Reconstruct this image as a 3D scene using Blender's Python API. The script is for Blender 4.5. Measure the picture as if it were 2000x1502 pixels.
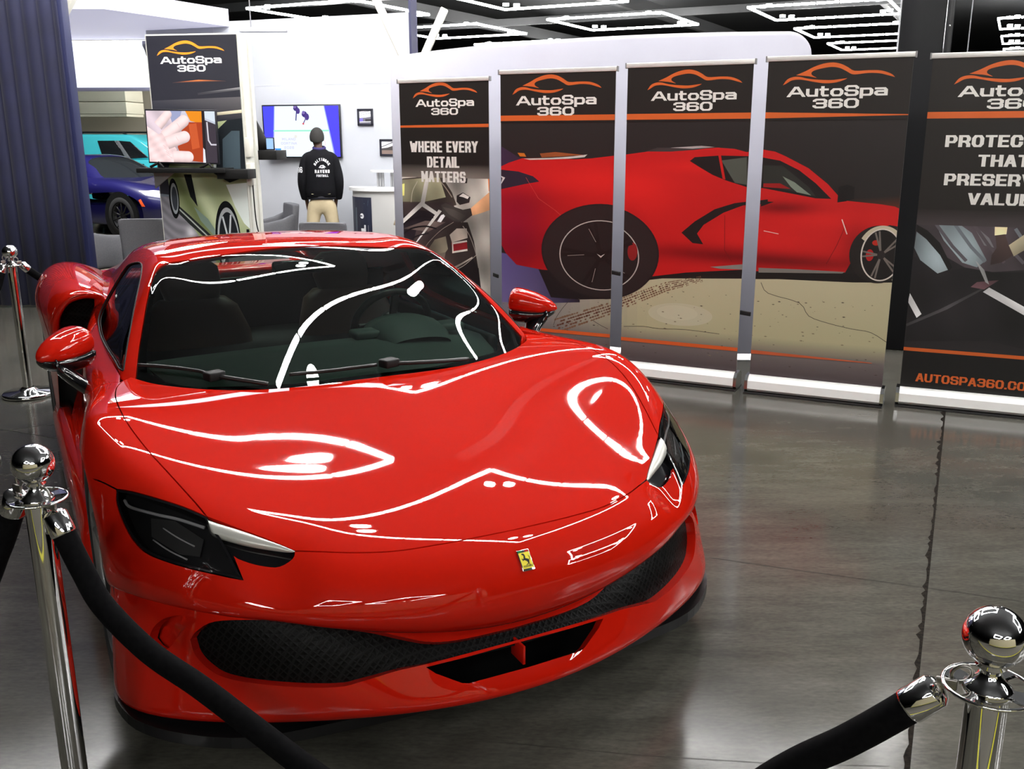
import bpy, bmesh, math, random
import numpy as np
from mathutils import Vector, Matrix
from mathutils.geometry import delaunay_2d_cdt, tessellate_polygon

for _o in list(bpy.data.objects):
    bpy.data.objects.remove(_o)
SC = bpy.context.scene
COL = SC.collection
random.seed(7)
R = math.radians
PI = math.pi

# ------------------------------------------------------------ camera
cam_d = bpy.data.cameras.new('camera')
cam = bpy.data.objects.new('camera', cam_d)
COL.objects.link(cam)
cam_d.sensor_fit = 'HORIZONTAL'
cam_d.sensor_width = 36.0
cam_d.lens = 1880.0 * 36.0 / 2000.0
cam_d.clip_start = 0.05
cam_d.clip_end = 200
cam.matrix_world = (Matrix.Translation((0, 0, 1.637)) @ Matrix.Rotation(R(90 - 14.69), 4, 'X')
                    @ Matrix.Rotation(R(-0.22), 4, 'Z'))
SC.camera = cam

# ------------------------------------------------------------ view, world
SC.view_settings.view_transform = 'Standard'
SC.view_settings.look = 'None'
SC.view_settings.exposure = 0.1
SC.view_settings.gamma = 1.0
SC.view_settings.use_curve_mapping = False
SC.cycles.use_denoising = True
SC.cycles.max_bounces = 10
SC.cycles.transparent_max_bounces = 16
SC.cycles.sample_clamp_indirect = 6.0
SC.cycles.caustics_reflective = False
SC.cycles.caustics_refractive = False
W = bpy.data.worlds.new('world')
SC.world = W
W.use_nodes = True
W.node_tree.nodes['Background'].inputs[0].default_value = (0.80, 0.86, 1.0, 1)
W.node_tree.nodes['Background'].inputs[1].default_value = 0.05

# ------------------------------------------------------------ area lights (unseen fill added to brighten the booths and the fabric wall)
def area(name, loc, size, power, rot=(0, 0, 0), colr=(1, 0.97, 0.92)):
    l = bpy.data.lights.new(name, 'AREA')
    l.shape = 'RECTANGLE'
    l.size, l.size_y = size
    l.energy = power
    l.color = colr
    o = bpy.data.objects.new(name, l)
    o.location = loc
    o.rotation_euler = rot
    COL.objects.link(o)
    return o
area('booth_fill', (-2.5, 10.6, 4.2), (3.0, 1.2), 60, (R(18), 0, R(-20)), (.92, .95, 1.0))
area('far_booth_fill', (-6.5, 15.5, 4.6), (3.0, 2.0), 700, (R(-8), 0, 0), (1, 1, 1))
area('booth_front_fill', (-3.0, 7.6, 4.4), (2.0, .8), 85, (R(48), 0, R(8)), (1, .98, .95))
area('fabric_back_fill', (1.0, 9.6, 2.3), (3.2, .6), 85, (R(-62), 0, R(10)), (.95, .96, 1.0))
# ------------------------------------------------------------ materials
MATS = {}
def mat(name, color=(0.5, 0.5, 0.5), rough=0.5, metal=0.0, coat=0.0, emit=None, estr=0.0, spec=0.5, trans=0.0, ior=1.45, sheen=0.0):
    if name in MATS:
        return MATS[name]
    m = bpy.data.materials.new(name)
    m.use_nodes = True
    b = m.node_tree.nodes['Principled BSDF']
    b.inputs['Base Color'].default_value = (*color, 1)
    b.inputs['Roughness'].default_value = rough
    b.inputs['Metallic'].default_value = metal
    b.inputs['Coat Weight'].default_value = coat
    b.inputs['Coat Roughness'].default_value = 0.02
    b.inputs['Specular IOR Level'].default_value = spec
    b.inputs['Transmission Weight'].default_value = trans
    b.inputs['IOR'].default_value = ior
    b.inputs['Sheen Weight'].default_value = sheen
    if emit:
        b.inputs['Emission Color'].default_value = (*emit, 1)
        b.inputs['Emission Strength'].default_value = estr
    MATS[name] = m
    return m

def noise_mat(name, c1, c2, scale=8, rough=0.5, metal=0.0, bump=0.0, rr=None, detail=4, stretch=(1, 1, 1), sheen=0.0, coat=0.0):
    """two colours mixed by object-space noise, optional bump and roughness range"""
    if name in MATS:
        return MATS[name]
    m = mat(name, c1, rough, metal, sheen=sheen, coat=coat)
    nt = m.node_tree
    b = nt.nodes['Principled BSDF']
    tc = nt.nodes.new('ShaderNodeTexCoord')
    mp = nt.nodes.new('ShaderNodeMapping')
    mp.inputs['Scale'].default_value = stretch
    nz = nt.nodes.new('ShaderNodeTexNoise')
    nz.inputs['Scale'].default_value = scale
    nz.inputs['Detail'].default_value = detail
    cr = nt.nodes.new('ShaderNodeValToRGB')
    cr.color_ramp.elements[0].position = 0.3
    cr.color_ramp.elements[1].position = 0.7
    cr.color_ramp.elements[0].color = (*c1, 1)
    cr.color_ramp.elements[1].color = (*c2, 1)
    L = nt.links
    L.new(tc.outputs['Object'], mp.inputs['Vector'])
    L.new(mp.outputs['Vector'], nz.inputs['Vector'])
    L.new(nz.outputs['Fac'], cr.inputs['Fac'])
    L.new(cr.outputs['Color'], b.inputs['Base Color'])
    if bump:
        bp = nt.nodes.new('ShaderNodeBump')
        bp.inputs['Strength'].default_value = bump
        bp.inputs['Distance'].default_value = 0.01
        L.new(nz.outputs['Fac'], bp.inputs['Height'])
        L.new(bp.outputs['Normal'], b.inputs['Normal'])
    if rr:
        mr = nt.nodes.new('ShaderNodeMapRange')
        mr.inputs['To Min'].default_value = rr[0]
        mr.inputs['To Max'].default_value = rr[1]
        L.new(nz.outputs['Fac'], mr.inputs['Value'])
        L.new(mr.outputs['Result'], b.inputs['Roughness'])
    return m

def glass_mat(name, tint=(1, 1, 1), tr=0.9, ior=1.5, rough=0.0):
    """thin architectural glass: tinted see-through plus a fresnel reflection"""
    if name in MATS:
        return MATS[name]
    m = bpy.data.materials.new(name)
    m.use_nodes = True
    nt = m.node_tree
    nt.nodes.remove(nt.nodes['Principled BSDF'])
    out = nt.nodes['Material Output']
    t = nt.nodes.new('ShaderNodeBsdfTransparent')
    t.inputs[0].default_value = (tint[0] * tr, tint[1] * tr, tint[2] * tr, 1)
    g = nt.nodes.new('ShaderNodeBsdfGlossy')
    g.inputs['Roughness'].default_value = rough
    fr = nt.nodes.new('ShaderNodeFresnel')
    fr.inputs[0].default_value = ior
    mx = nt.nodes.new('ShaderNodeMixShader')
    nt.links.new(fr.outputs[0], mx.inputs[0])
    nt.links.new(t.outputs[0], mx.inputs[1])
    nt.links.new(g.outputs[0], mx.inputs[2])
    nt.links.new(mx.outputs[0], out.inputs[0])
    MATS[name] = m
    return m

def print_mat(name='printed_art', rough=0.45, emit=0.0):
    """colour comes from the printed pattern stored on the mesh"""
    if name in MATS:
        return MATS[name]
    m = mat(name, (1, 1, 1), rough)
    nt = m.node_tree
    a = nt.nodes.new('ShaderNodeAttribute')
    a.attribute_name = 'Col'
    b = nt.nodes['Principled BSDF']
    if emit:
        b.inputs['Base Color'].default_value = (0.01, 0.01, 0.01, 1)
        nt.links.new(a.outputs['Color'], b.inputs['Emission Color'])
        b.inputs['Emission Strength'].default_value = emit
    else:
        nt.links.new(a.outputs['Color'], b.inputs['Base Color'])
    return m

def srgb(r, g, b):
    f = lambda c: (c / 255 / 12.92) if c / 255 <= 0.04045 else ((c / 255 + 0.055) / 1.055) ** 2.4
    return (f(r), f(g), f(b))

# ------------------------------------------------------------ objects
def link(name, me, m=None, parent=None):
    o = bpy.data.objects.new(name, me)
    COL.objects.link(o)
    if m is not None:
        ms = m if isinstance(m, (list, tuple)) else [m]
        for x in ms:
            me.materials.append(x)
    if parent is not None:
        o.parent = parent
    return o

def tag(o, label=None, cat=None, group=None, kind=None):
    if label: o['label'] = label
    if cat: o['category'] = cat
    if group: o['group'] = group
    if kind: o['kind'] = kind
    return o

def thing(name, label, cat, loc=(0, 0, 0), rz=0.0, group=None):
    o = bpy.data.objects.new(name, None)
    COL.objects.link(o)
    o.empty_display_size = 0.1
    o.location = loc
    o.rotation_euler = (0, 0, rz)
    return tag(o, label, cat, group)

def copy_tree(o, parent=None):
    c = o.copy()
    COL.objects.link(c)
    c.parent = parent
    for ch in o.children:
        copy_tree(ch, c)
    return c

class MB:
    """collects simple shapes; build() links them as ONE mesh object"""
    def __init__(s):
        s.bm = bmesh.new()
        s.mi = 0
    def _add(s, vs, fs, M=None, smooth=False):
        nv = []
        for v in vs:
            v = Vector(v)
            if M is not None: v = M @ v
            nv.append(s.bm.verts.new(v))
        for f in fs:
            try:
                fc = s.bm.faces.new([nv[i] for i in f])
                fc.smooth = smooth
                fc.material_index = s.mi
            except ValueError:
                pass
        return nv
    def box(s, c, d, M=None, bev=0.0, rz=0.0, seg=2):
        t = bmesh.new()
        bmesh.ops.create_cube(t, size=1.0)
        bmesh.ops.scale(t, vec=d, verts=t.verts)
        if bev > 0:
            bmesh.ops.bevel(t, geom=t.edges[:], offset=bev, segments=seg, profile=0.5, affect='EDGES')
        mm = Matrix.Translation(c) @ Matrix.Rotation(rz, 4, 'Z')
        if M is not None: mm = M @ mm
        t.transform(mm)
        s.merge(t, smooth=bev > 0)
        return s
    def merge(s, t, smooth=True):
        t.verts.index_update()
        vs = [v.co.copy() for v in t.verts]
        fs = [[v.index for v in f.verts] for f in t.faces]
        s._add(vs, fs, None, smooth)
        t.free()
    def tube(s, pts, r, n=12, cap=True, smooth=True, closed=False):
        """tube through points; r a number or one per point"""
        P = [Vector(p) for p in pts]
        N = len(P)
        rs = r if isinstance(r, (list, tuple)) else [r] * N
        rings = []
        prev = None
        for i, p in enumerate(P):
            if closed:
                d = P[(i + 1) % N] - P[i - 1]
            else:
                d = (P[min(i + 1, N - 1)] - P[max(i - 1, 0)])
            d.normalize()
            if prev is None:
                a = Vector((0, 0, 1)) if abs(d.z) < 0.9 else Vector((1, 0, 0))
                x = d.cross(a).normalized()
            else:
                x = (prev - d * prev.dot(d)).normalized()
            prev = x
            y = d.cross(x)
            rings.append([p + (x * math.cos(2 * PI * k / n) + y * math.sin(2 * PI * k / n)) * rs[i] for k in range(n)])
        vs = [v for rg in rings for v in rg]
        fs = []
        M_ = N if closed else N - 1
        for i in range(M_):
            j = (i + 1) % N
            for k in range(n):
                fs.append([i * n + k, i * n + (k + 1) % n, j * n + (k + 1) % n, j * n + k])
        if cap and not closed:
            fs.append(list(range(n))[::-1])
            fs.append([(N - 1) * n + k for k in range(n)])
        s._add(vs, fs, None, smooth)
        return s
    def lathe(s, prof, n=32, M=None, smooth=True):
        """prof: (radius, z) pairs revolved about z"""
        vs, fs = [], []
        for r, z in prof:
            for k in range(n):
                a = 2 * PI * k / n
                vs.append((max(r, 1e-5) * math.cos(a), max(r, 1e-5) * math.sin(a), z))
        for i in range(len(prof) - 1):
            for k in range(n):
                fs.append([i * n + k, i * n + (k + 1) % n, (i + 1) * n + (k + 1) % n, (i + 1) * n + k])
        s._add(vs, fs, M, smooth)
        return s
    def poly(s, pts, M=None):
        s._add(pts, [list(range(len(pts)))], M)
        return s
    def prism(s, outline, h, M=None, smooth=False):
        """outline in xy extruded from z=0 to z=h, any simple polygon"""
        n = len(outline)
        t = tessellate_polygon([[Vector((x, y, 0)) for x, y in outline]])
        vs = [(x, y, 0) for x, y in outline] + [(x, y, h) for x, y in outline]
        fs = [[i, (i + 1) % n, n + (i + 1) % n, n + i] for i in range(n)]
        for a, b, c in t:
            fs.append([a, b, c])
            fs.append([n + c, n + b, n + a])
        s._add(vs, fs, M, smooth)
        bmesh.ops.recalc_face_normals(s.bm, faces=s.bm.faces[:])
        return s
    def loft(s, rings, closed=True, cap=True, smooth=True, flip=False):
        n = len(rings[0])
        vs = [p for r_ in rings for p in r_]
        fs = []
        for i in range(len(rings) - 1):
            for k in range(n if closed else n - 1):
                fs.append([i * n + k, i * n + (k + 1) % n, (i + 1) * n + (k + 1) % n, (i + 1) * n + k])
        if cap and closed:
            fs.append(list(range(n))[::-1])
            fs.append([(len(rings) - 1) * n + k for k in range(n)])
        s._add(vs, fs, None, smooth)
        return s
    def build(s, name, m=None, parent=None, sub=0, recalc=True, weld=0.0):
        if weld:
            bmesh.ops.remove_doubles(s.bm, verts=s.bm.verts[:], dist=weld)
        if recalc:
            bmesh.ops.recalc_face_normals(s.bm, faces=s.bm.faces[:])
        me = bpy.data.meshes.new(name)
        s.bm.to_mesh(me)
        s.bm.free()
        o = link(name, me, m, parent)
        if sub:
            md = o.modifiers.new('sub', 'SUBSURF')
            md.levels = md.render_levels = sub
        return o

def smooth_line(pts, per=6):
    """Catmull-Rom through the points (any dimension)"""
    P = [np.array(p, float) for p in pts]
    out = []
    for i in range(len(P) - 1):
        p0 = P[i - 1] if i > 0 else 2 * P[i] - P[i + 1]
        p1, p2 = P[i], P[i + 1]
        p3 = P[i + 2] if i + 2 < len(P) else 2 * P[i + 1] - P[i]
        for k in range(per):
            t = k / per
            out.append(0.5 * ((2 * p1) + (-p0 + p2) * t + (2 * p0 - 5 * p1 + 4 * p2 - p3) * t * t + (-p0 + 3 * p1 - 3 * p2 + p3) * t ** 3))
    out.append(P[-1])
    return out

# ------------------------------------------------------------ smooth surfaces with trimmed panels
def _basis(t, n):
    """cubic B-spline weights at t in [0, n-1] for n+2 control points"""
    t = np.clip(np.asarray(t, float), 0, n - 1)
    i = np.minimum(np.floor(t).astype(int), n - 2)
    f = t - i
    w = np.stack([(1 - f) ** 3 / 6, (3 * f ** 3 - 6 * f ** 2 + 4) / 6, (-3 * f ** 3 + 3 * f ** 2 + 3 * f + 1) / 6, f ** 3 / 6], -1)
    d = np.stack([-(1 - f) ** 2 / 2, (9 * f ** 2 - 12 * f) / 6, (-9 * f ** 2 + 6 * f + 3) / 6, f ** 2 / 2], -1)
    return i, w, d

class Surf:
    """bicubic B-spline fitted to a grid of points; mirror=True adds the -x half"""
    def __init__(s, grid, mirror=True, lam=0.03, bumps=()):
        G = np.array(grid, float)
        if mirror:
            L_ = G[:, :0:-1].copy()
            L_[:, :, 0] *= -1
            G = np.concatenate([L_, G], 1)
        n, m = G.shape[:2]
        s.n, s.m = n, m
        def A(k):
            M_ = np.zeros((k, k + 2))
            for r in range(k):
                M_[r, r:r + 3] = (1 / 6, 4 / 6, 1 / 6)
            return M_
        def D(k):
            M_ = np.zeros((k - 1, k + 2))
            for r in range(k - 1):
                M_[r, r:r + 4] = (-1, 3, -3, 1)
            return M_
        Au, Av = A(n), A(m)
        Du, Dv = D(n), D(m)
        E = np.kron(Au, Av)
        Q = E.T @ E + lam * (np.kron(Du.T @ Du, np.eye(m + 2)) + np.kron(np.eye(n + 2), Dv.T @ Dv)) + 1e-7 * np.eye((n + 2) * (m + 2))
        s.C = np.linalg.solve(Q, E.T @ G.reshape(-1, 3)).reshape(n + 2, m + 2, 3)
        s.bumps = bumps
        us = np.linspace(0, n - 1, (n - 1) * 8 + 1)
        vs = np.linspace(0, m - 1, (m - 1) * 8 + 1)
        U, V = np.meshgrid(us, vs, indexing='ij')
        s.tu, s.tv = U.ravel(), V.ravel()
        s.tp = s.at(s.tu, s.tv)
        P, Nn = s.pn(np.array([(n - 1) / 2]), np.array([(m - 1) / 2]))
        s.sign = 1.0
    def raw(s, u, v):
        i, wu, du = _basis(u, s.n)
        j, wv, dv = _basis(v, s.m)
        K = s.C[i[:, None, None] + np.arange(4)[None, :, None], j[:, None, None] + np.arange(4)[None, None, :]]
        P = np.einsum('ka,kb,kabc->kc', wu, wv, K)
        Pu = np.einsum('ka,kb,kabc->kc', du, wv, K)
        Pv = np.einsum('ka,kb,kabc->kc', wu, dv, K)
        return P, Pu, Pv
    def at(s, u, v):
        return s.pn(np.atleast_1d(np.asarray(u, float)), np.atleast_1d(np.asarray(v, float)))[0]
    def _disp(s, P, N):
        for (c, r, a) in s.bumps:
            for sx in (1, -1):
                d = (P - np.array([c[0] * sx, c[1], c[2]])) / np.array(r)
                P = P + N * (a * np.exp(-(d ** 2).sum(1)))[:, None]
        return P
    def pn(s, u, v):
        P, Pu, Pv = s.raw(u, v)
        N = np.cross(Pu, Pv)
        N /= np.linalg.norm(N, axis=1)[:, None] + 1e-12
        N *= getattr(s, 'sign', 1.0)
        if s.bumps:
            e = 0.02
            def q(uu, vv):
                p, a, b = s.raw(np.clip(uu, 0, s.n - 1), np.clip(vv, 0, s.m - 1))
                nn = np.cross(a, b)
                nn /= np.linalg.norm(nn, axis=1)[:, None] + 1e-12
                return s._disp(p, nn * getattr(s, 'sign', 1.0))
            p0 = q(u, v)
            pu = q(u + e, v) - q(u - e, v)
            pv = q(u, v + e) - q(u, v - e)
            N = np.cross(pu, pv)
            N /= np.linalg.norm(N, axis=1)[:, None] + 1e-12
            N *= getattr(s, 'sign', 1.0)
            P = p0
        return P, N
    def orient(s, ref):
        """make normals point away from ref"""
        P, N = s.pn(s.tu, s.tv)
        if (N * (P - np.array(ref))).sum() < 0:
            s.sign = -1.0
        s.tp = s.at(s.tu, s.tv)
        return s
    def uv(s, p):
        p = np.array(p, float)
        k = ((s.tp - p) ** 2).sum(1).argmin()
        u, v = s.tu[k], s.tv[k]
        for _ in range(6):
            P, Pu, Pv = s.raw(np.array([u]), np.array([v]))
            r = p - s.at(u, v)[0]
            J = np.stack([Pu[0], Pv[0]], 1)
            st = np.linalg.lstsq(J, r, rcond=None)[0]
            st = np.clip(st, -0.3, 0.3)
            u = float(np.clip(u + st[0], 0, s.n - 1))
            v = float(np.clip(v + st[1], 0, s.m - 1))
        return u, v
    def uvs(s, pts):
        return [s.uv(p) for p in pts]
    def zat(s, x, y):
        """point of the surface above (x, y), the highest one"""
        d = (s.tp[:, 0] - x) ** 2 + (s.tp[:, 1] - y) ** 2
        k = d.argmin()
        u, v = s.tu[k], s.tv[k]
        for _ in range(8):
            P, Pu, Pv = s.raw(np.array([u]), np.array([v]))
            P = s.at(u, v)
            J = np.stack([Pu[0, :2], Pv[0, :2]], 1)
            st = np.linalg.lstsq(J, np.array([x, y]) - P[0, :2], rcond=None)[0]
            st = np.clip(st, -0.3, 0.3)
            u = float(np.clip(u + st[0], 0, s.n - 1)); v = float(np.clip(v + st[1], 0, s.m - 1))
        return s.at(u, v)[0]
    def trim(s, outer, holes=(), off=0.0, step=8, flange=0.012):
        """triangulated panel inside outer (uv loop) minus holes; returns verts, faces, normals"""
        def inside(px, py, poly):
            x = np.array([q[0] for q in poly]); y = np.array([q[1] for q in poly])
            x2, y2 = np.roll(x, -1), np.roll(y, -1)
            c = np.zeros(len(px), bool)
            for a, b, a2, b2 in zip(x, y, x2, y2):
                cond = (b > py) != (b2 > py)
                if abs(b2 - b) > 1e-12:
                    xi = (a2 - a) * (py - b) / (b2 - b) + a
                    c ^= cond & (px < xi)
            return c
        loops = [list(outer)] + [list(h) for h in holes]
        loops = [[q for k, q in enumerate(lp) if k == 0 or abs(q[0] - lp[k - 1][0]) + abs(q[1] - lp[k - 1][1]) > 1e-4] for lp in loops]
        loops = [lp[:-1] if abs(lp[0][0] - lp[-1][0]) + abs(lp[0][1] - lp[-1][1]) < 1e-4 else lp for lp in loops]
        us = np.arange(0, s.n - 1 + 1e-6, 1 / step); vs = np.arange(0, s.m - 1 + 1e-6, 1 / step)
        U, V = np.meshgrid(us, vs, indexing='ij'); U, V = U.ravel(), V.ravel()
        ok = inside(U, V, loops[0])
        for h in loops[1:]:
            ok &= ~inside(U, V, h)
        U, V = U[ok], V[ok]
        # keep grid points a little away from the outline
        bp = np.array([q for lp in loops for q in lp])
        keep = np.ones(len(U), bool)
        for k in range(0, len(U), 512):
            d = ((U[k:k + 512, None] - bp[None, :, 0]) ** 2 + (V[k:k + 512, None] - bp[None, :, 1]) ** 2).min(1)
            keep[k:k + 512] = d > (0.35 / step) ** 2
        U, V = U[keep], V[keep]
        vin = []
        ed = []
        for lp in loops:
            b = len(vin)
            vin += [Vector(q) for q in lp]
            ed += [(b + k, b + (k + 1) % len(lp)) for k in range(len(lp))]
        vin += [Vector((a, b)) for a, b in zip(U, V)]
        ov, oe, of, ovi, oei, ofi = delaunay_2d_cdt(vin, ed, [], 0, 1e-6)
        pu = np.array([q[0] for q in ov]); pv = np.array([q[1] for q in ov])
        F = np.array([f for f in of if len(f) == 3])
        cx_, cy_ = pu[F].mean(1), pv[F].mean(1)
        ok = inside(cx_, cy_, loops[0])
        for h in loops[1:]:
            ok &= ~inside(cx_, cy_, h)
        F = F[ok]
        P, N = s.pn(pu, pv)
        P = P + N * off
        e1 = P[F[:, 1]] - P[F[:, 0]]; e2 = P[F[:, 2]] - P[F[:, 0]]
        nf = np.cross(e1, e2)
        flip = (nf * N[F[:, 0]]).sum(1) < 0
        F[flip] = F[flip][:, ::-1]
        used = np.unique(F); mp = -np.ones(len(P), int); mp[used] = np.arange(len(used))
        P, N, F = P[used], N[used], mp[F]
        verts, norms, faces = [tuple(p) for p in P], [tuple(q) for q in N], [tuple(map(int, f)) for f in F]
        if flange:
            cnt = {}
            for f in faces:
                for a, b in ((f[0], f[1]), (f[1], f[2]), (f[2], f[0])):
                    cnt[(a, b)] = cnt.get((a, b), 0) + 1
            be = [e for e in cnt if (e[1], e[0]) not in cnt]
            for a, b in be:
                pa, pb = np.array(verts[a]), np.array(verts[b])
                na, nb = np.array(norms[a]), np.array(norms[b])
                t = pb - pa
                side = np.cross(t, na); side /= np.linalg.norm(side) + 1e-12
                k = len(verts)
                verts += [tuple(pa), tuple(pb), tuple(pb - nb * flange), tuple(pa - na * flange)]
                norms += [tuple(side)] * 4
                faces.append((k + 1, k, k + 3, k + 2))
        return verts, faces, norms

def panel(name, parts, m, parent):
    """link trimmed pieces [(verts, faces, normals), ...] as ONE mesh with their true normals"""
    V, F, N = [], [], []
    for v, f, n in parts:
        b = len(V)
        V += v; N += n
        F += [tuple(i + b for i in q) for q in f]
    me = bpy.data.meshes.new(name)
    me.from_pydata(V, [], F)
    me.polygons.foreach_set('use_smooth', [True] * len(me.polygons))
    me.update()
    me.normals_split_custom_set_from_vertices([Vector(q) for q in N])
    return link(name, me, m, parent)

def mx(pts):
    return [(-p[0],) + tuple(p[1:]) for p in pts]
# ------------------------------------------------------------ flat printed artwork: polygons with their own colours, and a squarish stroke alphabet
_c = .22
def _ring(x0, y0, x1, y1, c=_c, cy=None):
    cy = cy or c
    return [(x0 + c, y0), (x1 - c, y0), (x1, y0 + cy), (x1, y1 - cy), (x1 - c, y1), (x0 + c, y1), (x0, y1 - cy), (x0, y0 + cy), (x0 + c, y0)]
GLY = {
    'A': [[(0, 0), (.42, 1), (.58, 1), (1, 0)], [(.2, .3), (.8, .3)]],
    'B': [[(0, 0), (0, 1), (.8, 1), (1, .85), (1, .65), (.85, .52), (0, .52)], [(.85, .52), (1, .38), (1, .15), (.8, 0), (0, 0)]],
    'C': [[(1, .68), (1, .8), (.8, 1), (.2, 1), (0, .8), (0, .2), (.2, 0), (.8, 0), (1, .2), (1, .34)]],
    'D': [[(0, 0), (0, 1), (.75, 1), (1, .78), (1, .22), (.75, 0), (0, 0)]],
    'E': [[(1, 1), (0, 1), (0, 0), (1, 0)], [(0, .51), (.88, .51)]],
    'F': [[(1, 1), (0, 1), (0, 0)], [(0, .5), (.88, .5)]],
    'H': [[(0, 0), (0, 1)], [(1, 0), (1, 1)], [(0, .5), (1, .5)]],
    'I': [[(.5, 0), (.5, 1)]],
    'L': [[(0, 1), (0, 0), (1, 0)]],
    'M': [[(0, 0), (0, 1), (.5, .3), (1, 1), (1, 0)]],
    'N': [[(0, 0), (0, 1), (1, 0), (1, 1)]],
    'O': [_ring(0, 0, 1, 1)],
    'P': [[(0, 0), (0, 1), (.8, 1), (1, .82), (1, .58), (.8, .4), (0, .4)]],
    'R': [[(0, 0), (0, 1), (.8, 1), (1, .82), (1, .62), (.8, .45), (0, .45)], [(.72, .45), (1, .2), (1, 0)]],
    'S': [[(1, .80), (1, .86), (.84, 1), (.16, 1), (0, .86), (0, .64), (.14, .52), (.86, .50), (1, .36), (1, .14), (.84, 0), (.16, 0), (0, .14), (0, .20)]],
    'T': [[(0, 1), (1, 1)], [(.5, 1), (.5, 0)]],
    'U': [[(0, 1), (0, .2), (.2, 0), (.8, 0), (1, .2), (1, 1)]],
    'V': [[(0, 1), (.43, 0), (.57, 0), (1, 1)]],
    'W': [[(0, 1), (.25, 0), (.5, .8), (.75, 0), (1, 1)]],
    'Y': [[(0, 1), (.5, .48), (1, 1)], [(.5, .48), (.5, 0)]],
    '0': [_ring(0, 0, 1, 1)],
    '2': [[(0, .7), (0, .84), (.18, 1), (.82, 1), (1, .84), (1, .64), (.82, .52), (.18, .44), (0, .28), (0, 0), (1, 0)]],
    '3': [[(0, .83), (0, .87), (.18, 1), (.82, 1), (1, .86), (1, .64), (.85, .52), (.3, .52)], [(.85, .52), (1, .4), (1, .14), (.82, 0), (.18, 0), (0, .13), (0, .17)]],
    '6': [[(1, .84), (1, .87), (.84, 1), (.16, 1), (0, .86), (0, .14), (.16, 0), (.84, 0), (1, .14), (1, .42), (.86, .54), (0, .54)]],
    '9': [[(0, .2), (0, .14), (.18, 0), (.82, 0), (1, .16), (1, .84), (.82, 1), (.18, 1), (0, .84), (0, .56), (.18, .42), (1, .42)]],
    '.': [[(.5, 0), (.5, .03)]],
    'u': [[(0, .72), (0, .16), (.16, 0), (1, 0)], [(1, .72), (1, 0)]],
    't': [[(.25, 1), (.25, .16), (.42, 0), (.95, 0)], [(0, .72), (.9, .72)]],
    'o': [_ring(0, 0, 1, .72, .2)],
    'p': [[(0, -.3), (0, .72), (.84, .72), (1, .56), (1, .16), (.84, 0), (0, 0)]],
    'a': [[(.05, .72), (.84, .72), (1, .56), (1, 0), (.16, 0), (0, .12), (0, .28), (.16, .4), (1, .4)]],
    ' ': [],
}
GW = {'I': .28, '.': .3, 'M': 1.15, 'W': 1.35, 't': .72, ' ': .5, 'L': .85, 'E': .9, 'F': .88, 'T': .95}

def strip(line, hx, hy=None):
    """thick polyline as convex quads; hx/hy half widths across x and y"""
    hy = hy or hx
    out = []
    for (x0, y0), (x1, y1) in zip(line[:-1], line[1:]):
        dx, dy = x1 - x0, y1 - y0
        l = math.hypot(dx, dy) or 1e-9
        dx, dy = dx / l, dy / l
        nx, ny = -dy * hx, dx * hy
        ex, ey = dx * hx * .45, dy * hy * .45
        out.append([(x0 - ex - nx, y0 - ey - ny), (x1 + ex - nx, y1 + ey - ny), (x1 + ex + nx, y1 + ey + ny), (x0 - ex + nx, y0 - ey + ny)])
    return out

def stroke(line, hx, hy):
    """mitred thick polyline (closed when first == last) as quads; slanted ends are cut level"""
    P = [np.array([x / hx, y / hy]) for x, y in line]
    closed = len(P) > 2 and np.linalg.norm(P[0] - P[-1]) < 1e-6
    if closed: P = P[:-1]
    n = len(P)
    seg = lambda i: (P[(i + 1) % n] - P[i]) / (np.linalg.norm(P[(i + 1) % n] - P[i]) + 1e-9)
    Lf, Rt = [], []
    for i in range(n):
        if closed or 0 < i < n - 1:
            a, b = seg((i - 1) % n), seg(i)
            na, nb = np.array([-a[1], a[0]]), np.array([-b[1], b[0]])
            m_ = na + nb
            m_ = m_ / max(np.dot(m_, m_) / 2, .35)
            l, r = P[i] + m_, P[i] - m_
        else:
            d = seg(0) if i == 0 else seg(n - 2)
            nn = np.array([-d[1], d[0]]); sg = -1 if i == 0 else 1
            if abs(d[0]) > .12 and abs(d[1]) > .3:
                ye = P[i][1] + math.copysign(1, d[1] * sg)
                l = P[i] + nn; l = l + d * ((ye - l[1]) / d[1])
                r = P[i] - nn; r = r + d * ((ye - r[1]) / d[1])
            else:
                e = P[i] + d * sg; l, r = e + nn, e - nn
        Lf.append(l); Rt.append(r)
    S_ = np.array([hx, hy])
    out = []
    for i in range(n if closed else n - 1):
        j = (i + 1) % n
        out.append([tuple(Rt[i] * S_), tuple(Rt[j] * S_), tuple(Lf[j] * S_), tuple(Lf[i] * S_)])
    return out

def text_polys(txt, h, wid, sw, gap, swy=None):
    """polygons of a line of text, cap height h, glyph width wid, stroke sw, centred on x=0, baseline y=0"""
    x = 0
    out = []
    swy = swy or sw
    for ch in txt:
        gw = GW.get(ch, 1.0) * wid
        for line in GLY[ch]:
            L2 = [(x + sw / 2 + px * (gw - sw), swy / 2 + py * (h - swy)) for px, py in line]
            # split at hairpin corners so both legs keep their full weight
            cut = [0]
            for i in range(1, len(L2) - 1):
                a = ((L2[i][0] - L2[i - 1][0]) / sw, (L2[i][1] - L2[i - 1][1]) / swy); b = ((L2[i + 1][0] - L2[i][0]) / sw, (L2[i + 1][1] - L2[i][1]) / swy)
                if a[0] * b[0] + a[1] * b[1] < -.35 * math.hypot(*a) * math.hypot(*b): cut.append(i)
            cut.append(len(L2) - 1)
            for a, b in zip(cut[:-1], cut[1:]):
                out += stroke(L2[a:b + 1], sw / 2, swy / 2)
        x += gw + gap
    x -= gap
    return [[(px - x / 2, py) for px, py in q] for q in out], x

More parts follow.
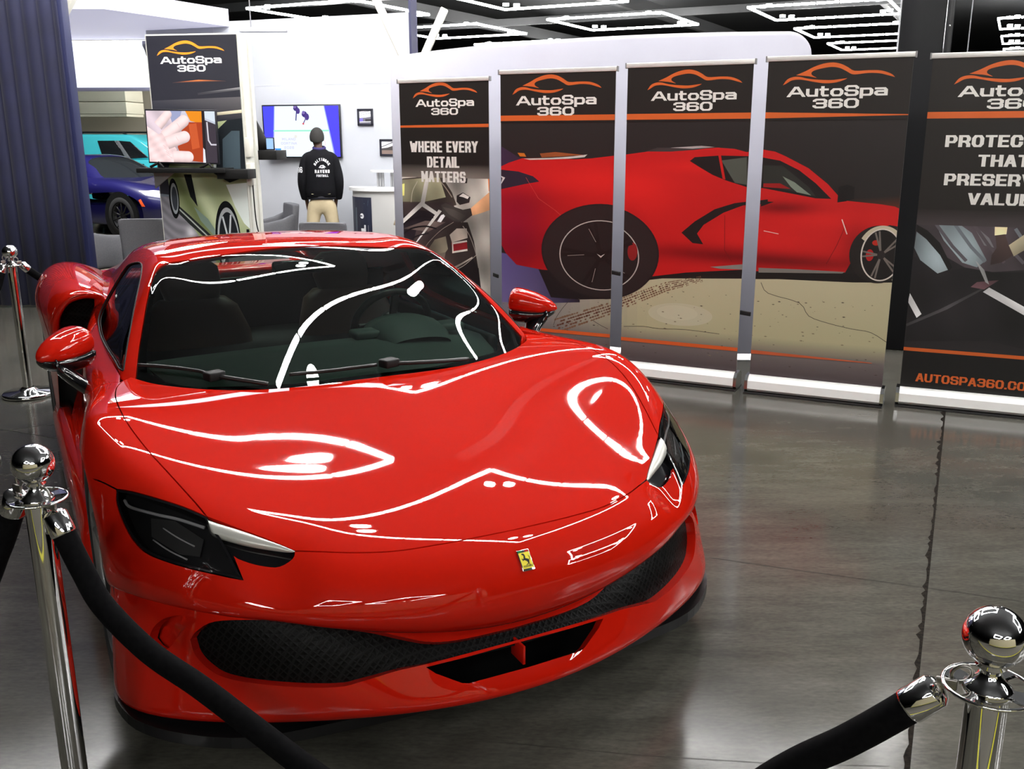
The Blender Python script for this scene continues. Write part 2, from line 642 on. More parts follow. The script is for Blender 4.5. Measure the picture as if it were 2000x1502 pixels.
SWOOSH = [
    smooth_line([(0, -.006), (.037, .045), (.092, .067), (.153, .067), (.227, .049), (.325, .037), (.436, .031), (.51, .037), (.583, .045)], 3) +
    smooth_line([(.583, .045), (.558, .031), (.485, .009), (.387, .004), (.30, .016), (.202, .036), (.141, .043), (.08, .036), (.031, .009), (0, -.006)], 3)[1:-1],
    smooth_line([(.117, .083), (.202, .117), (.276, .153), (.362, .18), (.448, .188), (.521, .172), (.583, .141), (.644, .108), (.767, .11), (.877, .104), (.963, .074), (1, .043)], 3) +
    smooth_line([(1, .043), (.939, .061), (.865, .08), (.767, .086), (.669, .077), (.62, .08), (.571, .107), (.509, .137), (.436, .149), (.35, .138), (.288, .123), (.258, .104), (.264, .08), (.307, .055), (.239, .07), (.178, .077), (.117, .083)], 3)[1:-1],
]

def clip_poly(P, x0, x1, y0, y1):
    """P: list of (x, y, colour) clipped to a rectangle"""
    for ax, lim, sg in ((0, x0, 1), (0, x1, -1), (1, y0, 1), (1, y1, -1)):
        out = []
        for k in range(len(P)):
            a, b = P[k - 1], P[k]
            da, db = (a[ax] - lim) * sg, (b[ax] - lim) * sg
            if (da >= 0) != (db >= 0):
                t = da / (da - db)
                out.append((a[0] + (b[0] - a[0]) * t, a[1] + (b[1] - a[1]) * t, tuple(a[2][i] + (b[2][i] - a[2][i]) * t for i in range(3))))
            if db >= 0:
                out.append(b)
        P = out
        if not P:
            return []
    return P

class Art:
    """flat artwork in its own plane (x right, y up), layered by a hair"""
    def __init__(s, x0=-9, x1=9, y0=-9, y1=9, dz=0.00003):
        s.lim = (x0, x1, y0, y1)
        s.V, s.F, s.C = [], [], []
        s.k = 0
        s.dz = dz
    def poly(s, pts, col, layer=True):
        """col: one sRGB 0-255 triple, or one per point"""
        if layer: s.k += 1
        cols = col if isinstance(col[0], (list, tuple)) else [col] * len(pts)
        P = [(float(p[0]), float(p[1]), srgb(*c)) for p, c in zip(pts, cols)]
        tris = tessellate_polygon([[Vector((p[0], p[1], 0)) for p in P]])
        for t in tris:
            q = clip_poly([P[i] for i in t], *s.lim)
            if len(q) < 3: continue
            b = len(s.V)
            for x, y, c in q:
                s.V.append((x, y, s.k * s.dz)); s.C.append((*c, 1))
            s.F.append(tuple(range(b, b + len(q))))
        return s
    def field(s, pts, fn, step=.03):
        """polygon filled by a colour function of (x, y)"""
        s.k += 1
        st = [[np.array(p, float) for p in (pts[a], pts[b], pts[c])] for a, b, c in tessellate_polygon([[Vector((p[0], p[1], 0)) for p in pts]])]
        while st:
            t = st.pop()
            e = [np.linalg.norm(t[(i + 1) % 3] - t[i]) for i in range(3)]
            i = int(np.argmax(e))
            if e[i] > step and max(p[0] for p in t) > s.lim[0] and min(p[0] for p in t) < s.lim[1]:
                m_ = (t[i] + t[(i + 1) % 3]) / 2
                st.append([t[i], m_, t[(i + 2) % 3]]); st.append([m_, t[(i + 1) % 3], t[(i + 2) % 3]])
                continue
            q = clip_poly([(p[0], p[1], srgb(*fn(p[0], p[1]))) for p in t], *s.lim)
            if len(q) < 3: continue
            b = len(s.V)
            for x, y, c in q:
                s.V.append((x, y, s.k * s.dz)); s.C.append((*c, 1))
            s.F.append(tuple(range(b, b + len(q))))
        return s
    def line(s, pts, w, col, layer=True):
        if layer: s.k += 1
        for q in strip(pts, w / 2):
            s.poly(q, col, False)
        return s
    def ell(s, c, rx, ry, col, n=40, a0=0, a1=2 * PI, rot=0):
        pts = []
        for k in range(n):
            a = a0 + (a1 - a0) * k / (n if abs(a1 - a0 - 2 * PI) < 1e-6 else n - 1)
            x, y = rx * math.cos(a), ry * math.sin(a)
            pts.append((c[0] + x * math.cos(rot) - y * math.sin(rot), c[1] + x * math.sin(rot) + y * math.cos(rot)))
        return s.poly(pts, col)
    def ring(s, c, rx, ry, w, col, n=48, a0=0, a1=2 * PI):
        s.k += 1
        for k in range(n):
            a, b = a0 + (a1 - a0) * k / n, a0 + (a1 - a0) * (k + 1) / n
            s.poly([(c[0] + rx * math.cos(a), c[1] + ry * math.sin(a)), (c[0] + rx * math.cos(b), c[1] + ry * math.sin(b)),
                    (c[0] + (rx - w) * math.cos(b), c[1] + (ry - w * ry / rx) * math.sin(b)), (c[0] + (rx - w) * math.cos(a), c[1] + (ry - w * ry / rx) * math.sin(a))], col, False)
        return s
    def text(s, txt, x, y, h, wid, sw, gap, col, shear=0, slope=0, swy=None):
        s.k += 1
        qs, L_ = text_polys(txt, h, wid, sw, gap, swy)
        for q in qs:
            s.poly([(x + px + py * shear, y + py + px * slope) for px, py in q], col, False); s.k += .06
        return s
    def logo(s, x, y, w, oc, wc, white=True):
        """swoosh over AutoSpa 360, x the centre, y the swoosh foot, w its width"""
        s.k += 1
        for sh in SWOOSH:
            s.poly([(x + (p[0] - .5) * w, y + p[1] * w) for p in sh], oc, False)
        # wide lettering; the S and A stand taller
        hx = w * .093
        sw = w * .031
        X = x - w * .452
        for ch, gw in (('A', .163), ('u', .112), ('t', .092), ('o', .118), ('S', .128), ('p', .118), ('a', .118)):
            qs, L_ = text_polys(ch, hx if ch != 'S' else hx * 1.04, gw * w / GW.get(ch, 1), sw, 0, w * .0175)
            for q in qs:
                s.poly([(X + gw * w / 2 + px, y - w * .115 + py) for px, py in q], wc, False); s.k += .06
            X += gw * w + w * .0085
        X = x - w * .212
        for ch in '360':
            qs, L_ = text_polys(ch, w * .088, w * .132, sw, 0, w * .0165)
            for q in qs:
                s.poly([(X + w * .066 + px, y - w * .222 + py) for px, py in q], wc, False); s.k += .06
            X += w * .142
        return s
    def build(s, name, M, m, parent=None):
        me = bpy.data.meshes.new(name)
        me.from_pydata([tuple(M @ Vector(v)) for v in s.V], [], s.F)
        at = me.attributes.new('Col', 'FLOAT_COLOR', 'POINT')
        at.data.foreach_set('color', [c for q in s.C for c in q])
        me.update()
        return link(name, me, m, parent)
# ------------------------------------------------------------ hall: floor, ceiling, far walls, LED frames
FLOOR = mat('polished_concrete', (.1, .1, .09), .22, spec=.45)
def _floor_nodes():
    nt = FLOOR.node_tree; L = nt.links; b = nt.nodes['Principled BSDF']
    tc = nt.nodes.new('ShaderNodeTexCoord')
    def noise(sc, det, rot=0, stretch=(1, 1, 1), rough=.55):
        mp = nt.nodes.new('ShaderNodeMapping'); mp.inputs['Scale'].default_value = stretch; mp.inputs['Rotation'].default_value = (0, 0, rot)
        nz = nt.nodes.new('ShaderNodeTexNoise'); nz.inputs['Scale'].default_value = sc; nz.inputs['Detail'].default_value = det; nz.inputs['Roughness'].default_value = rough
        L.new(tc.outputs['Object'], mp.inputs[0]); L.new(mp.outputs[0], nz.inputs['Vector'])
        return nz.outputs['Fac']
    def ramp(f, p0, p1, c0, c1):
        cr = nt.nodes.new('ShaderNodeValToRGB')
        cr.color_ramp.elements[0].position = p0; cr.color_ramp.elements[1].position = p1
        cr.color_ramp.elements[0].color = (*c0, 1); cr.color_ramp.elements[1].color = (*c1, 1)
        L.new(f, cr.inputs[0]); return cr.outputs[0]
    def mix(a, b_, f, mode='MIX'):
        m = nt.nodes.new('ShaderNodeMix'); m.data_type = 'RGBA'; m.blend_type = mode
        if isinstance(f, float): m.inputs[0].default_value = f
        else: L.new(f, m.inputs[0])
        L.new(a, m.inputs[6]); L.new(b_, m.inputs[7]); return m.outputs[2]
    big = ramp(noise(1.3, 6), .35, .68, (.050, .050, .042), (.118, .114, .094))
    smear = ramp(noise(2.2, 8, R(-20), (1, 5, 1), .7), .42, .75, (.058, .057, .048), (.155, .148, .126))
    base = mix(big, smear, .45)
    warm = ramp(noise(.8, 3), .5, .72, (0, 0, 0), (1, 1, 1))
    w2 = nt.nodes.new('ShaderNodeMath'); w2.operation = 'MULTIPLY'; w2.inputs[1].default_value = .45
    L.new(warm, w2.inputs[0])
    rgb = nt.nodes.new('ShaderNodeRGB'); rgb.outputs[0].default_value = (.062, .042, .032, 1)
    base = mix(base, rgb.outputs[0], w2.outputs[0])
    fine = ramp(noise(38, 5, R(15), (1, 2.5, 1)), .30, .75, (.72, .72, .72), (1.2, 1.2, 1.18))
    base = mix(base, fine, .8, 'MULTIPLY')
    L.new(base, b.inputs['Base Color'])
    mr = nt.nodes.new('ShaderNodeMapRange'); mr.inputs['To Min'].default_value = .07; mr.inputs['To Max'].default_value = .24
    L.new(noise(3.5, 6), mr.inputs[0]); L.new(mr.outputs[0], b.inputs['Roughness'])
_floor_nodes()
m = MB(); m.box((0, 30, -.1), (140, 130, .2)); tag(m.build('floor', FLOOR), 'polished grey concrete hall floor', None, kind='structure')
# the chipped expansion joint and the saw cuts
m = MB()
random.seed(3)
P0, P1 = Vector((2.66, 5.68, .0012)), Vector((.60, 1.25, .0012))
d = (P1 - P0).normalized(); nn = Vector((-d.y, d.x, 0))
Lg = (P1 - P0).length; n = 150
lo, hi = [], []
for k in range(n + 1):
    c = P0 + d * (Lg * k / n)
    chip = max(0, random.gauss(0, .006)) + (.016 * random.random() if random.random() < .22 else 0)
    lo.append(c - nn * (.004 + chip)); hi.append(c + nn * .005)
for k in range(n):
    m.poly([lo[k], lo[k + 1], hi[k + 1], hi[k]])
jm = noise_mat('joint_filler', (.004, .0035, .003), (.022, .017, .013), 70, .9)
jm.node_tree.nodes['Principled BSDF'].inputs['Specular IOR Level'].default_value = .1
tag(m.build('trim_1', jm), kind='structure')
m = MB()
for pts, w in (([(.62, 3.585), (1.0, 3.44), (1.53, 3.255), (2.6, 2.86)], .0035), ([(-3.1, 5.36), (-2.54, 5.10)], .004), ([(-3.4, 5.0), (-2.6, 5.4)], .004), ([(-.5, 2.40), (0, 2.325), (.35, 2.27), (.68, 2.235), (1.0, 2.22)], .0016), ([(2.05, 3.2), (3.2, 3.9)], .002), ([(-1.6, 3.4), (-1.1, 2.75)], .002)):
    for q in strip([p for p in pts], w / 2):
        m.poly([(x, y, .001) for x, y in q])
tag(m.build('trim_2', mat('saw_cut', (.03, .027, .022), .8)), kind='structure')
# coloured floor edging under the far stage
m = MB(); m.poly([(-7.5, 12.85, .002), (-4.3, 13.95, .002), (-4.35, 14.1, .002), (-7.6, 13.0, .002)]); tag(m.build('trim_3', mat('tape_yellow', srgb(205, 200, 40), .5)), kind='structure')
m = MB(); m.poly([(-6.6, 12.0, .002), (-4.4, 12.75, .002), (-4.42, 12.83, .002), (-6.64, 12.08, .002)]); tag(m.build('trim_4', mat('tape_white', (.8, .8, .8), .5)), kind='structure')
m = MB(); m.poly([(-7.6, 10.9, .0015), (-3.6, 11.2, .0015), (-3.9, 12.72, .0015), (-6.7, 11.95, .0015), (-7.6, 11.6, .0015)]); tag(m.build('trim_5', noise_mat('tan_carpet', srgb(150, 135, 115), srgb(165, 150, 130), 60, .9)), kind='structure')

m = MB(); m.poly([(-6, -9, .002), (7, -9, .002), (7, .15, .002), (-6, .15, .002)]); tag(m.build('trim_9', noise_mat('grey_carpet', (.12, .113, .095), (.15, .14, .118), 80, .95)), kind='structure')
m = MB(); m.poly([(-6, .22, .002), (7, .22, .002), (7, .30, .002), (-6, .30, .002)]); tag(m.build('trim_10', mat('tape_yellow', srgb(205, 200, 40), .5)), kind='structure')
m = MB(); m.box((.5, -3.0, 1.32), (8.0, .10, 2.1)); tag(m.build('wall_partition', mat('partition_beige', srgb(168, 160, 128), .6)), kind='structure')
m = MB(); m.box((.5, -2.94, .16), (8.0, .06, .22)); tag(m.build('baseboard_front', mat('partition_black', (.01, .01, .01), .5)), kind='structure')
m = MB(); m.box((.5, -2.93, .31), (8.0, .06, .07)); tag(m.build('trim_11', mat('tape_yellow', srgb(205, 200, 40), .5)), kind='structure')
CEIL = mat('ceiling_black', (.02, .021, .022), .8)
m = MB(); m.box((0, 30, 6.6), (140, 130, .2)); tag(m.build('ceiling', CEIL), kind='structure')
DK = mat('hall_dark', (.02, .02, .021), .8)
m = MB(); m.box((0, 94.5, 5), (140, .3, 10.2)); tag(m.build('wall_back', DK), kind='structure')
m = MB(); m.box((-69.5, 30, 5), (.3, 130, 10.2)); tag(m.build('wall_left', DK), kind='structure')
m = MB(); m.box((69.5, 30, 5), (.3, 130, 10.2)); tag(m.build('wall_right', DK), kind='structure')
m = MB(); m.box((0, -34.5, 5), (140, .3, 10.2)); tag(m.build('wall_front', mat('hall_grey', (.06, .058, .052), .8)), kind='structure')
# beige hall wall far left with its boxed-in bulkhead
BEI = mat('beige_wall', srgb(196, 188, 168), .7)
m = MB(); m.box((-14, 28, 2.2), (16, .3, 4.4)); tag(m.build('wall_beige', BEI), kind='structure')
m = MB()
for k in range(3): m.box((-10.6, 25.6, 2.26 + k * .30), (2.0, 1.2, .285), bev=.01)
m.box((-10.6, 25.6, 2.08), (1.96, 1.16, .06))
tag(m.build('trim_6', mat('cream_siding', srgb(226, 222, 200), .6)), kind='structure')

# ---- steel and pipes under the roof
BEAM = mat('beam_grey', (.035, .036, .037), .6)
E1 = Vector((.891, -.454, 0)); E2 = Vector((.454, .891, 0))
def beam(a, b, w, h):
    a, b = Vector(a), Vector(b)
    mm = MB(); d = b - a
    mm.box((0, 0, 0), (d.length, w, h), Matrix.Translation((a + b) / 2) @ Matrix.Rotation(math.atan2(d.y, d.x), 4, 'Z'))
    return mm
beams = [((-11, 17.5, 4.95), (9, 7.3, 4.95), .12, .22), ((-14, 25.5, 5.05), (13, 11.8, 5.05), .12, .22), ((-16, 33, 5.05), (15, 17.2, 5.05), .12, .22), ((-16, 41, 5.05), (18, 23.7, 5.05), .12, .22),
         ((-8, 9, 5.5), (11, 46, 5.5), .2, .4), ((-14, 12, 5.5), (5, 49, 5.5), .2, .4), ((0, 9, 5.5), (20, 48, 5.5), .2, .4)]
for k, (a, b, w, h) in enumerate(beams):
    tag(beam(a, b, w, h).build('roof_beam', BEAM), None, None, kind='structure')

LEDM = mat('led_white', (1, 1, 1), .5, emit=(1.0, .985, .97), estr=72)
SPOT = mat('led_spot', (1, 1, 1), .5, emit=(1.0, .985, .97), estr=120)
def led_frame_mesh(size, w):
    m = MB()
    n = 6
    g = .018
    for k in range(4):
        A = [(0, 0), (size, 0), (size, size), (0, size)][k]; B = [(size, 0), (size, size), (0, size), (0, 0)][k]
        for i in range(n):
            t0, t1 = i / n + g / size, (i + 1) / n - g / size
            x0, y0 = A[0] + (B[0] - A[0]) * t0, A[1] + (B[1] - A[1]) * t0
            x1, y1 = A[0] + (B[0] - A[0]) * t1, A[1] + (B[1] - A[1]) * t1
            m.box(((x0 + x1) / 2, (y0 + y1) / 2, 0), (abs(x1 - x0) + (w if abs(x1 - x0) < .01 else 0), abs(y1 - y0) + (w if abs(y1 - y0) < .01 else 0), .05))
    me = bpy.data.meshes.new('led_frame'); m.bm.to_mesh(me); m.bm.free(); me.materials.append(LEDM)
    s = MB(); s.lathe([(0, 0), (.075, 0), (.075, .06), (.0, .07)], 20)
    ms = bpy.data.meshes.new('led_spot'); s.bm.to_mesh(ms); s.bm.free(); ms.materials.append(SPOT)
    sp = []
    for cx_, cy_ in ((.36, .36), (size - .36, .36), (size - .36, size - .36), (.36, size - .36)):
        for o in (-.14, .14):
            sp.append((cx_ + o * .7, cy_ - o * .7 * (1 if (cx_ < size / 2) == (cy_ < size / 2) else -1), .02))
    return me, ms, sp
LME, LMS, LSP = led_frame_mesh(3.26, .042)
def led_frame(p, label, group=None):
    o = bpy.data.objects.new('ceiling_light', None); COL.objects.link(o)
    o.location = p; o.rotation_euler = (0, 0, math.atan2(E1.y, E1.x))
    a = bpy.data.objects.new('led_frame', LME); COL.objects.link(a); a.parent = o
    for q in LSP:
        b = bpy.data.objects.new('spotlight', LMS); COL.objects.link(b); b.parent = o; b.location = q
    tag(o, label, 'ceiling light', group)
    return o
C0 = Vector((.99, 27.85, 4.6))
far = {(0, 0): 'square white LED ceiling frame seen whole above the middle of the white fabric wall',
       (0, -1): 'square white LED ceiling frame cut by the photo top above the white fabric wall',
       (1, 0): 'topmost of the white LED ceiling frames between the fabric wall and the black column',
       (1, 1): 'second white LED ceiling frame down, left of the black column',
       (1, 2): 'lowest white LED ceiling frame left of the black column, just above a banner rail',
       (2, 1): 'uppermost white LED ceiling frame right of the black column', (2, 2): 'middle white LED ceiling frame right of the black column', (2, 3): 'lowest white LED ceiling frame right of the black column',
       (-1, 0): 'upper bright LED ceiling frame beside the end of the white booth wall', (-1, 1): 'middle bright LED ceiling frame beside the end of the white booth wall', (-1, 2): 'lower bright LED ceiling frame beside the end of the white booth wall',
       (-1, -1): 'LED ceiling frame shining over the pale canopy of the far booth'}
for (i, j), lb in far.items():
    led_frame(C0 + E1 * (5.47 * i) + E2 * (5.75 * j), lb)
near = [(-1.2, 5.1), (-5.4, 7.3), (4.6, 1.7), (-4.2, -6.0), (.9, -8.2), (7.6, -.2), (6.2, 7.8), (-3.2, 12.4), (.6, 9.6)]
for x, y in near:
    led_frame((x, y, 4.6), 'square white LED ceiling frame hanging overhead, mirrored in the red bonnet', 'overhead LED frames').rotation_euler = (0, 0, R(-30 if x > -2 else -40))
# ------------------------------------------------------------ the red car's master surfaces (car space: x right of the viewer, y rearwards, z up)
BODY = Surf([
    [(0, .17, .365), (.25, .18, .37), (.5, .235, .445), (.70, .34, .455), (.84, .475, .465), (.93, .60, .465), (.958, .70, .445)],
    [(0, .085, .395), (.25, .10, .40), (.5, .175, .457), (.70, .30, .465), (.85, .455, .475), (.94, .59, .475), (.966, .695, .455)],
    [(0, .05, .455), (.25, .068, .46), (.5, .14, .49), (.70, .27, .50), (.86, .44, .515), (.948, .585, .52), (.971, .69, .50)],
    [(0, .080, .556), (.25, .112, .555), (.50, .19, .56), (.69, .31, .562), (.86, .49, .58), (.945, .63, .59), (.973, .70, .545)],
    [(0, .186, .617), (.25, .212, .613), (.5, .285, .612), (.695, .40, .628), (.862, .58, .635), (.938, .69, .645), (.974, .735, .595)],
    [(0, .42, .673), (.25, .43, .668), (.5, .455, .665), (.718, .50, .686), (.868, .69, .708), (.942, .785, .705), (.976, .83, .662)],
    [(0, .72, .728), (.25, .725, .722), (.5, .74, .717), (.79, .75, .762), (.88, .84, .782), (.951, .89, .755), (.978, .93, .712)],
    [(0, 1.0, .767), (.25, 1.0, .764), (.5, 1.01, .760), (.833, 1.04, .828), (.897, 1.06, .822), (.958, 1.065, .785), (.979, 1.065, .728)],
    [(0, 1.25, .799), (.25, 1.255, .797), (.5, 1.28, .798), (.837, 1.28, .838), (.892, 1.27, .822), (.952, 1.25, .77), (.976, 1.22, .69)],
    [(0, 1.60, .81), (.25, 1.6, .812), (.5, 1.6, .815), (.80, 1.56, .822), (.872, 1.52, .795), (.937, 1.46, .70), (.965, 1.41, .46)],
    [(0, 2.0, .82), (.25, 2.0, .82), (.5, 2.0, .82), (.80, 2.0, .830), (.860, 1.98, .79), (.915, 1.95, .68), (.948, 1.92, .32)],
    [(0, 2.4, .83), (.25, 2.4, .83), (.5, 2.4, .83), (.785, 2.4, .842), (.830, 2.4, .80), (.872, 2.4, .68), (.940, 2.4, .32)],
    [(0, 2.9, .85), (.25, 2.9, .85), (.5, 2.9, .85), (.735, 2.9, .862), (.765, 2.9, .80), (.79, 2.9, .68), (.93, 2.9, .32)],
], lam=0.02, bumps=[((.60, .265, .565), (.085, .10, .09), -.022)]).orient((0, 2, 0.2))

NOSE = Surf([
    [(0, .165, .368), (.25, .175, .373), (.5, .235, .447), (.70, .34, .457), (.84, .475, .465), (.93, .60, .465), (.958, .70, .445)],
    [(0, .14, .34), (.25, .15, .345), (.5, .20, .40), (.70, .32, .41), (.84, .445, .415), (.935, .58, .415), (.963, .70, .40)],
    [(0, .125, .315), (.25, .13, .322), (.5, .175, .345), (.70, .30, .345), (.845, .425, .35), (.94, .565, .355), (.966, .70, .35)],
    [(0, .115, .29), (.25, .115, .295), (.5, .16, .292), (.70, .285, .285), (.85, .41, .29), (.945, .55, .29), (.97, .70, .28)],
    [(0, .075, .245), (.25, .085, .245), (.5, .165, .235), (.70, .27, .235), (.85, .395, .24), (.95, .535, .235), (.974, .70, .22)],
    [(0, .055, .215), (.25, .075, .212), (.5, .165, .205), (.70, .265, .208), (.855, .39, .205), (.955, .53, .19), (.977, .70, .17)],
    [(0, .065, .19), (.25, .095, .185), (.5, .19, .178), (.70, .28, .178), (.855, .40, .17), (.955, .535, .155), (.976, .70, .135)],
    [(0, .12, .175), (.25, .15, .17), (.5, .24, .165), (.70, .32, .163), (.84, .43, .155), (.94, .55, .14), (.965, .70, .12)],
], lam=0.015).orient((0, 1.0, 0.3))

CABIN = Surf([
    [(0, 1.185, .768), (.3, 1.205, .771), (.55, 1.285, .785), (.755, 1.475, .795), (.79, 1.535, .81), (.80, 1.62, .79), (.81, 1.68, .70)],
    [(0, 1.5, .918), (.3, 1.515, .915), (.53, 1.56, .903), (.715, 1.67, .915), (.747, 1.715, .922), (.798, 1.80, .84), (.82, 1.86, .72)],
    [(0, 1.8, 1.052), (.28, 1.81, 1.047), (.50, 1.83, 1.028), (.645, 1.845, 1.035), (.69, 1.895, 1.015), (.797, 2.05, .845), (.83, 2.1, .72)],
    [(0, 2.10, 1.160), (.26, 2.10, 1.153), (.45, 2.08, 1.135), (.575, 2.06, 1.120), (.628, 2.11, 1.105), (.793, 2.28, .845), (.83, 2.33, .72)],
    [(0, 2.45, 1.190), (.26, 2.45, 1.186), (.45, 2.45, 1.172), (.57, 2.42, 1.150), (.628, 2.42, 1.110), (.782, 2.5, .85), (.82, 2.55, .72)],
    [(0, 2.9, 1.162), (.26, 2.9, 1.158), (.45, 2.9, 1.143), (.56, 2.9, 1.108), (.63, 2.88, 1.035), (.755, 2.85, .87), (.8, 2.9, .75)],
    [(0, 3.4, 1.075), (.26, 3.4, 1.072), (.42, 3.4, 1.060), (.53, 3.4, 1.030), (.60, 3.4, .955), (.70, 3.4, .86), (.75, 3.4, .75)],
    [(0, 4.1, .93), (.25, 4.1, .93), (.4, 4.1, .92), (.5, 4.1, .905), (.58, 4.1, .87), (.66, 4.1, .82), (.7, 4.1, .75)],
], lam=0.01).orient((0, 2.4, 0.5))
# ------------------------------------------------------------ the red sports car
RED = mat('red_paint', (0.50, 0.0105, 0.0035), 0.55, coat=1.0, spec=0.0)
BLK = mat('gloss_black', (0.006, 0.006, 0.007), 0.12, coat=0.6)
MBK = mat('matte_black', (0.006, 0.006, 0.006), 0.6, spec=.3)
RUB = mat('rubber', (0.014, 0.014, 0.014), 0.75)
CARB = mat('splitter_black', (0.006, 0.006, 0.0065), 0.4, spec=.35)
SILV = mat('silver_strip', (0.50, 0.50, 0.46), 0.38, metal=0.35, coat=0.25)
CHR = mat('chrome', (0.86, 0.86, 0.86), 0.04, metal=1.0)
ALU = mat('wheel_silver', (0.55, 0.55, 0.56), 0.3, metal=0.9)
WSG = glass_mat('windscreen_glass', (0.74, 0.88, 0.80), 0.86, 1.50)
SIDEG = glass_mat('side_glass', (0.45, 0.55, 0.6), 0.55, 1.52)
LENSG = glass_mat('lamp_lens', (0.85, 0.85, 0.85), 0.72, 1.5)
HOUS = mat('lamp_housing', (0.03, 0.03, 0.032), 0.25, coat=0.5)
LREF = mat('lamp_reflector', (0.10, 0.10, 0.10), 0.4, metal=0.3)
TAN = mat('tan_leather', (0.085, 0.034, 0.017), 0.55)
DASH = mat('dash_leather', (0.085, 0.12, 0.108), 0.5)
STRM = mat('steering_black', (0.015, 0.02, 0.018), 0.4)

car = thing('sports_car', 'glossy red mid-engined sports car parked with its nose towards the rope', 'car', (0.0723, 2.239, 0), R(27.80))

def inset_uv(S, pts, d):
    """closed loop of 3-D points -> uv loop on S, pulled inwards by d metres"""
    uv = S.uvs(pts)
    if d == 0:
        return uv
    u = np.array([q[0] for q in uv]); v = np.array([q[1] for q in uv])
    P, N = S.pn(u, v)
    T = np.roll(P, -1, 0) - np.roll(P, 1, 0)
    side = np.cross(N, T)
    side /= np.linalg.norm(side, axis=1)[:, None] + 1e-9
    area = 0.5 * (u * np.roll(v, -1) - v * np.roll(u, -1)).sum()
    sg = np.sign(area)
    # uv orientation against the outward normal
    Pu = S.raw(u[:1], v[:1])
    o = np.sign(np.dot(np.cross(Pu[1][0], Pu[2][0]), N[0]))
    P2 = P + side * (d * sg * o)
    return S.uvs(P2)

def both(f):
    """pieces for the right half and its mirror"""
    return [f(1), f(-1)]

def sx(pts, s):
    return [(p[0] * s, p[1], p[2]) for p in pts]

GAP = 0.002
# ---- outlines (right half of the car, viewer's right)
SHUTF = smooth_line([(0, .171, .597), (.12, .176, .598), (.21, .184, .599), (.32, .203, .600), (.43, .243, .606), (.545, .309, .611)], 4)
DRLE = smooth_line([(.545, .309, .611), (.585, .352, .628), (.65, .415, .651), (.722, .492, .673)], 3)
SHUTS = smooth_line([(.722, .492, .673), (.738, .548, .694), (.772, .658, .731), (.817, .82, .778), (.846, 1.0, .815), (.850, 1.2, .835), (.832, 1.36, .832), (.80, 1.46, .825), (.77, 1.505, .822)], 4)
WSB = smooth_line([(.77, 1.505, .822), (.715, 1.39, .822), (.635, 1.322, .815), (.527, 1.274, .803), (.38, 1.243, .79), (.24, 1.232, .784), (0, 1.228, .783)], 4)
def chain(*ls):
    out = []
    for l in ls:
        for p in l:
            if not out or np.linalg.norm(np.array(out[-1]) - np.array(p)) > 1e-4:
                out.append(tuple(p))
    return out
half = chain(SHUTF, DRLE, SHUTS, WSB)
hood_loop = half + [(-p[0], p[1], p[2]) for p in half[::-1] if p[0] > 1e-4]
panel('hood', [BODY.trim(inset_uv(BODY, hood_loop, GAP))], RED, car)

# ---- lamp outlines
HLTOP = smooth_line([(.722, .492, .673), (.767, .548, .687), (.827, .617, .699), (.88, .685, .704), (.912, .728, .702)], 3)
HLOUT = smooth_line([(.912, .728, .702), (.919, .69, .672), (.908, .62, .630), (.893, .565, .605), (.876, .524, .592), (.842, .475, .583), (.783, .406, .574), (.679, .309, .560)], 4)
HLIN = smooth_line([(.679, .309, .560), (.698, .393, .622), (.722, .492, .673)], 4)
lens = chain(HLTOP, HLOUT, HLIN)[:-1]
# black recess below the daylight strip
RECB = smooth_line([(.545, .309, .611), (.556, .296, .598), (.589, .297, .585), (.62, .312, .586), (.655, .334, .594), (.688, .364, .605)], 3)
recess = chain(DRLE[::-1], RECB)            # corner -> strip inner end -> recess floor
recess = chain(recess, [(.698, .393, .622), (.712, .45, .652)])

# ---- bumper
UMAX = BODY.m - 1.0
cut = smooth_line([(.912, .728, .702), (.942, .79, .708), (.965, .845, .705)], 3)
uc = BODY.uv((.974, .86, .69))[0]
rv = (BODY.m - 1) / 2
half_uv = []
front = chain(SHUTF)
lower = chain(RECB, [(.679, .309, .560)])
outl = chain(HLOUT[::-1], cut)
def half_bumper(s):
    pts = sx(front, s)
    return pts
seq = chain(front, RECB, [(.679, .309, .560)], outl)
uvR = inset_uv(BODY, seq + [(.975, .80, .6), (.955, .69, .46), (.5, .2, .42), (0, .1, .4)], GAP)[:len(seq)]
top_r = uvR
edge = [(t, BODY.m - 1.0) for t in np.linspace(top_r[-1][0], 0.0, 24)]
bot = [(0.0, t) for t in np.linspace(BODY.m - 1.0, rv, 40)]
right = top_r + edge + bot
mirror_uv = [(u, 2 * rv - v) for u, v in right]
loop = right + mirror_uv[::-1]
loop = [q for k, q in enumerate(loop) if k == 0 or abs(q[0] - loop[k - 1][0]) + abs(q[1] - loop[k - 1][1]) > 1e-3]
nose = [BODY.trim(loop)]

# ---- lower nose with its grille and intake openings
GR_T = [(0, .139, .337), (.15, .142, .340), (.24, .15, .350), (.31, .165, .375), (.40, .20, .405), (.52, .24, .432), (.65, .315, .440), (.745, .363, .438), (.788, .388, .410), (.806, .395, .386)]
GR_B = [(.806, .395, .386), (.800, .378, .352), (.78, .35, .325), (.741, .313, .303), (.65, .248, .292), (.50, .170, .284), (.437, .148, .293), (.35, .135, .305), (.266, .122, .309), (0, .117, .310)]
gh = chain(smooth_line(GR_T, 4), smooth_line(GR_B, 4))
gr_loop = gh + [(-p[0], p[1], p[2]) for p in gh[::-1] if p[0] > 1e-4]
TR = [(0, .117, .302), (.272, .122, .301), (.25, .105, .285), (.187, .083, .251), (.17, .08, .247), (0, .075, .247)]
tr_loop = TR + [(-p[0], p[1], p[2]) for p in TR[::-1] if p[0] > 1e-4]
nm = NOSE.m - 1.0
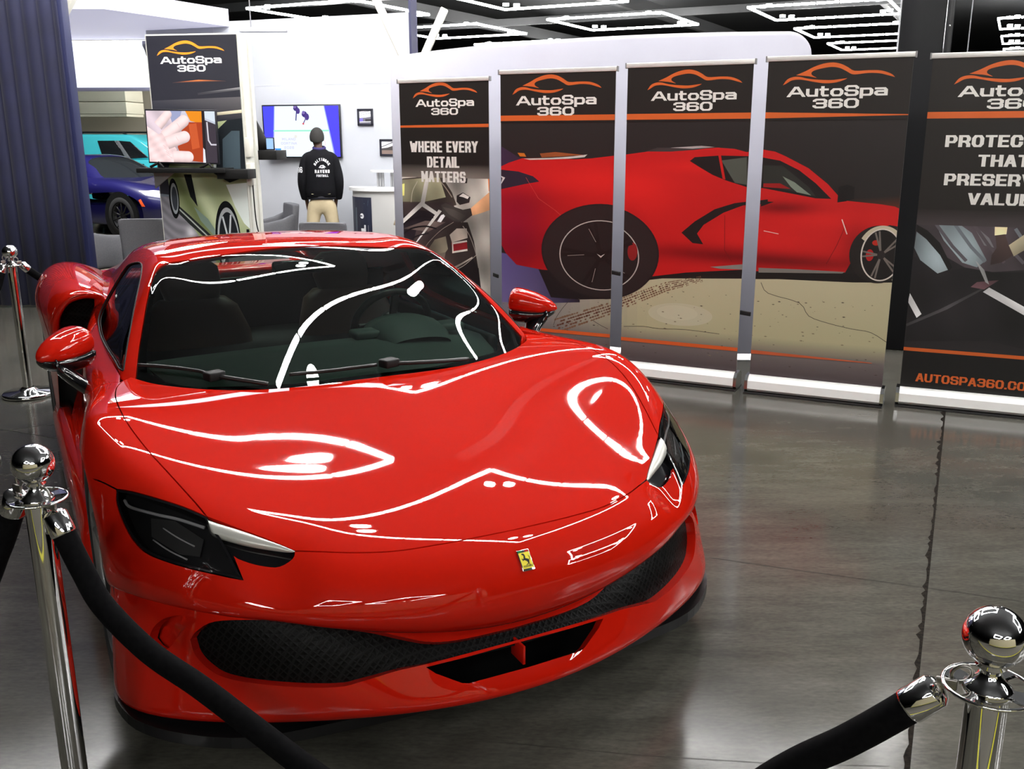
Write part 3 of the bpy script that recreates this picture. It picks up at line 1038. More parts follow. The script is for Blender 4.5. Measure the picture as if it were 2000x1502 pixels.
n_out = [(0.0, t) for t in np.linspace(0, nm, 60)] + [(t, nm) for t in np.linspace(0.05, NOSE.n - 1, 24)] + [(NOSE.n - 1.0, t) for t in np.linspace(nm - .2, 0, 60)] + [(t, 0.0) for t in np.linspace(NOSE.n - 1.2, 0.05, 24)]
scoops = [sx(smooth_line([(.897, .49, .360), (.885, .485, .395), (.858, .465, .425), (.825, .436, .440), (.79, .408, .441), (.782, .402, .428), (.806, .42, .41), (.828, .43, .38), (.845, .445, .352), (.875, .465, .342), (.897, .49, .360)], 3)[:-1], s) for s in (1, -1)]
nose.append(NOSE.trim(n_out, [inset_uv(NOSE, gr_loop, 0), inset_uv(NOSE, tr_loop, 0)] + [NOSE.uvs(q) for q in scoops], flange=0.03))
panel('front_bumper', nose, RED, car)

GRIL = mat('grille_mesh', (0.012, 0.012, 0.012), 0.45)
def add_mesh_pattern(m, sc, dark, light, bump=0.6):
    nt = m.node_tree; L = nt.links
    b = nt.nodes['Principled BSDF']
    tc = nt.nodes.new('ShaderNodeTexCoord')
    mp = nt.nodes.new('ShaderNodeMapping')
    mp.inputs['Rotation'].default_value = (0, R(45), 0)
    vo = nt.nodes.new('ShaderNodeTexVoronoi')
    vo.feature = 'DISTANCE_TO_EDGE'
    vo.inputs['Scale'].default_value = sc
    vo.inputs['Randomness'].default_value = 0.0
    cr = nt.nodes.new('ShaderNodeValToRGB')
    cr.color_ramp.elements[0].position = 0.06
    cr.color_ramp.elements[1].position = 0.16
    cr.color_ramp.elements[0].color = (*light, 1)
    cr.color_ramp.elements[1].color = (*dark, 1)
    bp = nt.nodes.new('ShaderNodeBump')
    bp.invert = True
    bp.inputs['Strength'].default_value = bump
    bp.inputs['Distance'].default_value = 0.006
    L.new(tc.outputs['Object'], mp.inputs[0]); L.new(mp.outputs[0], vo.inputs['Vector'])
    L.new(vo.outputs['Distance'], cr.inputs['Fac']); L.new(cr.outputs[0], b.inputs['Base Color'])
    L.new(vo.outputs['Distance'], bp.inputs['Height']); L.new(bp.outputs[0], b.inputs['Normal'])
add_mesh_pattern(GRIL, 70, (0.0006, 0.0006, 0.0006), (0.006, 0.006, 0.006), .35)
GRIL.node_tree.nodes['Principled BSDF'].inputs['Specular IOR Level'].default_value = .1
panel('front_grille', [NOSE.trim(inset_uv(NOSE, gr_loop, -0.01), off=-0.028, flange=0)], GRIL, car)
panel('intake_duct', [NOSE.trim(inset_uv(NOSE, tr_loop, -0.012), off=-0.16, flange=0)], mat('duct_black', (.001, .001, .001), .8, spec=.05), car)
m = MB()
m.box((0, .125, .275), (.008, .07, .055), bev=.002)
m.build('intake_fin', RED, car)
for s, sc in zip((1, -1), scoops):
    panel('corner_scoop', [NOSE.trim(inset_uv(NOSE, sc, -0.012), off=-0.045, flange=0)], RED, car)

# ---- fenders
for s in (1, -1):
    fl = chain(HLTOP, cut)
    top = chain(SHUTS[:-3])
    seqf = sx(chain(fl), s)
    arch = [(.976, .83, .66), (.978, .93, .71), (.979, 1.065, .728), (.976, 1.22, .69), (.97, 1.36, .56)]
    back = [(.962, 1.42, .50), (.955, 1.43, .62), (.94, 1.44, .70), (.91, 1.45, .76), (.87, 1.46, .80), (.83, 1.46, .822), (.812, 1.445, .826)]
    lp = chain(fl, arch, back, top[::-1])[:-1]
    lp = chain(lp)
    panel('front_fender', [BODY.trim(inset_uv(BODY, sx(lp, s), GAP))], RED, car)
    dl = chain([(.812, 1.449, .826), (.83, 1.464, .822), (.87, 1.464, .80), (.91, 1.454, .76), (.94, 1.444, .70), (.955, 1.434, .62), (.962, 1.424, .50), (.962, 1.44, .42)],
               [(.950, 1.7, .36), (.948, 1.92, .325), (.945, 2.4, .322), (.935, 2.8, .32), (.93, 2.88, .32)],
               [(.79, 2.88, .68), (.766, 2.88, .80), (.738, 2.88, .86), (.783, 2.4, .843), (.796, 2.0, .831), (.80, 1.7, .826), (.80, 1.55, .823)])
    panel('door', [BODY.trim(inset_uv(BODY, sx(dl, s), 0.001), flange=0.02)], RED, car)
    # sill
    m = MB()
    rings = []
    for y in np.linspace(1.42, 3.25, 12):
        rings.append([(s * .90, y, .34), (s * .955, y, .34), (s * .985, y, .27), (s * .985, y, .15), (s * .95, y, .11), (s * .90, y, .11)])
    m.loft(rings)
    m.build('side_sill', RED if s else RED, car)
    # headlight
    lp = sx(lens, s)
    panel('headlight', [BODY.trim(inset_uv(BODY, lp, 0.003), flange=0, step=12)], LENSG, car)
    hl = [o for o in car.children if o.name.startswith('headlight')][-1]
    panel('lamp_housing', [BODY.trim(inset_uv(BODY, lp, 0.001), off=-0.03, flange=0, step=12)], HOUS, hl)
    panel('lamp_rim', [BODY.trim(inset_uv(BODY, lp, 0.001), [inset_uv(BODY, lp, 0.007)], off=0.0005, flange=0.028, step=12)], BLK, hl)
    # reflector block and light guides behind the lens
    rb = sx([(.86, .56, .622), (.85, .60, .655), (.80, .545, .662), (.745, .455, .632), (.765, .425, .60), (.81, .47, .60)], s)
    panel('reflector', [BODY.trim(BODY.uvs(rb), off=-0.018, flange=0.004, step=14)], LREF, hl)
    m = MB()
    g = smooth_line([(.905, .69, .686), (.893, .66, .674), (.84, .585, .672), (.79, .53, .67), (.735, .475, .655)], 6)
    U = np.array(BODY.uvs(g)); P, N = BODY.pn(U[:, 0], U[:, 1])
    m.tube([tuple(p - n * .010) for p, n in zip(sx([tuple(q) for q in P], s), N * np.array([s, 1, 1]))], .0045, 8)
    m.build('light_guide', mat('lamp_guide', (0.85, 0.85, 0.86), 0.15, coat=1.0), hl)
    for g in ([(.83, .545, .645), (.80, .50, .628), (.765, .455, .612)], [(.855, .545, .615), (.825, .49, .600), (.79, .44, .588)]):
        U = np.array(BODY.uvs(smooth_line(g, 5))); P, N = BODY.pn(U[:, 0], U[:, 1])
        m = MB(); m.tube([tuple(p - n_ * .012) for p, n_ in zip(sx([tuple(q) for q in P], s), N * np.array([s, 1, 1]))], .0022, 6)
        m.build('light_guide', mat('lamp_guide', (0.85, 0.85, 0.86), 0.15, coat=1.0), hl)
    # daylight strip: an overhanging silver blade
    bl = [( .722, .492, .673), (.715, .478, .668), (.65, .415, .651), (.585, .352, .628), (.545, .309, .611)]
    lo = [(.722, .455, .652), (.709, .436, .646), (.656, .388, .634), (.590, .343, .620), (.543, .304, .609)]
    A = smooth_line(bl, 5); B = smooth_line(lo, 5)
    rings = []
    for k, (a, b) in enumerate(zip(A, B)):
        t = k / (len(A) - 1)
        w = math.sin(PI * min(1, t * 1.0)) ** 0.6 if t > 0.5 else 1.0
        nrm = np.array([.28, -.62, .73]); nrm /= np.linalg.norm(nrm)
        mid = (a + b) / 2 + nrm * .006 * w
        lip = b + np.array([.0, -.016, -.012]) * w
        und = b + np.array([.0, .010, -.022]) * w
        bk = a + np.array([0, .03, -.03]) * w
        rings.append([tuple(np.array(q) * np.array([s, 1, 1])) for q in (a, mid, lip, und, bk)])
    m = MB(); m.loft(rings)
    m.build('daylight_strip', SILV, car, sub=1)
    rc = sx(recess, s)
    panel('lamp_recess', [BODY.trim(inset_uv(BODY, rc, -0.004), off=-0.022, flange=0, step=12)], BLK, car)

# ---- dark body behind the panel gaps
panel('inner_body', [BODY.trim([(0.6, 0.6), (0.6, BODY.m - 1.6), (8.3, BODY.m - 1.6), (8.3, 0.6)], off=-0.055, flange=0, step=4)], MBK, car)

# ---- splitter and floor
m = MB()
pts = smooth_line([(0, .20, 0), (.25, .21, 0), (.5, .235, 0), (.70, .275, 0), (.85, .375, 0), (.95, .50, 0), (.985, .64, 0), (.97, .70, 0)], 4)
outl_ = [(p[0], p[1]) for p in pts] + [(.80, .74), (0, .74)]
full = outl_ + [(-x, y) for x, y in outl_[::-1] if x > 1e-4]
m.prism(full, .032, Matrix.Translation((0, 0, .108)))
m.build('splitter', CARB, car)
m = MB()
m.box((0, 2.3, .16), (1.30, 3.7, .05)); m.box((0, 2.75, .45), (1.36, 2.3, .5))
m.build('underbody', MBK, car)

# ---- cabin shell: roof, pillars, glass
WSO = chain(smooth_line([(0, 1.205, .775), (.28, 1.215, .778), (.55, 1.30, .792), (.70, 1.41, .803), (.755, 1.505, .812)], 4),
            smooth_line([(.755, 1.505, .812), (.727, 1.615, .886), (.681, 1.755, .983), (.635, 1.895, 1.066), (.605, 1.98, 1.106), (.568, 2.045, 1.128), (.50, 2.10, 1.144), (.40, 2.125, 1.150), (.25, 2.14, 1.158), (0, 2.15, 1.167)], 4))
ws_loop = WSO + [(-p[0], p[1], p[2]) for p in WSO[::-1] if p[0] > 1e-4]
SWL = smooth_line([(.785, 1.575, .835), (.782, 1.585, .845), (.758, 1.662, .897), (.721, 1.777, .967), (.682, 1.917, 1.030), (.640, 2.08, 1.092), (.617, 2.19, 1.119), (.616, 2.29, 1.122), (.631, 2.47, 1.095), (.645, 2.53, 1.070), (.703, 2.561, .982), (.750, 2.575, .900), (.775, 2.53, .862), (.785, 2.43, .848), (.796, 2.224, .836), (.795, 1.82, .836), (.79, 1.65, .833), (.785, 1.575, .835)], 3)[:-1]
cm = CABIN.m - 1.0
c_out = [(0.0, t) for t in np.linspace(0, cm, 50)] + [(t, cm) for t in np.linspace(.1, CABIN.n - 1, 40)] + [(CABIN.n - 1.0, t) for t in np.linspace(cm - .2, 0, 50)] + [(t, 0.0) for t in np.linspace(CABIN.n - 1.1, .1, 40)]
rear_win = smooth_line([(0, 2.72, 1.178), (.25, 2.72, 1.174), (.36, 2.76, 1.165), (.39, 2.9, 1.147), (.37, 3.25, 1.095), (.33, 3.45, 1.06), (0, 3.5, 1.055)], 4)
rear_loop = [tuple(p) for p in rear_win] + [(-p[0], p[1], p[2]) for p in rear_win[::-1] if p[0] > 1e-4]
panel('roof', [CABIN.trim(c_out, [inset_uv(CABIN, ws_loop, -0.001), CABIN.uvs(SWL), CABIN.uvs(mx(SWL)), CABIN.uvs(rear_loop)], flange=0.02)], RED, car)
wso = panel('windshield', [CABIN.trim(inset_uv(CABIN, ws_loop, 0.002), off=-0.003, flange=0)], WSG, car)
# black border printed round the screen
FR = chain(smooth_line([(0, 1.255, .800), (.28, 1.265, .803), (.55, 1.345, .815), (.66, 1.425, .823), (.715, 1.52, .835)], 4),
           smooth_line([(.715, 1.52, .835), (.700, 1.61, .893), (.655, 1.76, .99), (.61, 1.895, 1.072), (.575, 1.975, 1.108), (.535, 2.025, 1.130), (.47, 2.06, 1.143), (.38, 2.085, 1.150), (.25, 2.098, 1.155), (0, 2.105, 1.160)], 4))
fr_loop = FR + [(-p[0], p[1], p[2]) for p in FR[::-1] if p[0] > 1e-4]
panel('screen_border', [CABIN.trim(inset_uv(CABIN, ws_loop, 0.003), [CABIN.uvs(fr_loop)], off=-0.006, flange=0)], BLK, wso)
for s in (1, -1):
    sw = panel('side_window', [CABIN.trim(inset_uv(CABIN, sx(SWL, s), 0.001), off=-0.004, flange=0)], SIDEG, car)
    m = MB()
    U = np.array(CABIN.uvs(sx(SWL, s))); P, N = CABIN.pn(U[:, 0], U[:, 1])
    m.tube([tuple(p) for p in P], .0035, 6, closed=True)
    m.build('window_seal', MBK, sw)
panel('rear_window', [CABIN.trim(CABIN.uvs(rear_loop), off=-0.004, flange=0)], WSG, car)

# ---- badge
n = np.array([0, -.70, .714]); up = np.array([0, .714, .70]); c0 = np.array([0, .091, .549])
Ub = BODY.uv(tuple(c0)); Pb, Nb = BODY.pn(np.array([Ub[0]]), np.array([Ub[1]]))
n = Nb[0]; up = np.cross(n, [1, 0, 0]); up *= np.sign(up[2]); up /= np.linalg.norm(up)
xr = np.array([1.0, 0, 0])
Mb = Matrix(((xr[0], up[0], n[0], Pb[0][0]), (xr[1], up[1], n[1], Pb[0][1]), (xr[2], up[2], n[2], Pb[0][2]), (0, 0, 0, 1)))
m = MB(); m.box((0, 0, .001), (.036, .058, .006), Mb, bev=.0015)
bd = m.build('nose_badge', CHR, car)
m = MB(); m.poly([(-.0155, -.023, .0045), (.0155, -.023, .0045), (.0155, .021, .0045), (-.0155, .021, .0045)], Mb)
m.build('badge_field', mat('badge_yellow', srgb(240, 225, 70), 0.3), bd)
HORSE = [[(-.009, .0165), (-.006, .0185), (-.0015, .0178), (.0005, .014), (.001, .009), (-.0005, .006), (.003, .0035), (.0075, .0015), (.009, -.002), (.0075, -.007), (.006, -.0095), (.0035, -.0085), (.002, -.005), (-.001, -.002), (-.005, .0), (-.0065, .003), (-.0045, .008), (-.0035, .012), (-.006, .0145)],
         [(-.006, .003), (-.011, .0055), (-.0115, .003), (-.009, .002), (-.0105, -.0005), (-.009, -.0015), (-.005, .0005)],
         [(.0062, -.0085), (.008, -.012), (.0065, -.017), (.005, -.0175), (.006, -.013), (.004, -.0085)],
         [(.004, -.0075), (.0005, -.0115), (-.003, -.012), (-.0035, -.0132), (.001, -.0135), (.006, -.0095)],
         [(.0085, .0), (.011, .003), (.0105, .008), (.0085, .0115), (.0095, .0115), (.0125, .0075), (.0125, .0025), (.0105, -.0015)]]
m = MB()
for q in HORSE:
    for tri in tessellate_polygon([[Vector((x, y, 0)) for x, y in q]]):
        m.poly([(q[i][0], q[i][1], .005) for i in tri], Mb)
m.build('badge_horse', mat('badge_black', (0.004, 0.004, 0.004), 0.4), bd)
m = MB()
m.poly([(-.0155, .022, .0046), (-.005, .022, .0046), (-.005, .0265, .0046), (-.0155, .0265, .0046)], Mb)
m.build('badge_stripe', mat('badge_green', (0.01, 0.2, 0.04), 0.3), bd)
m = MB()
m.poly([(.005, .022, .0046), (.0155, .022, .0046), (.0155, .0265, .0046), (.005, .0265, .0046)], Mb)
m.build('badge_stripe', mat('badge_red', (0.5, 0.01, 0.01), 0.3), bd)
A = Art(); A.text('FERRARI', 0, -.0195, .0052, .0036, .0009, .0006, (20, 20, 16))
A.build('badge_lettering', Mb @ Matrix.Translation((0, 0, .0049)), print_mat(), bd)

# ---- mirrors
for s in (1, -1):
    ax0, ax1 = np.array([.900, 1.85, .905]), np.array([1.046, 1.705, .888])
    d = ax1 - ax0; L_ = np.linalg.norm(d); d /= L_
    side = np.cross(d, [0, 0, 1.]); side /= np.linalg.norm(side); upv = np.cross(side, d)
    prof = [(0, .88), (.03, .97), (.12, 1.0), (.3, .97), (.5, .88), (.7, .70), (.85, .48), (.95, .26), (1.0, .04)]
    rings, low = [], []
    for t, k in prof:
        c = ax0 + d * (L_ * t) + np.array([0, 0, -.012 * t])
        rg = []
        for a in np.linspace(0, 2 * PI, 28, endpoint=False):
            ca, sa = math.cos(a), math.sin(a)
            w = .074 * k; h = (.059 if sa > 0 else .048) * k
            q = c + side * (w * np.sign(ca) * abs(ca) ** .8) + upv * (h * np.sign(sa) * abs(sa) ** .85)
            rg.append((q[0] * s, q[1], q[2]))
        rings.append(rg)
    m = MB(); m.loft(rings, cap=True)
    mc = m.build('door_mirror', RED, car)
    # mirror glass at the rear of the cap
    m = MB()
    c = ax0 - d * .002
    m.loft([[((c + side * (.055 * math.cos(a)) + upv * (.041 * math.sin(a) + .002) + d * e)[0] * s, *(c + side * (.055 * math.cos(a)) + upv * (.041 * math.sin(a) + .002) + d * e)[1:]) for a in np.linspace(0, 2 * PI, 24, endpoint=False)] for e in (-.003, .004)])
    m.build('mirror_glass', CHR, mc)
    # black lower shell and stalk
    rings = []
    for t, k in prof[1:-1]:
        c = ax0 + d * (L_ * t) + np.array([0, 0, -.012 * t])
        rg = []
        for a in np.linspace(PI * 1.02, 2 * PI * .99, 14):
            ca, sa = math.cos(a), math.sin(a)
            q = c + side * (.0755 * k * np.sign(ca) * abs(ca) ** .8) + upv * (.070 * k * np.sign(sa) * abs(sa) ** .75 - .024 * k)
            rg.append((q[0] * s, q[1], q[2]))
        rings.append(rg)
    m = MB(); m.loft(rings, cap=True)
    m.build('mirror_shell', BLK, mc)
    m = MB()
    A = smooth_line([(.990, 1.765, .850), (.965, 1.765, .815), (.925, 1.73, .778), (.880, 1.67, .748), (.850, 1.62, .742)], 4)
    rings = []
    for k, p in enumerate(A):
        t = k / (len(A) - 1)
        w, h = .078 - .026 * t, .040 - .012 * t
        rings.append([(s * p[0], p[1] + w * math.cos(a), p[2] + h * math.sin(a)) for a in np.linspace(0, 2 * PI, 14, endpoint=False)])
    m.loft(rings)
    m.build('mirror_stalk', BLK, mc)

# ---- wheels
def wheel(s, y, w, rad, rim_r):
    e = bpy.data.objects.new('wheel', None); COL.objects.link(e); e.parent = car
    e.location = (s * (.966 - w / 2), y, rad)
    Mx = Matrix.Rotation(R(90) * s, 4, 'Y')
    h = w / 2
    m = MB()
    m.lathe([(rim_r, -h + .01), (rim_r + .02, -h), (rad - .03, -h), (rad - .008, -h + .02), (rad, -h + .05), (rad, h - .05), (rad - .008, h - .02), (rad - .03, h), (rim_r + .02, h), (rim_r, h - .01)], 56, Mx)
    m.build('tyre', RUB, e)
    m = MB()
    m.lathe([(rim_r + .004, -h + .01), (rim_r, h - .006), (rim_r - .012, h - .004), (rim_r - .02, h - .03), (rim_r - .025, 0), (rim_r - .02, -h)], 56, Mx)
    for k in range(5):
        for dv in (-.13, .13):
            a = 2 * PI * k / 5
            a2 = a + dv
            p0 = Mx @ Vector((.05 * math.cos(a), .05 * math.sin(a), h - .035))
            p1 = Mx @ Vector(((rim_r - .015) * math.cos(a2), (rim_r - .015) * math.sin(a2), h - .02))
            m.tube([p0, p0.lerp(p1, .5), p1], [.018, .014, .013], 8)
    m.lathe([(0, h - .01), (.035, h - .012), (.055, h - .03), (.06, h - .06)], 24, Mx)
    m.build('rim', ALU, e)
    m = MB(); m.lathe([(.03, -.02), (.17, -.02), (.17, .01), (.03, .01)], 40, Mx)
    m.build('brake_disc', mat('disc_steel', (.3, .3, .3), .35, metal=1), e)
    m = MB(); m.box((0, .13 * 1, .03), (.05, .1, .2), bev=.015)
    m.build('brake_caliper', mat('caliper', (0.5, .35, .02), .4), e)
    return e
for s in (1, -1):
    wheel(s, 1.04, .245, .345, .255)
    wheel(s, 3.64, .305, .352, .255)
    # dark wheel-arch liners
    for y, rr in ((1.04, .40), (3.64, .41)):
        m = MB()
        rings = []
        for a in np.linspace(-.15, PI + .15, 20):
            rings.append([(s * .70, y + rr * math.cos(a), .345 + rr * math.sin(a)), (s * .955, y + rr * math.cos(a), .345 + rr * math.sin(a))])
        m.loft(rings, closed=False, cap=False)
        m.build('arch_liner', MBK, car)

# ---- rear haunches with the side intake
for s in (1, -1):
    rows = [
        [(.67, 2.98, .855), (.745, 2.93, .905), (.82, 2.92, .906), (.88, 2.93, .880), (.93, 2.955, .80), (.942, 3.0, .70), (.943, 3.02, .60), (.95, 3.05, .45), (.955, 3.08, .33)],
        [(.655, 3.02, .86), (.742, 2.98, .918), (.825, 2.97, .926), (.895, 2.98, .898), (.948, 3.0, .81), (.955, 3.04, .70), (.952, 3.06, .60), (.955, 3.09, .45), (.96, 3.12, .33)],
        [(.63, 3.15, .862), (.735, 3.13, .930), (.83, 3.12, .945), (.915, 3.13, .915), (.967, 3.14, .825), (.970, 3.16, .70), (.963, 3.18, .60), (.962, 3.2, .45), (.965, 3.22, .33)],
        [(.60, 3.45, .855), (.72, 3.45, .938), (.83, 3.45, .962), (.928, 3.45, .928), (.981, 3.45, .82), (.983, 3.42, .73), (.975, 3.37, .65), (.97, 3.33, .56), (.968, 3.30, .48)],
        [(.60, 3.80, .845), (.72, 3.8, .93), (.83, 3.8, .955), (.925, 3.8, .915), (.978, 3.8, .82), (.982, 3.78, .765), (.980, 3.74, .74), (.975, 3.70, .73), (.97, 3.64, .73)],
        [(.58, 4.15, .83), (.70, 4.15, .905), (.815, 4.15, .922), (.905, 4.15, .885), (.958, 4.13, .79), (.965, 4.08, .71), (.967, 4.05, .64), (.965, 4.03, .56), (.96, 4.02, .45)],
        [(.55, 4.48, .80), (.66, 4.48, .855), (.77, 4.48, .862), (.85, 4.46, .83), (.89, 4.44, .74), (.90, 4.42, .66), (.90, 4.40, .58), (.90, 4.38, .50), (.89, 4.38, .42)],
    ]
    H = Surf([[(p[0] * s, p[1], p[2]) for p in r_] for r_ in rows], mirror=False, lam=0.01).orient((s * .5, 3.6, .4))
    a_, b_ = H.n - 1.0, H.m - 1.0
    loop = [(0.0, t) for t in np.linspace(0, b_, 40)] + [(t, b_) for t in np.linspace(.1, a_, 30)] + [(a_, t) for t in np.linspace(b_ - .1, 0, 40)] + [(t, 0.0) for t in np.linspace(a_ - .1, .1, 30)]
    parts_ = [H.trim(loop, flange=0)]
    panel('rear_fender', parts_, RED, car)
    # rolled front edge round the intake mouth, then the duct and its mesh
    rim_o = [np.array(p) for p in rows[0][:7]]
    mouth = smooth_line([(.752, 2.96, .880), (.80, 2.95, .886), (.862, 2.955, .866), (.905, 2.97, .805), (.918, 3.0, .735), (.915, 3.02, .69), (.87, 3.02, .688), (.825, 3.0, .695), (.785, 2.98, .745), (.757, 2.965, .83), (.752, 2.96, .880)], 5)[:-1]
    outer = smooth_line([(.68, 2.985, .862), (.745, 2.93, .905), (.82, 2.92, .906), (.88, 2.93, .880), (.93, 2.955, .80), (.942, 3.0, .70), (.943, 3.02, .62), (.87, 3.03, .62), (.80, 3.0, .64), (.74, 2.98, .74), (.68, 2.98, .82), (.68, 2.985, .862)], 5)[:-1]
    N_ = 60
    def resamp(c):
        c = [np.array(q) for q in c] + [np.array(c[0])]
        dl_ = [0]
        for q, w in zip(c[:-1], c[1:]): dl_.append(dl_[-1] + np.linalg.norm(w - q))
        tt = np.linspace(0, dl_[-1], N_, endpoint=False)
        return [np.array([np.interp(t, dl_, [q[k] for q in c]) for k in range(3)]) for t in tt]
    mo, ou = resamp(mouth), resamp(outer)
    # line the loops up by angle round the mouth centre
    cen = np.mean(mo, 0)
    ang = lambda q: math.atan2(q[2] - cen[2], q[0] - cen[0])
    mo.sort(key=ang); ou.sort(key=ang)
    rings = []
    for w, dy in ((0, 0), (.35, -.012), (.7, -.012), (1, .004)):
        rings.append([tuple(((1 - w) * o_ + w * i_ + np.array([0, dy, 0])) * np.array([s, 1, 1])) for o_, i_ in zip(ou, mo)])
    rings.append([tuple((i_ + np.array([-.01, .06, 0])) * np.array([s, 1, 1])) for i_ in mo])
    m = MB(); m.loft(rings, cap=False)
    m.build('intake_surround', RED, car)
    m = MB()
    m._add([tuple((i_ + np.array([-.01, .05, 0])) * np.array([s, 1, 1])) for i_ in mo], [list(range(N_))])
    m.build('intake_mesh', GRIL, car)

# ---- tail
m = MB()
m.box((0, 4.44, .55), (1.72, .10, .40), bev=.04); m.box((0, 4.30, .80), (1.20, .35, .05), bev=.02)
m.build('tail_panel', RED, car)

# ---- wipers
def on_glass(pts, off=.012):
    U = np.array(CABIN.uvs(pts)); P, N = CABIN.pn(U[:, 0], U[:, 1])
    return [tuple(p + n * off) for p, n in zip(P, N)]
for bl, blk, arm in (
    ([(-.735, 1.549, .847), (-.647, 1.485, .843), (-.556, 1.417, .832), (-.529, 1.383, .822)], (-.515, 1.372, .820), [(-.515, 1.372, .82), (-.47, 1.335, .812), (-.36, 1.262, .795)]),
    ([(-.278, 1.293, .813), (-.144, 1.279, .813), (.037, 1.278, .814)], (.085, 1.280, .815), [(.085, 1.28, .815), (.14, 1.268, .807), (.28, 1.262, .803), (.40, 1.268, .803)])):
    e = bpy.data.objects.new('wiper', None); COL.objects.link(e); e.parent = car
    m = MB(); m.tube(on_glass(smooth_line(bl, 6)), [.0065] * (6 * (len(bl) - 1) + 1), 8)
    m.build('wiper_blade', mat('wiper_black', (.010, .010, .010), .35), e)
    m = MB(); c = on_glass([blk], .014)[0]
    m.box(c, (.062, .050, .030), bev=.005, rz=R(20)); m.build('wiper_clip', MBK, e)
    m = MB(); a = on_glass(smooth_line(arm, 6), .016); m.tube(a, [.008] * len(a), 8)
    m.build('wiper_arm', mat('wiper_black', (.010, .010, .010), .35), e)

# ---- interior
m = MB()
rings = []
for y, z, w in ((1.27, .765, .56), (1.45, .80, .64), (1.65, .825, .68), (1.80, .82, .69), (1.86, .78, .69), (1.86, .55, .69)):
    rings.append([(x, y + (.10 * (x / .7) ** 2), z - .035 * (x / .7) ** 2) for x in np.linspace(-w, w, 17)])
m.loft(rings, closed=False, cap=False)
db = m.build('dashboard', DASH, car)
m = MB()
rings = []
for y, hw, z in ((1.62, .13, .83), (1.70, .155, .875), (1.80, .165, .892), (1.90, .16, .885), (1.92, .15, .84)):
    rings.append([(.36 + hw * math.cos(a), y, .79 + (z - .79) * abs(math.sin(a)) ** .6) for a in np.linspace(PI, 0, 15)])
m.loft(rings, closed=False, cap=False)
m.build('instrument_pod', DASH, db)
for x in (.17, .55):
    m = MB(); m.box((x, 1.78, .835), (.11, .10, .035), bev=.012); m.build('air_vent', DASH, db)
e = bpy.data.objects.new('steering_wheel', None); COL.objects.link(e); e.parent = car
e.location = (.36, 1.97, .825); e.rotation_euler = (R(-68), 0, 0)
m = MB(); m.tube([(.172 * math.cos(a), .165 * math.sin(a), 0) for a in np.linspace(0, 2 * PI, 40, endpoint=False)], .0155, 12, closed=True)
m.build('wheel_rim', STRM, e)
m = MB(); m.lathe([(0, .03), (.05, .028), (.065, .0), (.05, -.03)], 24)
for a in (0, PI, -PI / 2): m.box((.09 * math.cos(a), .09 * math.sin(a), -.005), (.13 if a != -PI / 2 else .035, .035 if a != -PI / 2 else .13, .018), bev=.006)
m.build('wheel_hub', STRM, e)
for s in (1, -1):
    e = bpy.data.objects.new('seat', None); COL.objects.link(e); e.parent = car
    e.location = (s * .36, 2.35, .2)
    def pad(cs, nm, mt):
        m = MB()
        rings = []
        for (cx_, cy_, cz_, hw, ht, tilt) in cs:
            rg = []
            for a in np.linspace(0, 2 * PI, 20, endpoint=False):
                ca, sa = math.cos(a), math.sin(a)
                rg.append((cx_ + hw * np.sign(ca) * abs(ca) ** .5, cy_ + ht * np.sign(sa) * abs(sa) ** .6, cz_ + tilt * sa))
            rings.append(rg)
        m.loft(rings); return m.build(nm, mt, e)
    pad([(0, .10, .20, .20, .10, 0), (0, .16, .35, .24, .10, 0), (0, .22, .55, .24, .085, 0), (0, .27, .66, .20, .07, 0), (0, .28, .70, .15, .05, 0)], 'backrest', TAN)
    pad([(0, .285, .69, .12, .045, 0), (0, .30, .76, .14, .05, 0), (0, .315, .84, .13, .045, 0), (0, .32, .87, .09, .03, 0)], 'headrest', TAN)
    m = MB(); m.box((0, -.15, .14), (.46, .5, .16), bev=.05); m.build('cushion', TAN, e)
m = MB(); m.box((0, 2.86, .62), (1.30, .04, .66)); m.build('rear_bulkhead', mat('cabin_black', (.01, .01, .01), .7), car)
m = MB()
for s in (1, -1):
    m.box((s * .70, 2.25, .66), (.05, 1.2, .28), bev=.02)
m.build('door_lining', DASH, car)
m = MB()
m.box((0, 2.10, 1.085), (.23, .03, .06), bev=.014)
m.build('interior_mirror', BLK, car)
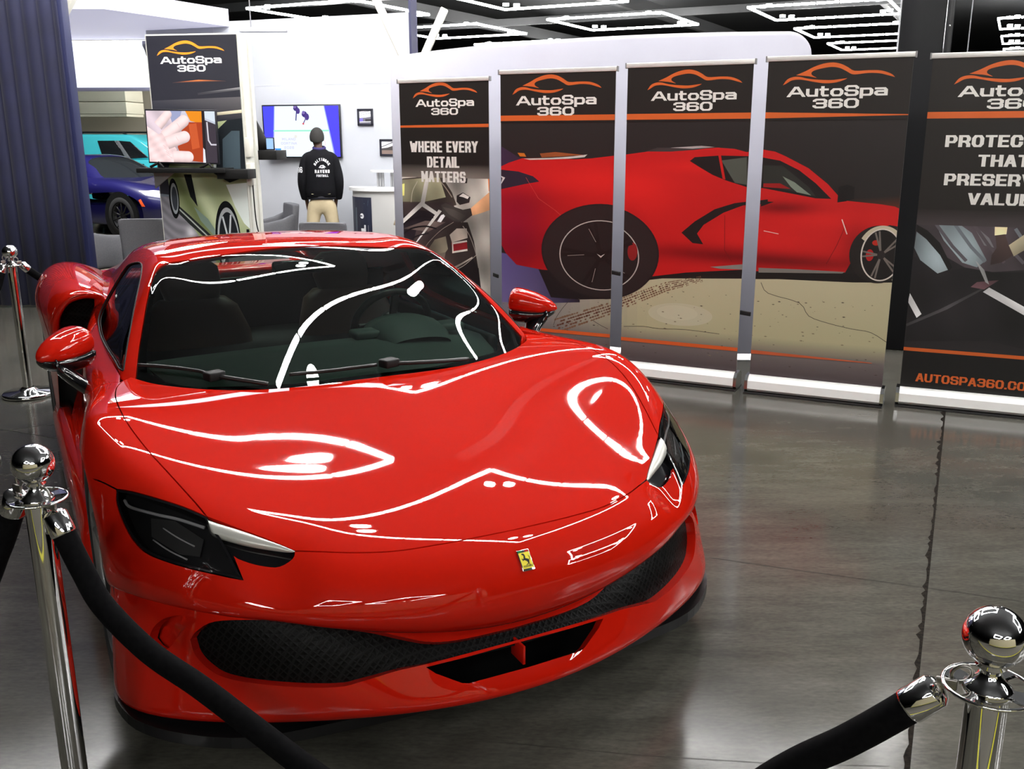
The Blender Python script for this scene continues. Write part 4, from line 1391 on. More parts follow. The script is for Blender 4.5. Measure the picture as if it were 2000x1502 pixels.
# ------------------------------------------------------------ roll-up banners and the fabric wall behind them
PRINT = print_mat('printed_art', .42)
RAILM = mat('banner_rail', (.72, .71, .68), .35, metal=.3)
CASS = mat('banner_cassette', (.93, .93, .91), .35, coat=.3)
ORG, WHT, DRK = (206, 96, 40), (226, 224, 218), (30, 26, 23)
B_TOP, B_BOT = 2.035, .115
def plane_m(a, b):
    """matrix of the upright plane through floor points a->b (viewer's left to right)"""
    a, b = Vector((a[0], a[1], 0)), Vector((b[0], b[1], 0))
    x = (b - a).normalized(); z = Vector((x.y, -x.x, 0))
    return Matrix(((x.x, 0, z.x, a.x), (x.y, 0, z.y, a.y), (0, 1, 0, 0), (0, 0, 0, 1))), (b - a).length
def banner(a, b, label, art_fn, top=2.06):
    M, w = plane_m(a, b)
    t = thing('banner_stand', label, 'banner')
    t.matrix_world = M @ Matrix(((1, 0, 0, w / 2), (0, 0, 1, 0), (0, -1, 0, 0), (0, 0, 0, 1)))
    t.rotation_mode = 'XYZ'
    Mi = Matrix.Translation((-w / 2, 0, 0)) @ Matrix.Rotation(R(90), 4, 'X')   # art plane -> thing space
    bx = Matrix.Translation((-w / 2, 0, 0))
    m = MB()
    m.box((w / 2, .0, .004), (w + .01, .20, .008), bx); m.build('foot_plate', mat('banner_black', (.015, .015, .015), .4), t)
    m = MB()
    prof = [(-.055, .012), (-.075, .03), (-.07, .08), (-.04, .108), (.03, .112), (.07, .09), (.075, .03), (.055, .012)]
    m.loft([[(x, y, z) for y, z in prof] for x in (-w / 2 + .012, w / 2 - .012)], smooth=False)
    m.build('cassette', CASS, t)
    for sx_ in (0, w):
        m = MB(); s2 = 1 if sx_ else -1
        m.loft([[(sx_ - w / 2 + dx, y * 1.04, z + (.003 if z > .05 else -.004)) for y, z in prof] for dx in (-.014 * s2, .006 * s2)], smooth=False)
        m.build('end_cap', CHR, t)
    m = MB(); m.tube([(0, .035, .10), (0, .035, top - .02)], .011, 10); m.build('support_pole', RAILM, t)
    m = MB(); m.box((0, 0, top - .014), (w, .022, .030), bev=.004); m.build('top_rail', RAILM, t)
    for sx_ in (-w / 2, w / 2):
        m = MB(); m.box((sx_, 0, top - .014), (.008, .026, .034)); m.build('rail_cap', mat('cap_grey', (.2, .2, .2), .5), t)
    A = Art(.012, w - .012, .09, top - .026)
    A.poly([(.012, .09), (w - .012, .09), (w - .012, top - .026), (.012, top - .026)], DRK)
    art_fn(A, w)
    A.build('printed_panel', Mi @ Matrix.Translation((0, 0, .004)), PRINT, t)
    m = MB(); m.box((0, .002, (top + .07) / 2), (w - .024, .002, top - .12)); m.build('banner_backing', mat('backing_grey', (.3, .3, .3), .7), t)
    return t, M, w
MURAL_ART = [((190, 24, 24), [(-7, 1396), (72, 1430), (177, 1461), (383, 1465), (569, 1457), (695, 1465), (860, 1484), (981, 1494), (1117, 1512), (1266, 1519), (1426, 1527), (1568, 1538), (1680, 1531), (1757, 1512), (1852, 1530), (1939, 1516), (2005, 1488), (2144, 1419), (2262, 1328), (2329, 1259), (2379, 1232), (2569, 1217), (2649, 1206), (2704, 1183), (2713, 1086), (2633, 1097), (2555, 1073), (2481, 992), (2436, 875), (2403, 803), (1883, 781), (1778, 783), (1402, 742), (1176, 703), (1036, 683), (325, 694), (130, 718), (46, 797), (-11, 892)]),
    ((150, 16, 28), [(-8, 1234), (310, 1294), (428, 1244), (559, 1142), (429, 1058), (342, 920), (325, 694), (130, 718), (46, 797), (-11, 892)]),
    ((214, 30, 26), [(569, 1457), (860, 1482), (977, 1434), (967, 1308), (755, 1277), (528, 1350), (383, 1455)]),
    ((205, 26, 24), [(982, 1483), (1266, 1512), (1415, 1458), (1376, 1333), (1203, 1217), (1017, 1327)]),
    ((165, 18, 22), [(1357, 921), (1512, 921), (1644, 892), (1780, 885), (1783, 829), (1574, 853)]),
    ((160, 16, 20), [(1877, 875), (2181, 902), (2398, 865), (2398, 829), (2113, 850), (1879, 838)]),
    ((120, 14, 18), [(1886, 1202), (2015, 1234), (2200, 1225), (2325, 1221), (2204, 1167), (2049, 1163)]),
    ((196, 26, 24), [(2394, 1216), (2677, 1196), (2697, 1113), (2578, 1116), (2475, 1063)]),
    ((60, 52, 52), [(1102, 1512), (1176, 1537), (1368, 1535), (1482, 1549), (1568, 1541), (1426, 1524), (1266, 1512)]),
    ((170, 160, 158), [(1265, 1537), (1468, 1549), (1554, 1542), (1411, 1531)]),
    ((24, 20, 20), [(1397, 1455), (1428, 1479), (1584, 1490), (1759, 1488), (1855, 1483), (1971, 1463), (2089, 1407), (2192, 1331), (2289, 1241), (2199, 1242), (2070, 1264), (1881, 1296), (1770, 1299), (1635, 1338), (1548, 1371), (1474, 1411)]),
    ((78, 82, 74), [(1600, 1460), (1759, 1481), (1769, 1313), (1692, 1325)]),
    ((40, 42, 38), [(1872, 1433), (1987, 1434), (2152, 1309), (2198, 1253), (2069, 1279), (1879, 1318)]),
    ((120, 132, 118), [(1992, 1370), (2065, 1336), (2170, 1259), (2084, 1276), (2046, 1307)]),
    ((150, 22, 22), [(1879, 1325), (1980, 1327), (2047, 1295), (1880, 1303)]),
    ((196, 26, 24), [(1568, 1538), (1585, 1538), (1632, 1343), (1614, 1348)]),
    ((16, 14, 14), [(2325, 1312), (2372, 1327), (2416, 1314), (2419, 1244), (2373, 1229), (2325, 1221)]),
    ((22, 20, 20), [(1361, 1000), (1446, 1075), (1573, 1157), (1699, 1199), (1912, 1229), (1914, 1202), (1755, 1187), (1631, 1137), (1506, 1056), (1465, 998), (1509, 931), (1438, 936)]),
    ((22, 20, 20), [(1871, 1216), (1951, 1215), (1873, 1184)]),
    ((130, 128, 122), [(1562, 788), (1776, 817), (1785, 783), (1621, 780)]),
    ((120, 116, 110), [(1881, 803), (2131, 807), (2400, 806), (2387, 796), (1883, 773)]),
    ((40, 34, 50), [(3, 1383), (147, 1371), (259, 1340), (307, 1305), (192, 1285), (2, 1245)]),
    ((210, 205, 205), [(3, 1342), (44, 1327), (7, 1275), (23, 1323)]),
    ((200, 196, 190), [(184, 1459), (383, 1465), (555, 1477), (660, 1490), (639, 1472), (526, 1461), (383, 1455), (236, 1451)]),
    ((196, 110, 30), [(140, 1498), (192, 1496), (207, 1472), (159, 1474)]),
    ((150, 80, 40), [(310, 1494), (426, 1505), (639, 1486), (469, 1476), (324, 1468)])]
DETAIL_ART = [((196, 192, 182), [(-33, 1336), (812, 1350), (812, 328), (-78, 254)]),
    ((150, 140, 132), [(-25, 1385), (813, 1395), (812, 1327), (-29, 1288)]),
    ((66, 58, 52), [(-37, 1264), (25, 1289), (379, 1319), (476, 1191), (516, 1098), (415, 1071), (-44, 1080)]),
    ((150, 148, 120), [(-24, 1276), (364, 1305), (418, 1154), (212, 1112), (-31, 1107)]),
    ((216, 190, 110), [(-7, 1240), (35, 1250), (29, 1156), (-8, 1152)]),
    ((60, 50, 50), [(-31, 1093), (474, 1120), (515, 1050), (556, 968), (410, 866), (215, 733), (-46, 744)]),
    ((36, 28, 34), [(-18, 982), (151, 1050), (371, 1033), (341, 984), (147, 927), (96, 777), (-40, 820)]),
    ((90, 78, 74), [(10, 897), (222, 967), (413, 963), (249, 883)]),
    ((224, 222, 216), [(183, 1111), (233, 1293), (271, 1294), (221, 1101), (356, 1027), (327, 1010), (196, 1076), (-20, 914), (-35, 938)]),
    ((224, 222, 216), [(350, 1057), (379, 1046), (142, 798), (111, 777)]),
    ((226, 224, 218), [(333, 965), (371, 1015), (429, 1035), (369, 961)]),
    ((52, 44, 42), [(200, 720), (322, 849), (485, 966), (613, 971), (667, 830), (706, 627), (731, 397), (702, 319), (396, 293), (207, 495), (102, 526)]),
    ((120, 112, 96), [(245, 747), (307, 824), (410, 854), (429, 757), (362, 680), (259, 711)]),
    ((170, 160, 148), [(447, 867), (513, 919), (605, 923), (611, 851), (467, 808)]),
    ((140, 30, 36), [(460, 807), (603, 833), (609, 755), (472, 729)]),
    ((196, 190, 180), [(467, 808), (603, 833), (606, 821), (478, 796), (480, 742), (606, 767), (609, 752), (468, 726)]),
    ((110, 100, 90), [(274, 699), (407, 731), (390, 657), (317, 665)]),
    ((180, 172, 160), [(433, 598), (550, 654), (651, 709), (651, 697), (506, 615), (462, 581)]),
    ((26, 22, 24), [(476, 588), (651, 697), (706, 615), (732, 422), (687, 317), (674, 393)]),
    ((50, 46, 44), [(373, 1093), (416, 1109), (488, 1085), (572, 1064), (643, 1078), (656, 1026), (571, 969), (485, 978), (400, 1016)]),
    ((70, 66, 62), [(387, 1079), (487, 1064), (600, 1018), (542, 980), (443, 1024)]),
    ((40, 36, 36), [(518, 1169), (575, 1194), (642, 1161), (630, 1119), (545, 1099), (517, 1122)]),
    ((200, 196, 190), [(539, 1164), (575, 1188), (630, 1163), (616, 1146), (574, 1159)]),
    ((198, 150, 110), [(643, 1078), (741, 1152), (822, 1212), (820, 1073), (740, 1046), (656, 1022)]),
    ((190, 110, 60), [(794, 1384), (823, 1384), (821, 1189), (803, 1211)]),
    ((40, 36, 36), [(566, 1311), (619, 1309), (613, 1263), (571, 1267)])]
WRAP_ART = [((70, 62, 66), [(7, 1179), (591, 1195), (890, 1136), (925, 864), (631, 863), (430, 838), (298, 859), (1, 1020)]),
    ((128, 140, 144), [(114, 1110), (217, 1128), (315, 1061), (409, 908), (363, 863), (282, 887), (170, 1012)]),
    ((128, 140, 144), [(18, 1057), (83, 1009), (159, 925), (210, 840), (156, 816), (54, 891), (14, 962)]),
    ((100, 98, 102), [(309, 1117), (408, 1036), (440, 981), (387, 992)]),
    ((24, 22, 22), [(14, 1100), (78, 1066), (151, 997), (208, 898), (232, 856), (216, 833), (159, 925), (69, 1022), (15, 1064)]),
    ((28, 26, 28), [(4, 918), (156, 816), (298, 859), (456, 839), (610, 847), (1043, 871), (1117, 315), (475, 432), (19, 394)]),
    ((60, 58, 60), [(9, 500), (191, 604), (462, 782), (487, 791), (231, 606), (17, 486)]),
    ((110, 78, 84), [(342, 746), (372, 777), (486, 795), (415, 736)]),
    ((205, 205, 205), [(352, 902), (403, 850), (438, 766), (417, 779)]),
    ((200, 200, 200), [(410, 721), (440, 749), (657, 636), (844, 535), (850, 492), (663, 586)]),
    ((205, 205, 205), [(16, 689), (92, 567), (67, 542), (10, 636)]),
    ((214, 190, 150), [(425, 1170), (497, 1172), (495, 1060), (435, 1051)]),
    ((56, 44, 42), [(439, 1051), (488, 1060), (514, 998), (546, 943), (488, 898), (432, 881), (432, 938), (453, 981)]),
    ((216, 204, 170), [(514, 998), (605, 1078), (673, 1129), (685, 1033), (616, 988), (547, 936)])]
def paint(X, z):
    """printed shading of the mural coupe's red body"""
    g = lambda a, b, ra, rb: math.exp(-((X - a) / ra) ** 2 - ((z - b) / rb) ** 2)
    r, gg, b = 196, 24, 24
    k = 26 * g(.75, 1.32, .5, .10) + 22 * g(1.05, 1.20, .25, .14) + 16 * g(1.9, .98, .35, .10) + 18 * g(2.3, 1.12, .3, .06) + 20 * g(1.55, 1.42, .35, .04)
    k -= 62 * g(.15, .86, .30, .22) + 40 * g(.15, 1.16, .3, .12) + 60 * g(1.55, .87, .5, .05) + 60 * g(2.1, .85, .4, .04) + 70 * g(2.0, 1.18, .20, .035) + 40 * g(1.0, .95, .12, .2) + 34 * g(2.45, .98, .08, .14)
    p = 26 * g(.10, 1.0, .25, .3)
    return (max(40, min(255, r + k)), max(4, gg + k * .3), max(6, gg + k * .2 + p))
def tone(c, x, z):
    k = 1 + .20 * math.sin(9 * x + 4 * z + c[0]) + .14 * math.sin(17 * z - 8 * x) + .08 * math.sin(31 * x + 11 * z)
    return tuple(max(0, min(255, q * k)) for q in c)
DLINES = [[(-30, 895), (58, 961), (179, 996), (297, 994)], [(-24, 833), (86, 900), (221, 924), (324, 910)], [(20, 773), (129, 840), (249, 870)], [(485, 966), (368, 900), (247, 797), (200, 732)], [(706, 627), (680, 747), (625, 876), (570, 939)], [(447, 580), (564, 631), (694, 729)], [(158, 1268), (111, 1194), (93, 1109)], [(363, 1284), (419, 1226), (475, 1156)]]
def mural_fn(k):
    off = {2: 0.0, 3: .953, 4: 1.854}[k]
    def sh(pts): return [(x / 1000 - off, y / 1000) for x, y in pts]
    def e(c, rx, ry, col, A, **kw): A.ell((c[0] - off, c[1]), rx, ry, col, **kw)
    def fn(A, w):
        rr = random.Random(11)
        # night background, lit concrete floor fading out below
        X0, X1 = -.1, 1.1
        A.poly([(X0, 1.70), (X1, 1.70), (X1, .6), (X0, .6)], [(38, 34, 33), (38, 34, 33), (22, 20, 19), (22, 20, 19)])
        if k == 2: A.poly([(0, 1.55), (.45, 1.30), (.45, 1.0), (0, 1.0)], [(58, 40, 66), (40, 32, 36), (30, 22, 26), (60, 40, 70)])
        if k == 4: A.poly([(.55, 1.16), (1, 1.16), (1, 1.28), (.5, 1.24)], [(120, 44, 22), (110, 50, 26), (40, 34, 30), (34, 30, 28)])
        hz = lambda X: .50 + .14 * min(1, max(0, (X - .3) / .9)) + .06 * max(0, X - 1.2)
        n = 14
        for i in range(n):
            a, b = i / n * 1.0 - .02, (i + 1) / n * 1.0 - .02
            za, zb = hz(a + off) + .05, hz(b + off) + .05
            wa = min(1, max(0, (a + off - .1) / 1.0)); 
            top = (int(124 + 66 * wa), int(116 + 66 * wa), int(128 + 22 * wa))
            mid = (int(124 + 56 * wa), int(118 + 56 * wa), int(124 + 14 * wa))
            A.poly([(a, za), (b, zb), (b, .36), (a, .36)], [top, top, mid, mid], i == 0)
            A.poly([(a, .36), (b, .36), (b, .25), (a, .25)], [mid, mid, (112, 102, 100), (112, 102, 100)], False)
            A.poly([(a, .25), (b, .25), (b, .08), (a, .08)], [(112, 102, 100), (112, 102, 100), (46, 34, 40), (46, 34, 40)], False)
        if k == 2:
            A.poly([(0, .80), (.6, .72), (.62, .48), (.30, .45), (0, .44)], [(92, 84, 140), (40, 32, 50), (30, 24, 34), (96, 86, 140), (110, 100, 150)])
            A.poly([(.30, .70), (.95, .70), (.95, .53), (.62, .50), (.40, .50)], (24, 20, 22))
        if k == 3: A.poly([(-.05, .74), (.9, .80), (.9, .735), (.45, .72), (.10, .66), (-.05, .58)], (20, 18, 18))
        if k == 4: A.poly([(-.05, .80), (.75, .80), (.85, .76), (.60, .745), (-.05, .735)], (20, 18, 17))
        # pale worn patch, specks and tyre prints on the concrete
        if k == 3: A.ell((.42, .46), .22, .075, (192, 186, 158)); A.ell((.40, .47), .14, .05, (198, 192, 164))
        A.k += 1
        for _ in range(80):
            x, z = rr.uniform(0, .86), rr.uniform(.14, .62)
            if z > hz(x + off) - .03: continue
            s_ = rr.uniform(.001, .006)
            A.poly([(x - s_ * 2, z), (x, z - s_ * .6), (x + s_ * 2, z), (x, z + s_ * .7)], rr.choice([(92, 82, 70), (120, 108, 88), (70, 58, 52)]), False)
        tr = [(.455, .303), (.875, .464), (1.267, .638), (1.507, .705)]
        for row, col in ((0, (92, 54, 38)), (1, (104, 66, 48)), (-1, (100, 64, 46)), (2, (120, 88, 66)), (-2, (122, 92, 70))):
            for i in range(70):
                t = i / 69 * 2.999
                j = int(t); f_ = t - j
                cx_ = tr[j][0] + (tr[j + 1][0] - tr[j][0]) * f_; cz = tr[j][1] + (tr[j + 1][1] - tr[j][1]) * f_
                sc = 1 - .6 * t / 3
                if rr.random() < .25: continue
                x = cx_ - off + row * .010 * sc; z = cz - row * .020 * sc
                a = rr.uniform(.008, .014) * sc
                A.poly([(x - a, z - a * .7), (x + a * .6, z - a * .4), (x + a, z + a * .8), (x - a * .5, z + a * .6)], col, False)
        for cr in ([(1902, 710), (1951, 645), (2145, 598), (2209, 519), (2327, 483), (2470, 458), (2582, 445), (2697, 381)], [(553, 501), (494, 434), (443, 360), (421, 302)], [(982, 346), (1120, 358), (1234, 352), (1419, 361), (1643, 352)], [(716, 361), (774, 331), (832, 308)]):
            A.line(sh(smooth_line(cr, 3)), .0035, (66, 56, 48))
        # the red coupe, drawn once across the three panels
        ins = 0
        for i, (col, pts) in enumerate(MURAL_ART):
            if 0 < i < 8: continue
            if i == 0: A.field(sh(pts), lambda x, z: paint(x + off, z), .03)
            else: A.poly(sh(pts), col)
        A.line(sh([(205, 1330), (300, 1190), (430, 1110), (560, 1010)]), .002, (214, 90, 80))
        A.line(sh([(1640, 1120), (1650, 900), (1700, 830)]), .003, (110, 12, 14))
        A.line(sh([(2385, 1090), (2340, 960), (2290, 850)]), .0025, (96, 12, 14))
        A.line(sh([(1900, 1035), (1990, 1020)]), .004, (230, 190, 180)); A.line(sh([(2360, 1120), (2395, 1035)]), .006, (230, 200, 190))
        # wheels
        RT, RR_, FT, FR_ = (.77, .84, .445, .325), (.77, .815, .308, .24), (2.584, .921, .166, .172), (2.599, .919, .116, .157)
        e(RT, RT[2], RT[3], (28, 23, 24), A, n=60); e(RT, RT[2] * .97, RT[3] * .97, (36, 30, 30), A, n=60)
        e(RR_, RR_[2] * 1.0, RR_[3] * 1.0, (188, 180, 174), A, n=60); e(RR_, RR_[2] * .975, RR_[3] * .975, (30, 26, 26), A, n=60)
        e((1.03, .86), .035, .06, (140, 30, 30), A)
        for i in range(5):
            a = PI / 2 + .25 + i * 2 * PI / 5
            for dv in (-.10, .10):
                p = [(RR_[0] - off + RR_[2] * q * math.cos(a + dv * q), RR_[1] + RR_[3] * q * math.sin(a + dv * q)) for q in (.12, .92)]
                A.line(p, .022, (19, 16, 16))
            A.line([(RR_[0] - off + RR_[2] * q * math.cos(a + .16 * q), RR_[1] + RR_[3] * q * math.sin(a + .16 * q)) for q in (.4, .8)], .004, (150, 140, 134))
        e(RR_, .05, .04, (20, 17, 17), A)
        A.poly([(RR_[0] - off - .03, RR_[1] + .012), (RR_[0] - off, RR_[1] - .015), (RR_[0] - off + .03, RR_[1] + .014), (RR_[0] - off, RR_[1] - .003)], (200, 190, 184))
        e(FT, FT[2], FT[3], (30, 26, 24), A, n=50); A.ring((FT[0] - off + .015, FT[1] + .006), .138, .166, .022, (196, 186, 160), 30, .6, 2.6)
        e(FR_, FR_[2], FR_[3], (210, 200, 190), A, n=50); e(FR_, FR_[2] * .93, FR_[3] * .95, (24, 20, 20), A, n=50)
        e((2.535, .915), .022, .035, (170, 26, 26), A); e((2.565, .99), .022, .016, (180, 40, 26), A)
        for i in range(5):
            a = PI / 2 + .3 + i * 2 * PI / 5
            for dv in (-.12, .12):
                A.line([(FR_[0] - off + FR_[2] * q * math.cos(a + dv * q), FR_[1] + FR_[3] * q * math.sin(a + dv * q)) for q in (.15, .9)], .010, (112, 104, 98))
        e(FR_, .022, .026, (40, 34, 34), A)
        # header with the logo, rules top and bottom
        A.poly([(0, 1.70), (w, 1.70), (w, 2.05), (0, 2.05)], (31, 27, 24))
        q = 1.0 if k < 4 else .25
        A.poly([(0, 1.712), (w, 1.712 + (.012 if k == 4 else 0)), (w, 1.712 + .036 * (1 if k < 4 else .45)), (0, 1.748)], ORG)
        if k < 4: A.poly([(0, .248), (w, .248), (w, .272), (0, .272)], (214, 92, 40))
        else: A.poly([(0, .248), (w * .9, .254), (w * .9, .258), (0, .272)], (196, 92, 56))
        lx = {2: (.428, 1.889), 3: (.451, 1.897), 4: (.4186, 1.906)}[k]
        A.logo(lx[0], lx[1], {2: .65, 3: .607, 4: .627}[k], ORG, WHT)
    return fn

def detail_fn(A, w):
    sh = lambda pts: [(x / 1000, y / 1000) for x, y in pts]
    A.poly([(0, 1.25), (w, 1.25), (w, 1.45), (0, 1.45)], [(150, 142, 132), (150, 142, 132), (30, 26, 24), (30, 26, 24)])
    for col, pts in DETAIL_ART:
        if col == (150, 140, 132): continue
        A.field(sh(pts), lambda x, z: tone(col, x, z), .05)
    for ln, wd, col in zip(DLINES, (.012, .012, .010, .004, .006, .004, .006, .008), ((26, 20, 24), (26, 20, 24), (30, 24, 28), (150, 140, 130), (150, 144, 136), (190, 180, 170), (186, 180, 160), (150, 140, 126))):
        A.line([(x / 1000, z / 1000) for x, z in smooth_line(ln, 4)], wd, col)
    A.poly([(0, 1.30), (w, 1.30), (w, 1.40), (0, 1.40)], [(120, 112, 104), (130, 122, 114), (34, 29, 27), (34, 29, 27)])
    A.poly([(0, 1.40), (w, 1.40), (w, 2.05), (0, 2.05)], (29, 25, 22))
    A.poly([(0, .09), (w, .09), (w, .34), (0, .34)], (26, 22, 21))
    A.poly([(0, 1.674), (w, 1.674), (w, 1.698), (0, 1.690)], ORG)
    A.logo(.426, 1.893, .578, ORG, WHT)
    A.text('WHERE EVERY', .405, 1.490, .082, .053, .0205, .006, WHT, swy=.0135)
    A.text('DETAIL', .40, 1.376, .082, .053, .0205, .006, WHT, swy=.0135)
    A.text('MATTERS', .40, 1.266, .082, .053, .0205, .006, WHT, swy=.0135)

def wrap_fn(A, w):
    sh = lambda pts: [(x / 1000, y / 1000) for x, y in pts]
    A.poly([(0, 1.20), (w, 1.20), (w, .34), (0, .34)], (36, 33, 35))
    for i, (col, pts) in enumerate(WRAP_ART):
        A.field(sh(pts), lambda x, z: tone(col, x, z), .05)
        if i == 4:
            for j in range(7): A.line([(.10 + j * .11, 1.13 - j * .01), (.22 + j * .10, .98), (.30 + j * .10, .90)], .018, [(92, 88, 94), (110, 116, 122), (84, 76, 80)][j % 3])
    A.poly([(0, 1.10), (w, 1.10), (w, 1.20), (0, 1.20)], [(66, 58, 60), (66, 58, 60), (29, 25, 22), (29, 25, 22)])
    A.poly([(0, 1.19), (w, 1.19), (w, 2.05), (0, 2.05)], (29, 25, 22))
    A.poly([(0, .09), (w, .09), (w, .345), (0, .345)], (14, 12, 12))
    A.poly([(0, 1.704), (w, 1.704), (w, 1.740), (0, 1.740)], ORG)
    A.poly([(0, .337), (w, .337), (w, .358), (0, .358)], ORG)
    A.logo(.45, 1.893, .63, ORG, WHT)
    for t, z in (('PROTECTION', 1.545), ('THAT', 1.437), ('PRESERVES', 1.330), ('VALUE', 1.222)):
        A.text(t, .435, z, .066, .063, .021, .006, WHT, swy=.0115)
    A.text('AUTOSPA360.COM', .425, .150, .052, .045, .0135, .004, ORG, swy=.0085)

for k, a, b, lb, fn, tp in (
    (1, (-.868, 7.75), (-.152, 7.35), 'roll-up banner reading WHERE EVERY DETAIL MATTERS above a gloved hand polishing a dark car', detail_fn, 2.03),
    (2, (-.08, 6.95), (.697, 6.58), 'roll-up banner showing the tail and rear wheel of the red mural coupe', mural_fn(2), 2.048),
    (3, (.744, 6.5), (1.485, 6.13), 'roll-up banner showing the door and black side scoop of the red mural coupe', mural_fn(3), 2.06),
    (4, (1.537, 6.08), (2.288, 5.72), 'roll-up banner showing the nose and front wheel of the red mural coupe', mural_fn(4), 2.068),
    (5, (2.388, 5.76), (3.165, 5.415), 'roll-up banner reading PROTECTION THAT PRESERVES VALUE at the right edge of the photo', wrap_fn, 2.06)):
    banner(a, b, lb, fn, tp)

# black ties between neighbouring banners
for (x, y, z, wd, rz, lb) in ((-.118, 7.18, .60, .075, R(-60), 'black strap tying the polishing banner to the tail banner'),
                              (.716, 6.575, .70, .075, R(-45), 'black strap in the gap between the tail and the door banners'),
                              (1.508, 6.13, .50, .075, R(-35), 'black strap in the gap between the door and the nose banners')):
    m = MB(); m.box((0, 0, 0), (wd, .012, .028), bev=.003)
    o = m.build('tie_strap', mat('strap_black', (.01, .01, .01), .6))
    o.location = (x, y, z); o.rotation_euler = (0, R(4), rz)
    tag(o, lb, 'strap', 'banner tie straps')

# curved white fabric wall
FAB = noise_mat('white_fabric', (.62, .61, .66), (.66, .65, .70), 3, .7, bump=.04)
def _fab():
    # stretch polyester lets some light through
    nt = FAB.node_tree; b = nt.nodes['Principled BSDF']
    t = nt.nodes.new('ShaderNodeBsdfTranslucent'); t.inputs[0].default_value = (.62, .62, .68, 1)
    mxs = nt.nodes.new('ShaderNodeMixShader'); mxs.inputs[0].default_value = .45
    nt.links.new(b.outputs[0], mxs.inputs[1]); nt.links.new(t.outputs[0], mxs.inputs[2]); nt.links.new(mxs.outputs[0], nt.nodes['Material Output'].inputs[0])
_fab()
t = thing('fabric_wall', 'curved white stretch-fabric display wall with rounded corners behind the banners', 'display wall')
plan = smooth_line([(-1.07, 9.18), (-.62, 8.52), (-.02, 7.86), (.70, 7.34), (1.40, 7.08), (2.08, 7.02)], 10)
top = [2.31, 2.31, 2.305, 2.30, 2.315, 2.30]
m = MB()
rings = []
n = len(plan)
S_ = [0]
for a, b in zip(plan[:-1], plan[1:]): S_.append(S_[-1] + np.linalg.norm(b - a))
L_ = S_[-1]
for i, p in enumerate(plan):
    s_ = S_[i]; e = min(s_, L_ - s_)
    rc = .17
    h = 2.30 - (rc - math.sqrt(max(0, rc * rc - (rc - e) ** 2)) if e < rc else 0)
    d = plan[min(i + 1, n - 1)] - plan[max(i - 1, 0)]; d /= np.linalg.norm(d)
    nn = np.array([d[1], -d[0]])
    q = [(p + nn * o) for o in (.03, .03, .022, -.022, -.03, -.03)]
    zz = (.07, h - .03, h, h, h - .03, .07)
    rings.append([(v[0], v[1], z) for v, z in zip(q, zz)])
# dense corners
def dens():
    out = []
    for i in range(len(plan) - 1):
        e = min(S_[i], L_ - S_[i + 1])
        k = 8 if e < .2 else 1
        for j in range(k):
            out.append(plan[i] + (plan[i + 1] - plan[i]) * j / k)
    out.append(plan[-1]); return out
plan = dens(); n = len(plan); S_ = [0]
for a, b in zip(plan[:-1], plan[1:]): S_.append(S_[-1] + np.linalg.norm(b - a))
L_ = S_[-1]; rings = []
for i, p in enumerate(plan):
    s_ = S_[i]; e = min(s_, L_ - s_); rc = .17
    h = 2.30 - (rc - math.sqrt(max(0, rc * rc - (rc - e) ** 2)) if e < rc else 0)
    d = plan[min(i + 1, n - 1)] - plan[max(i - 1, 0)]; d = d / np.linalg.norm(d); nn = np.array([d[1], -d[0]])
    rings.append([(*(p + nn * o), z) for o, z in zip((.03, .03, .02, -.02, -.03, -.03), (.03, h - .03, h, h, h - .03, .03))])
m.loft(rings); m.build('fabric_cover', FAB, t)
m = MB()
for i in (2, n // 2, n - 3):
    p = plan[i]; m.box((p[0], p[1], .035), (.10, .34, .07), bev=.006)
m.build('foot', mat('foot_black', (.012, .012, .012), .5), t)

# tall gloss-black column between the last two banners
t = thing('black_column', 'tall gloss black trailer column with rivets rising between the last two banners', 'column', (2.98, 7.35, 0), R(-20))
m = MB(); m.box((-.02, 0, 2.3), (.30, .22, 4.6), bev=.012); m.build('column_body', mat('column_gloss', (.006, .006, .007), .38, spec=.3), t)
m = MB(); m.box((.16, -.02, 2.3), (.045, .20, 4.6), bev=.01); m.build('edge_rail', mat('rail_black', (.01, .01, .011), .3), t)
m = MB(); m.tube([(-.175, -.10, .0), (-.175, -.10, 4.6)], .004, 6); m.build('edge_trim', mat('trim_grey', (.35, .35, .38), .4), t)
m = MB(); m.tube([(.30, .02, 0), (.30, .02, 4.6)], .004, 6); m.build('hanging_wire', mat('trim_grey', (.35, .35, .38), .4), t)
for k in range(22):
    m = MB(); m.lathe([(0, -.006), (.006, -.004), (.008, 0)], 8, Matrix.Translation((.16, -.121, .15 + k * .2)) @ Matrix.Rotation(R(-90), 4, 'X'))
    m.build('rivet', CHR, t)

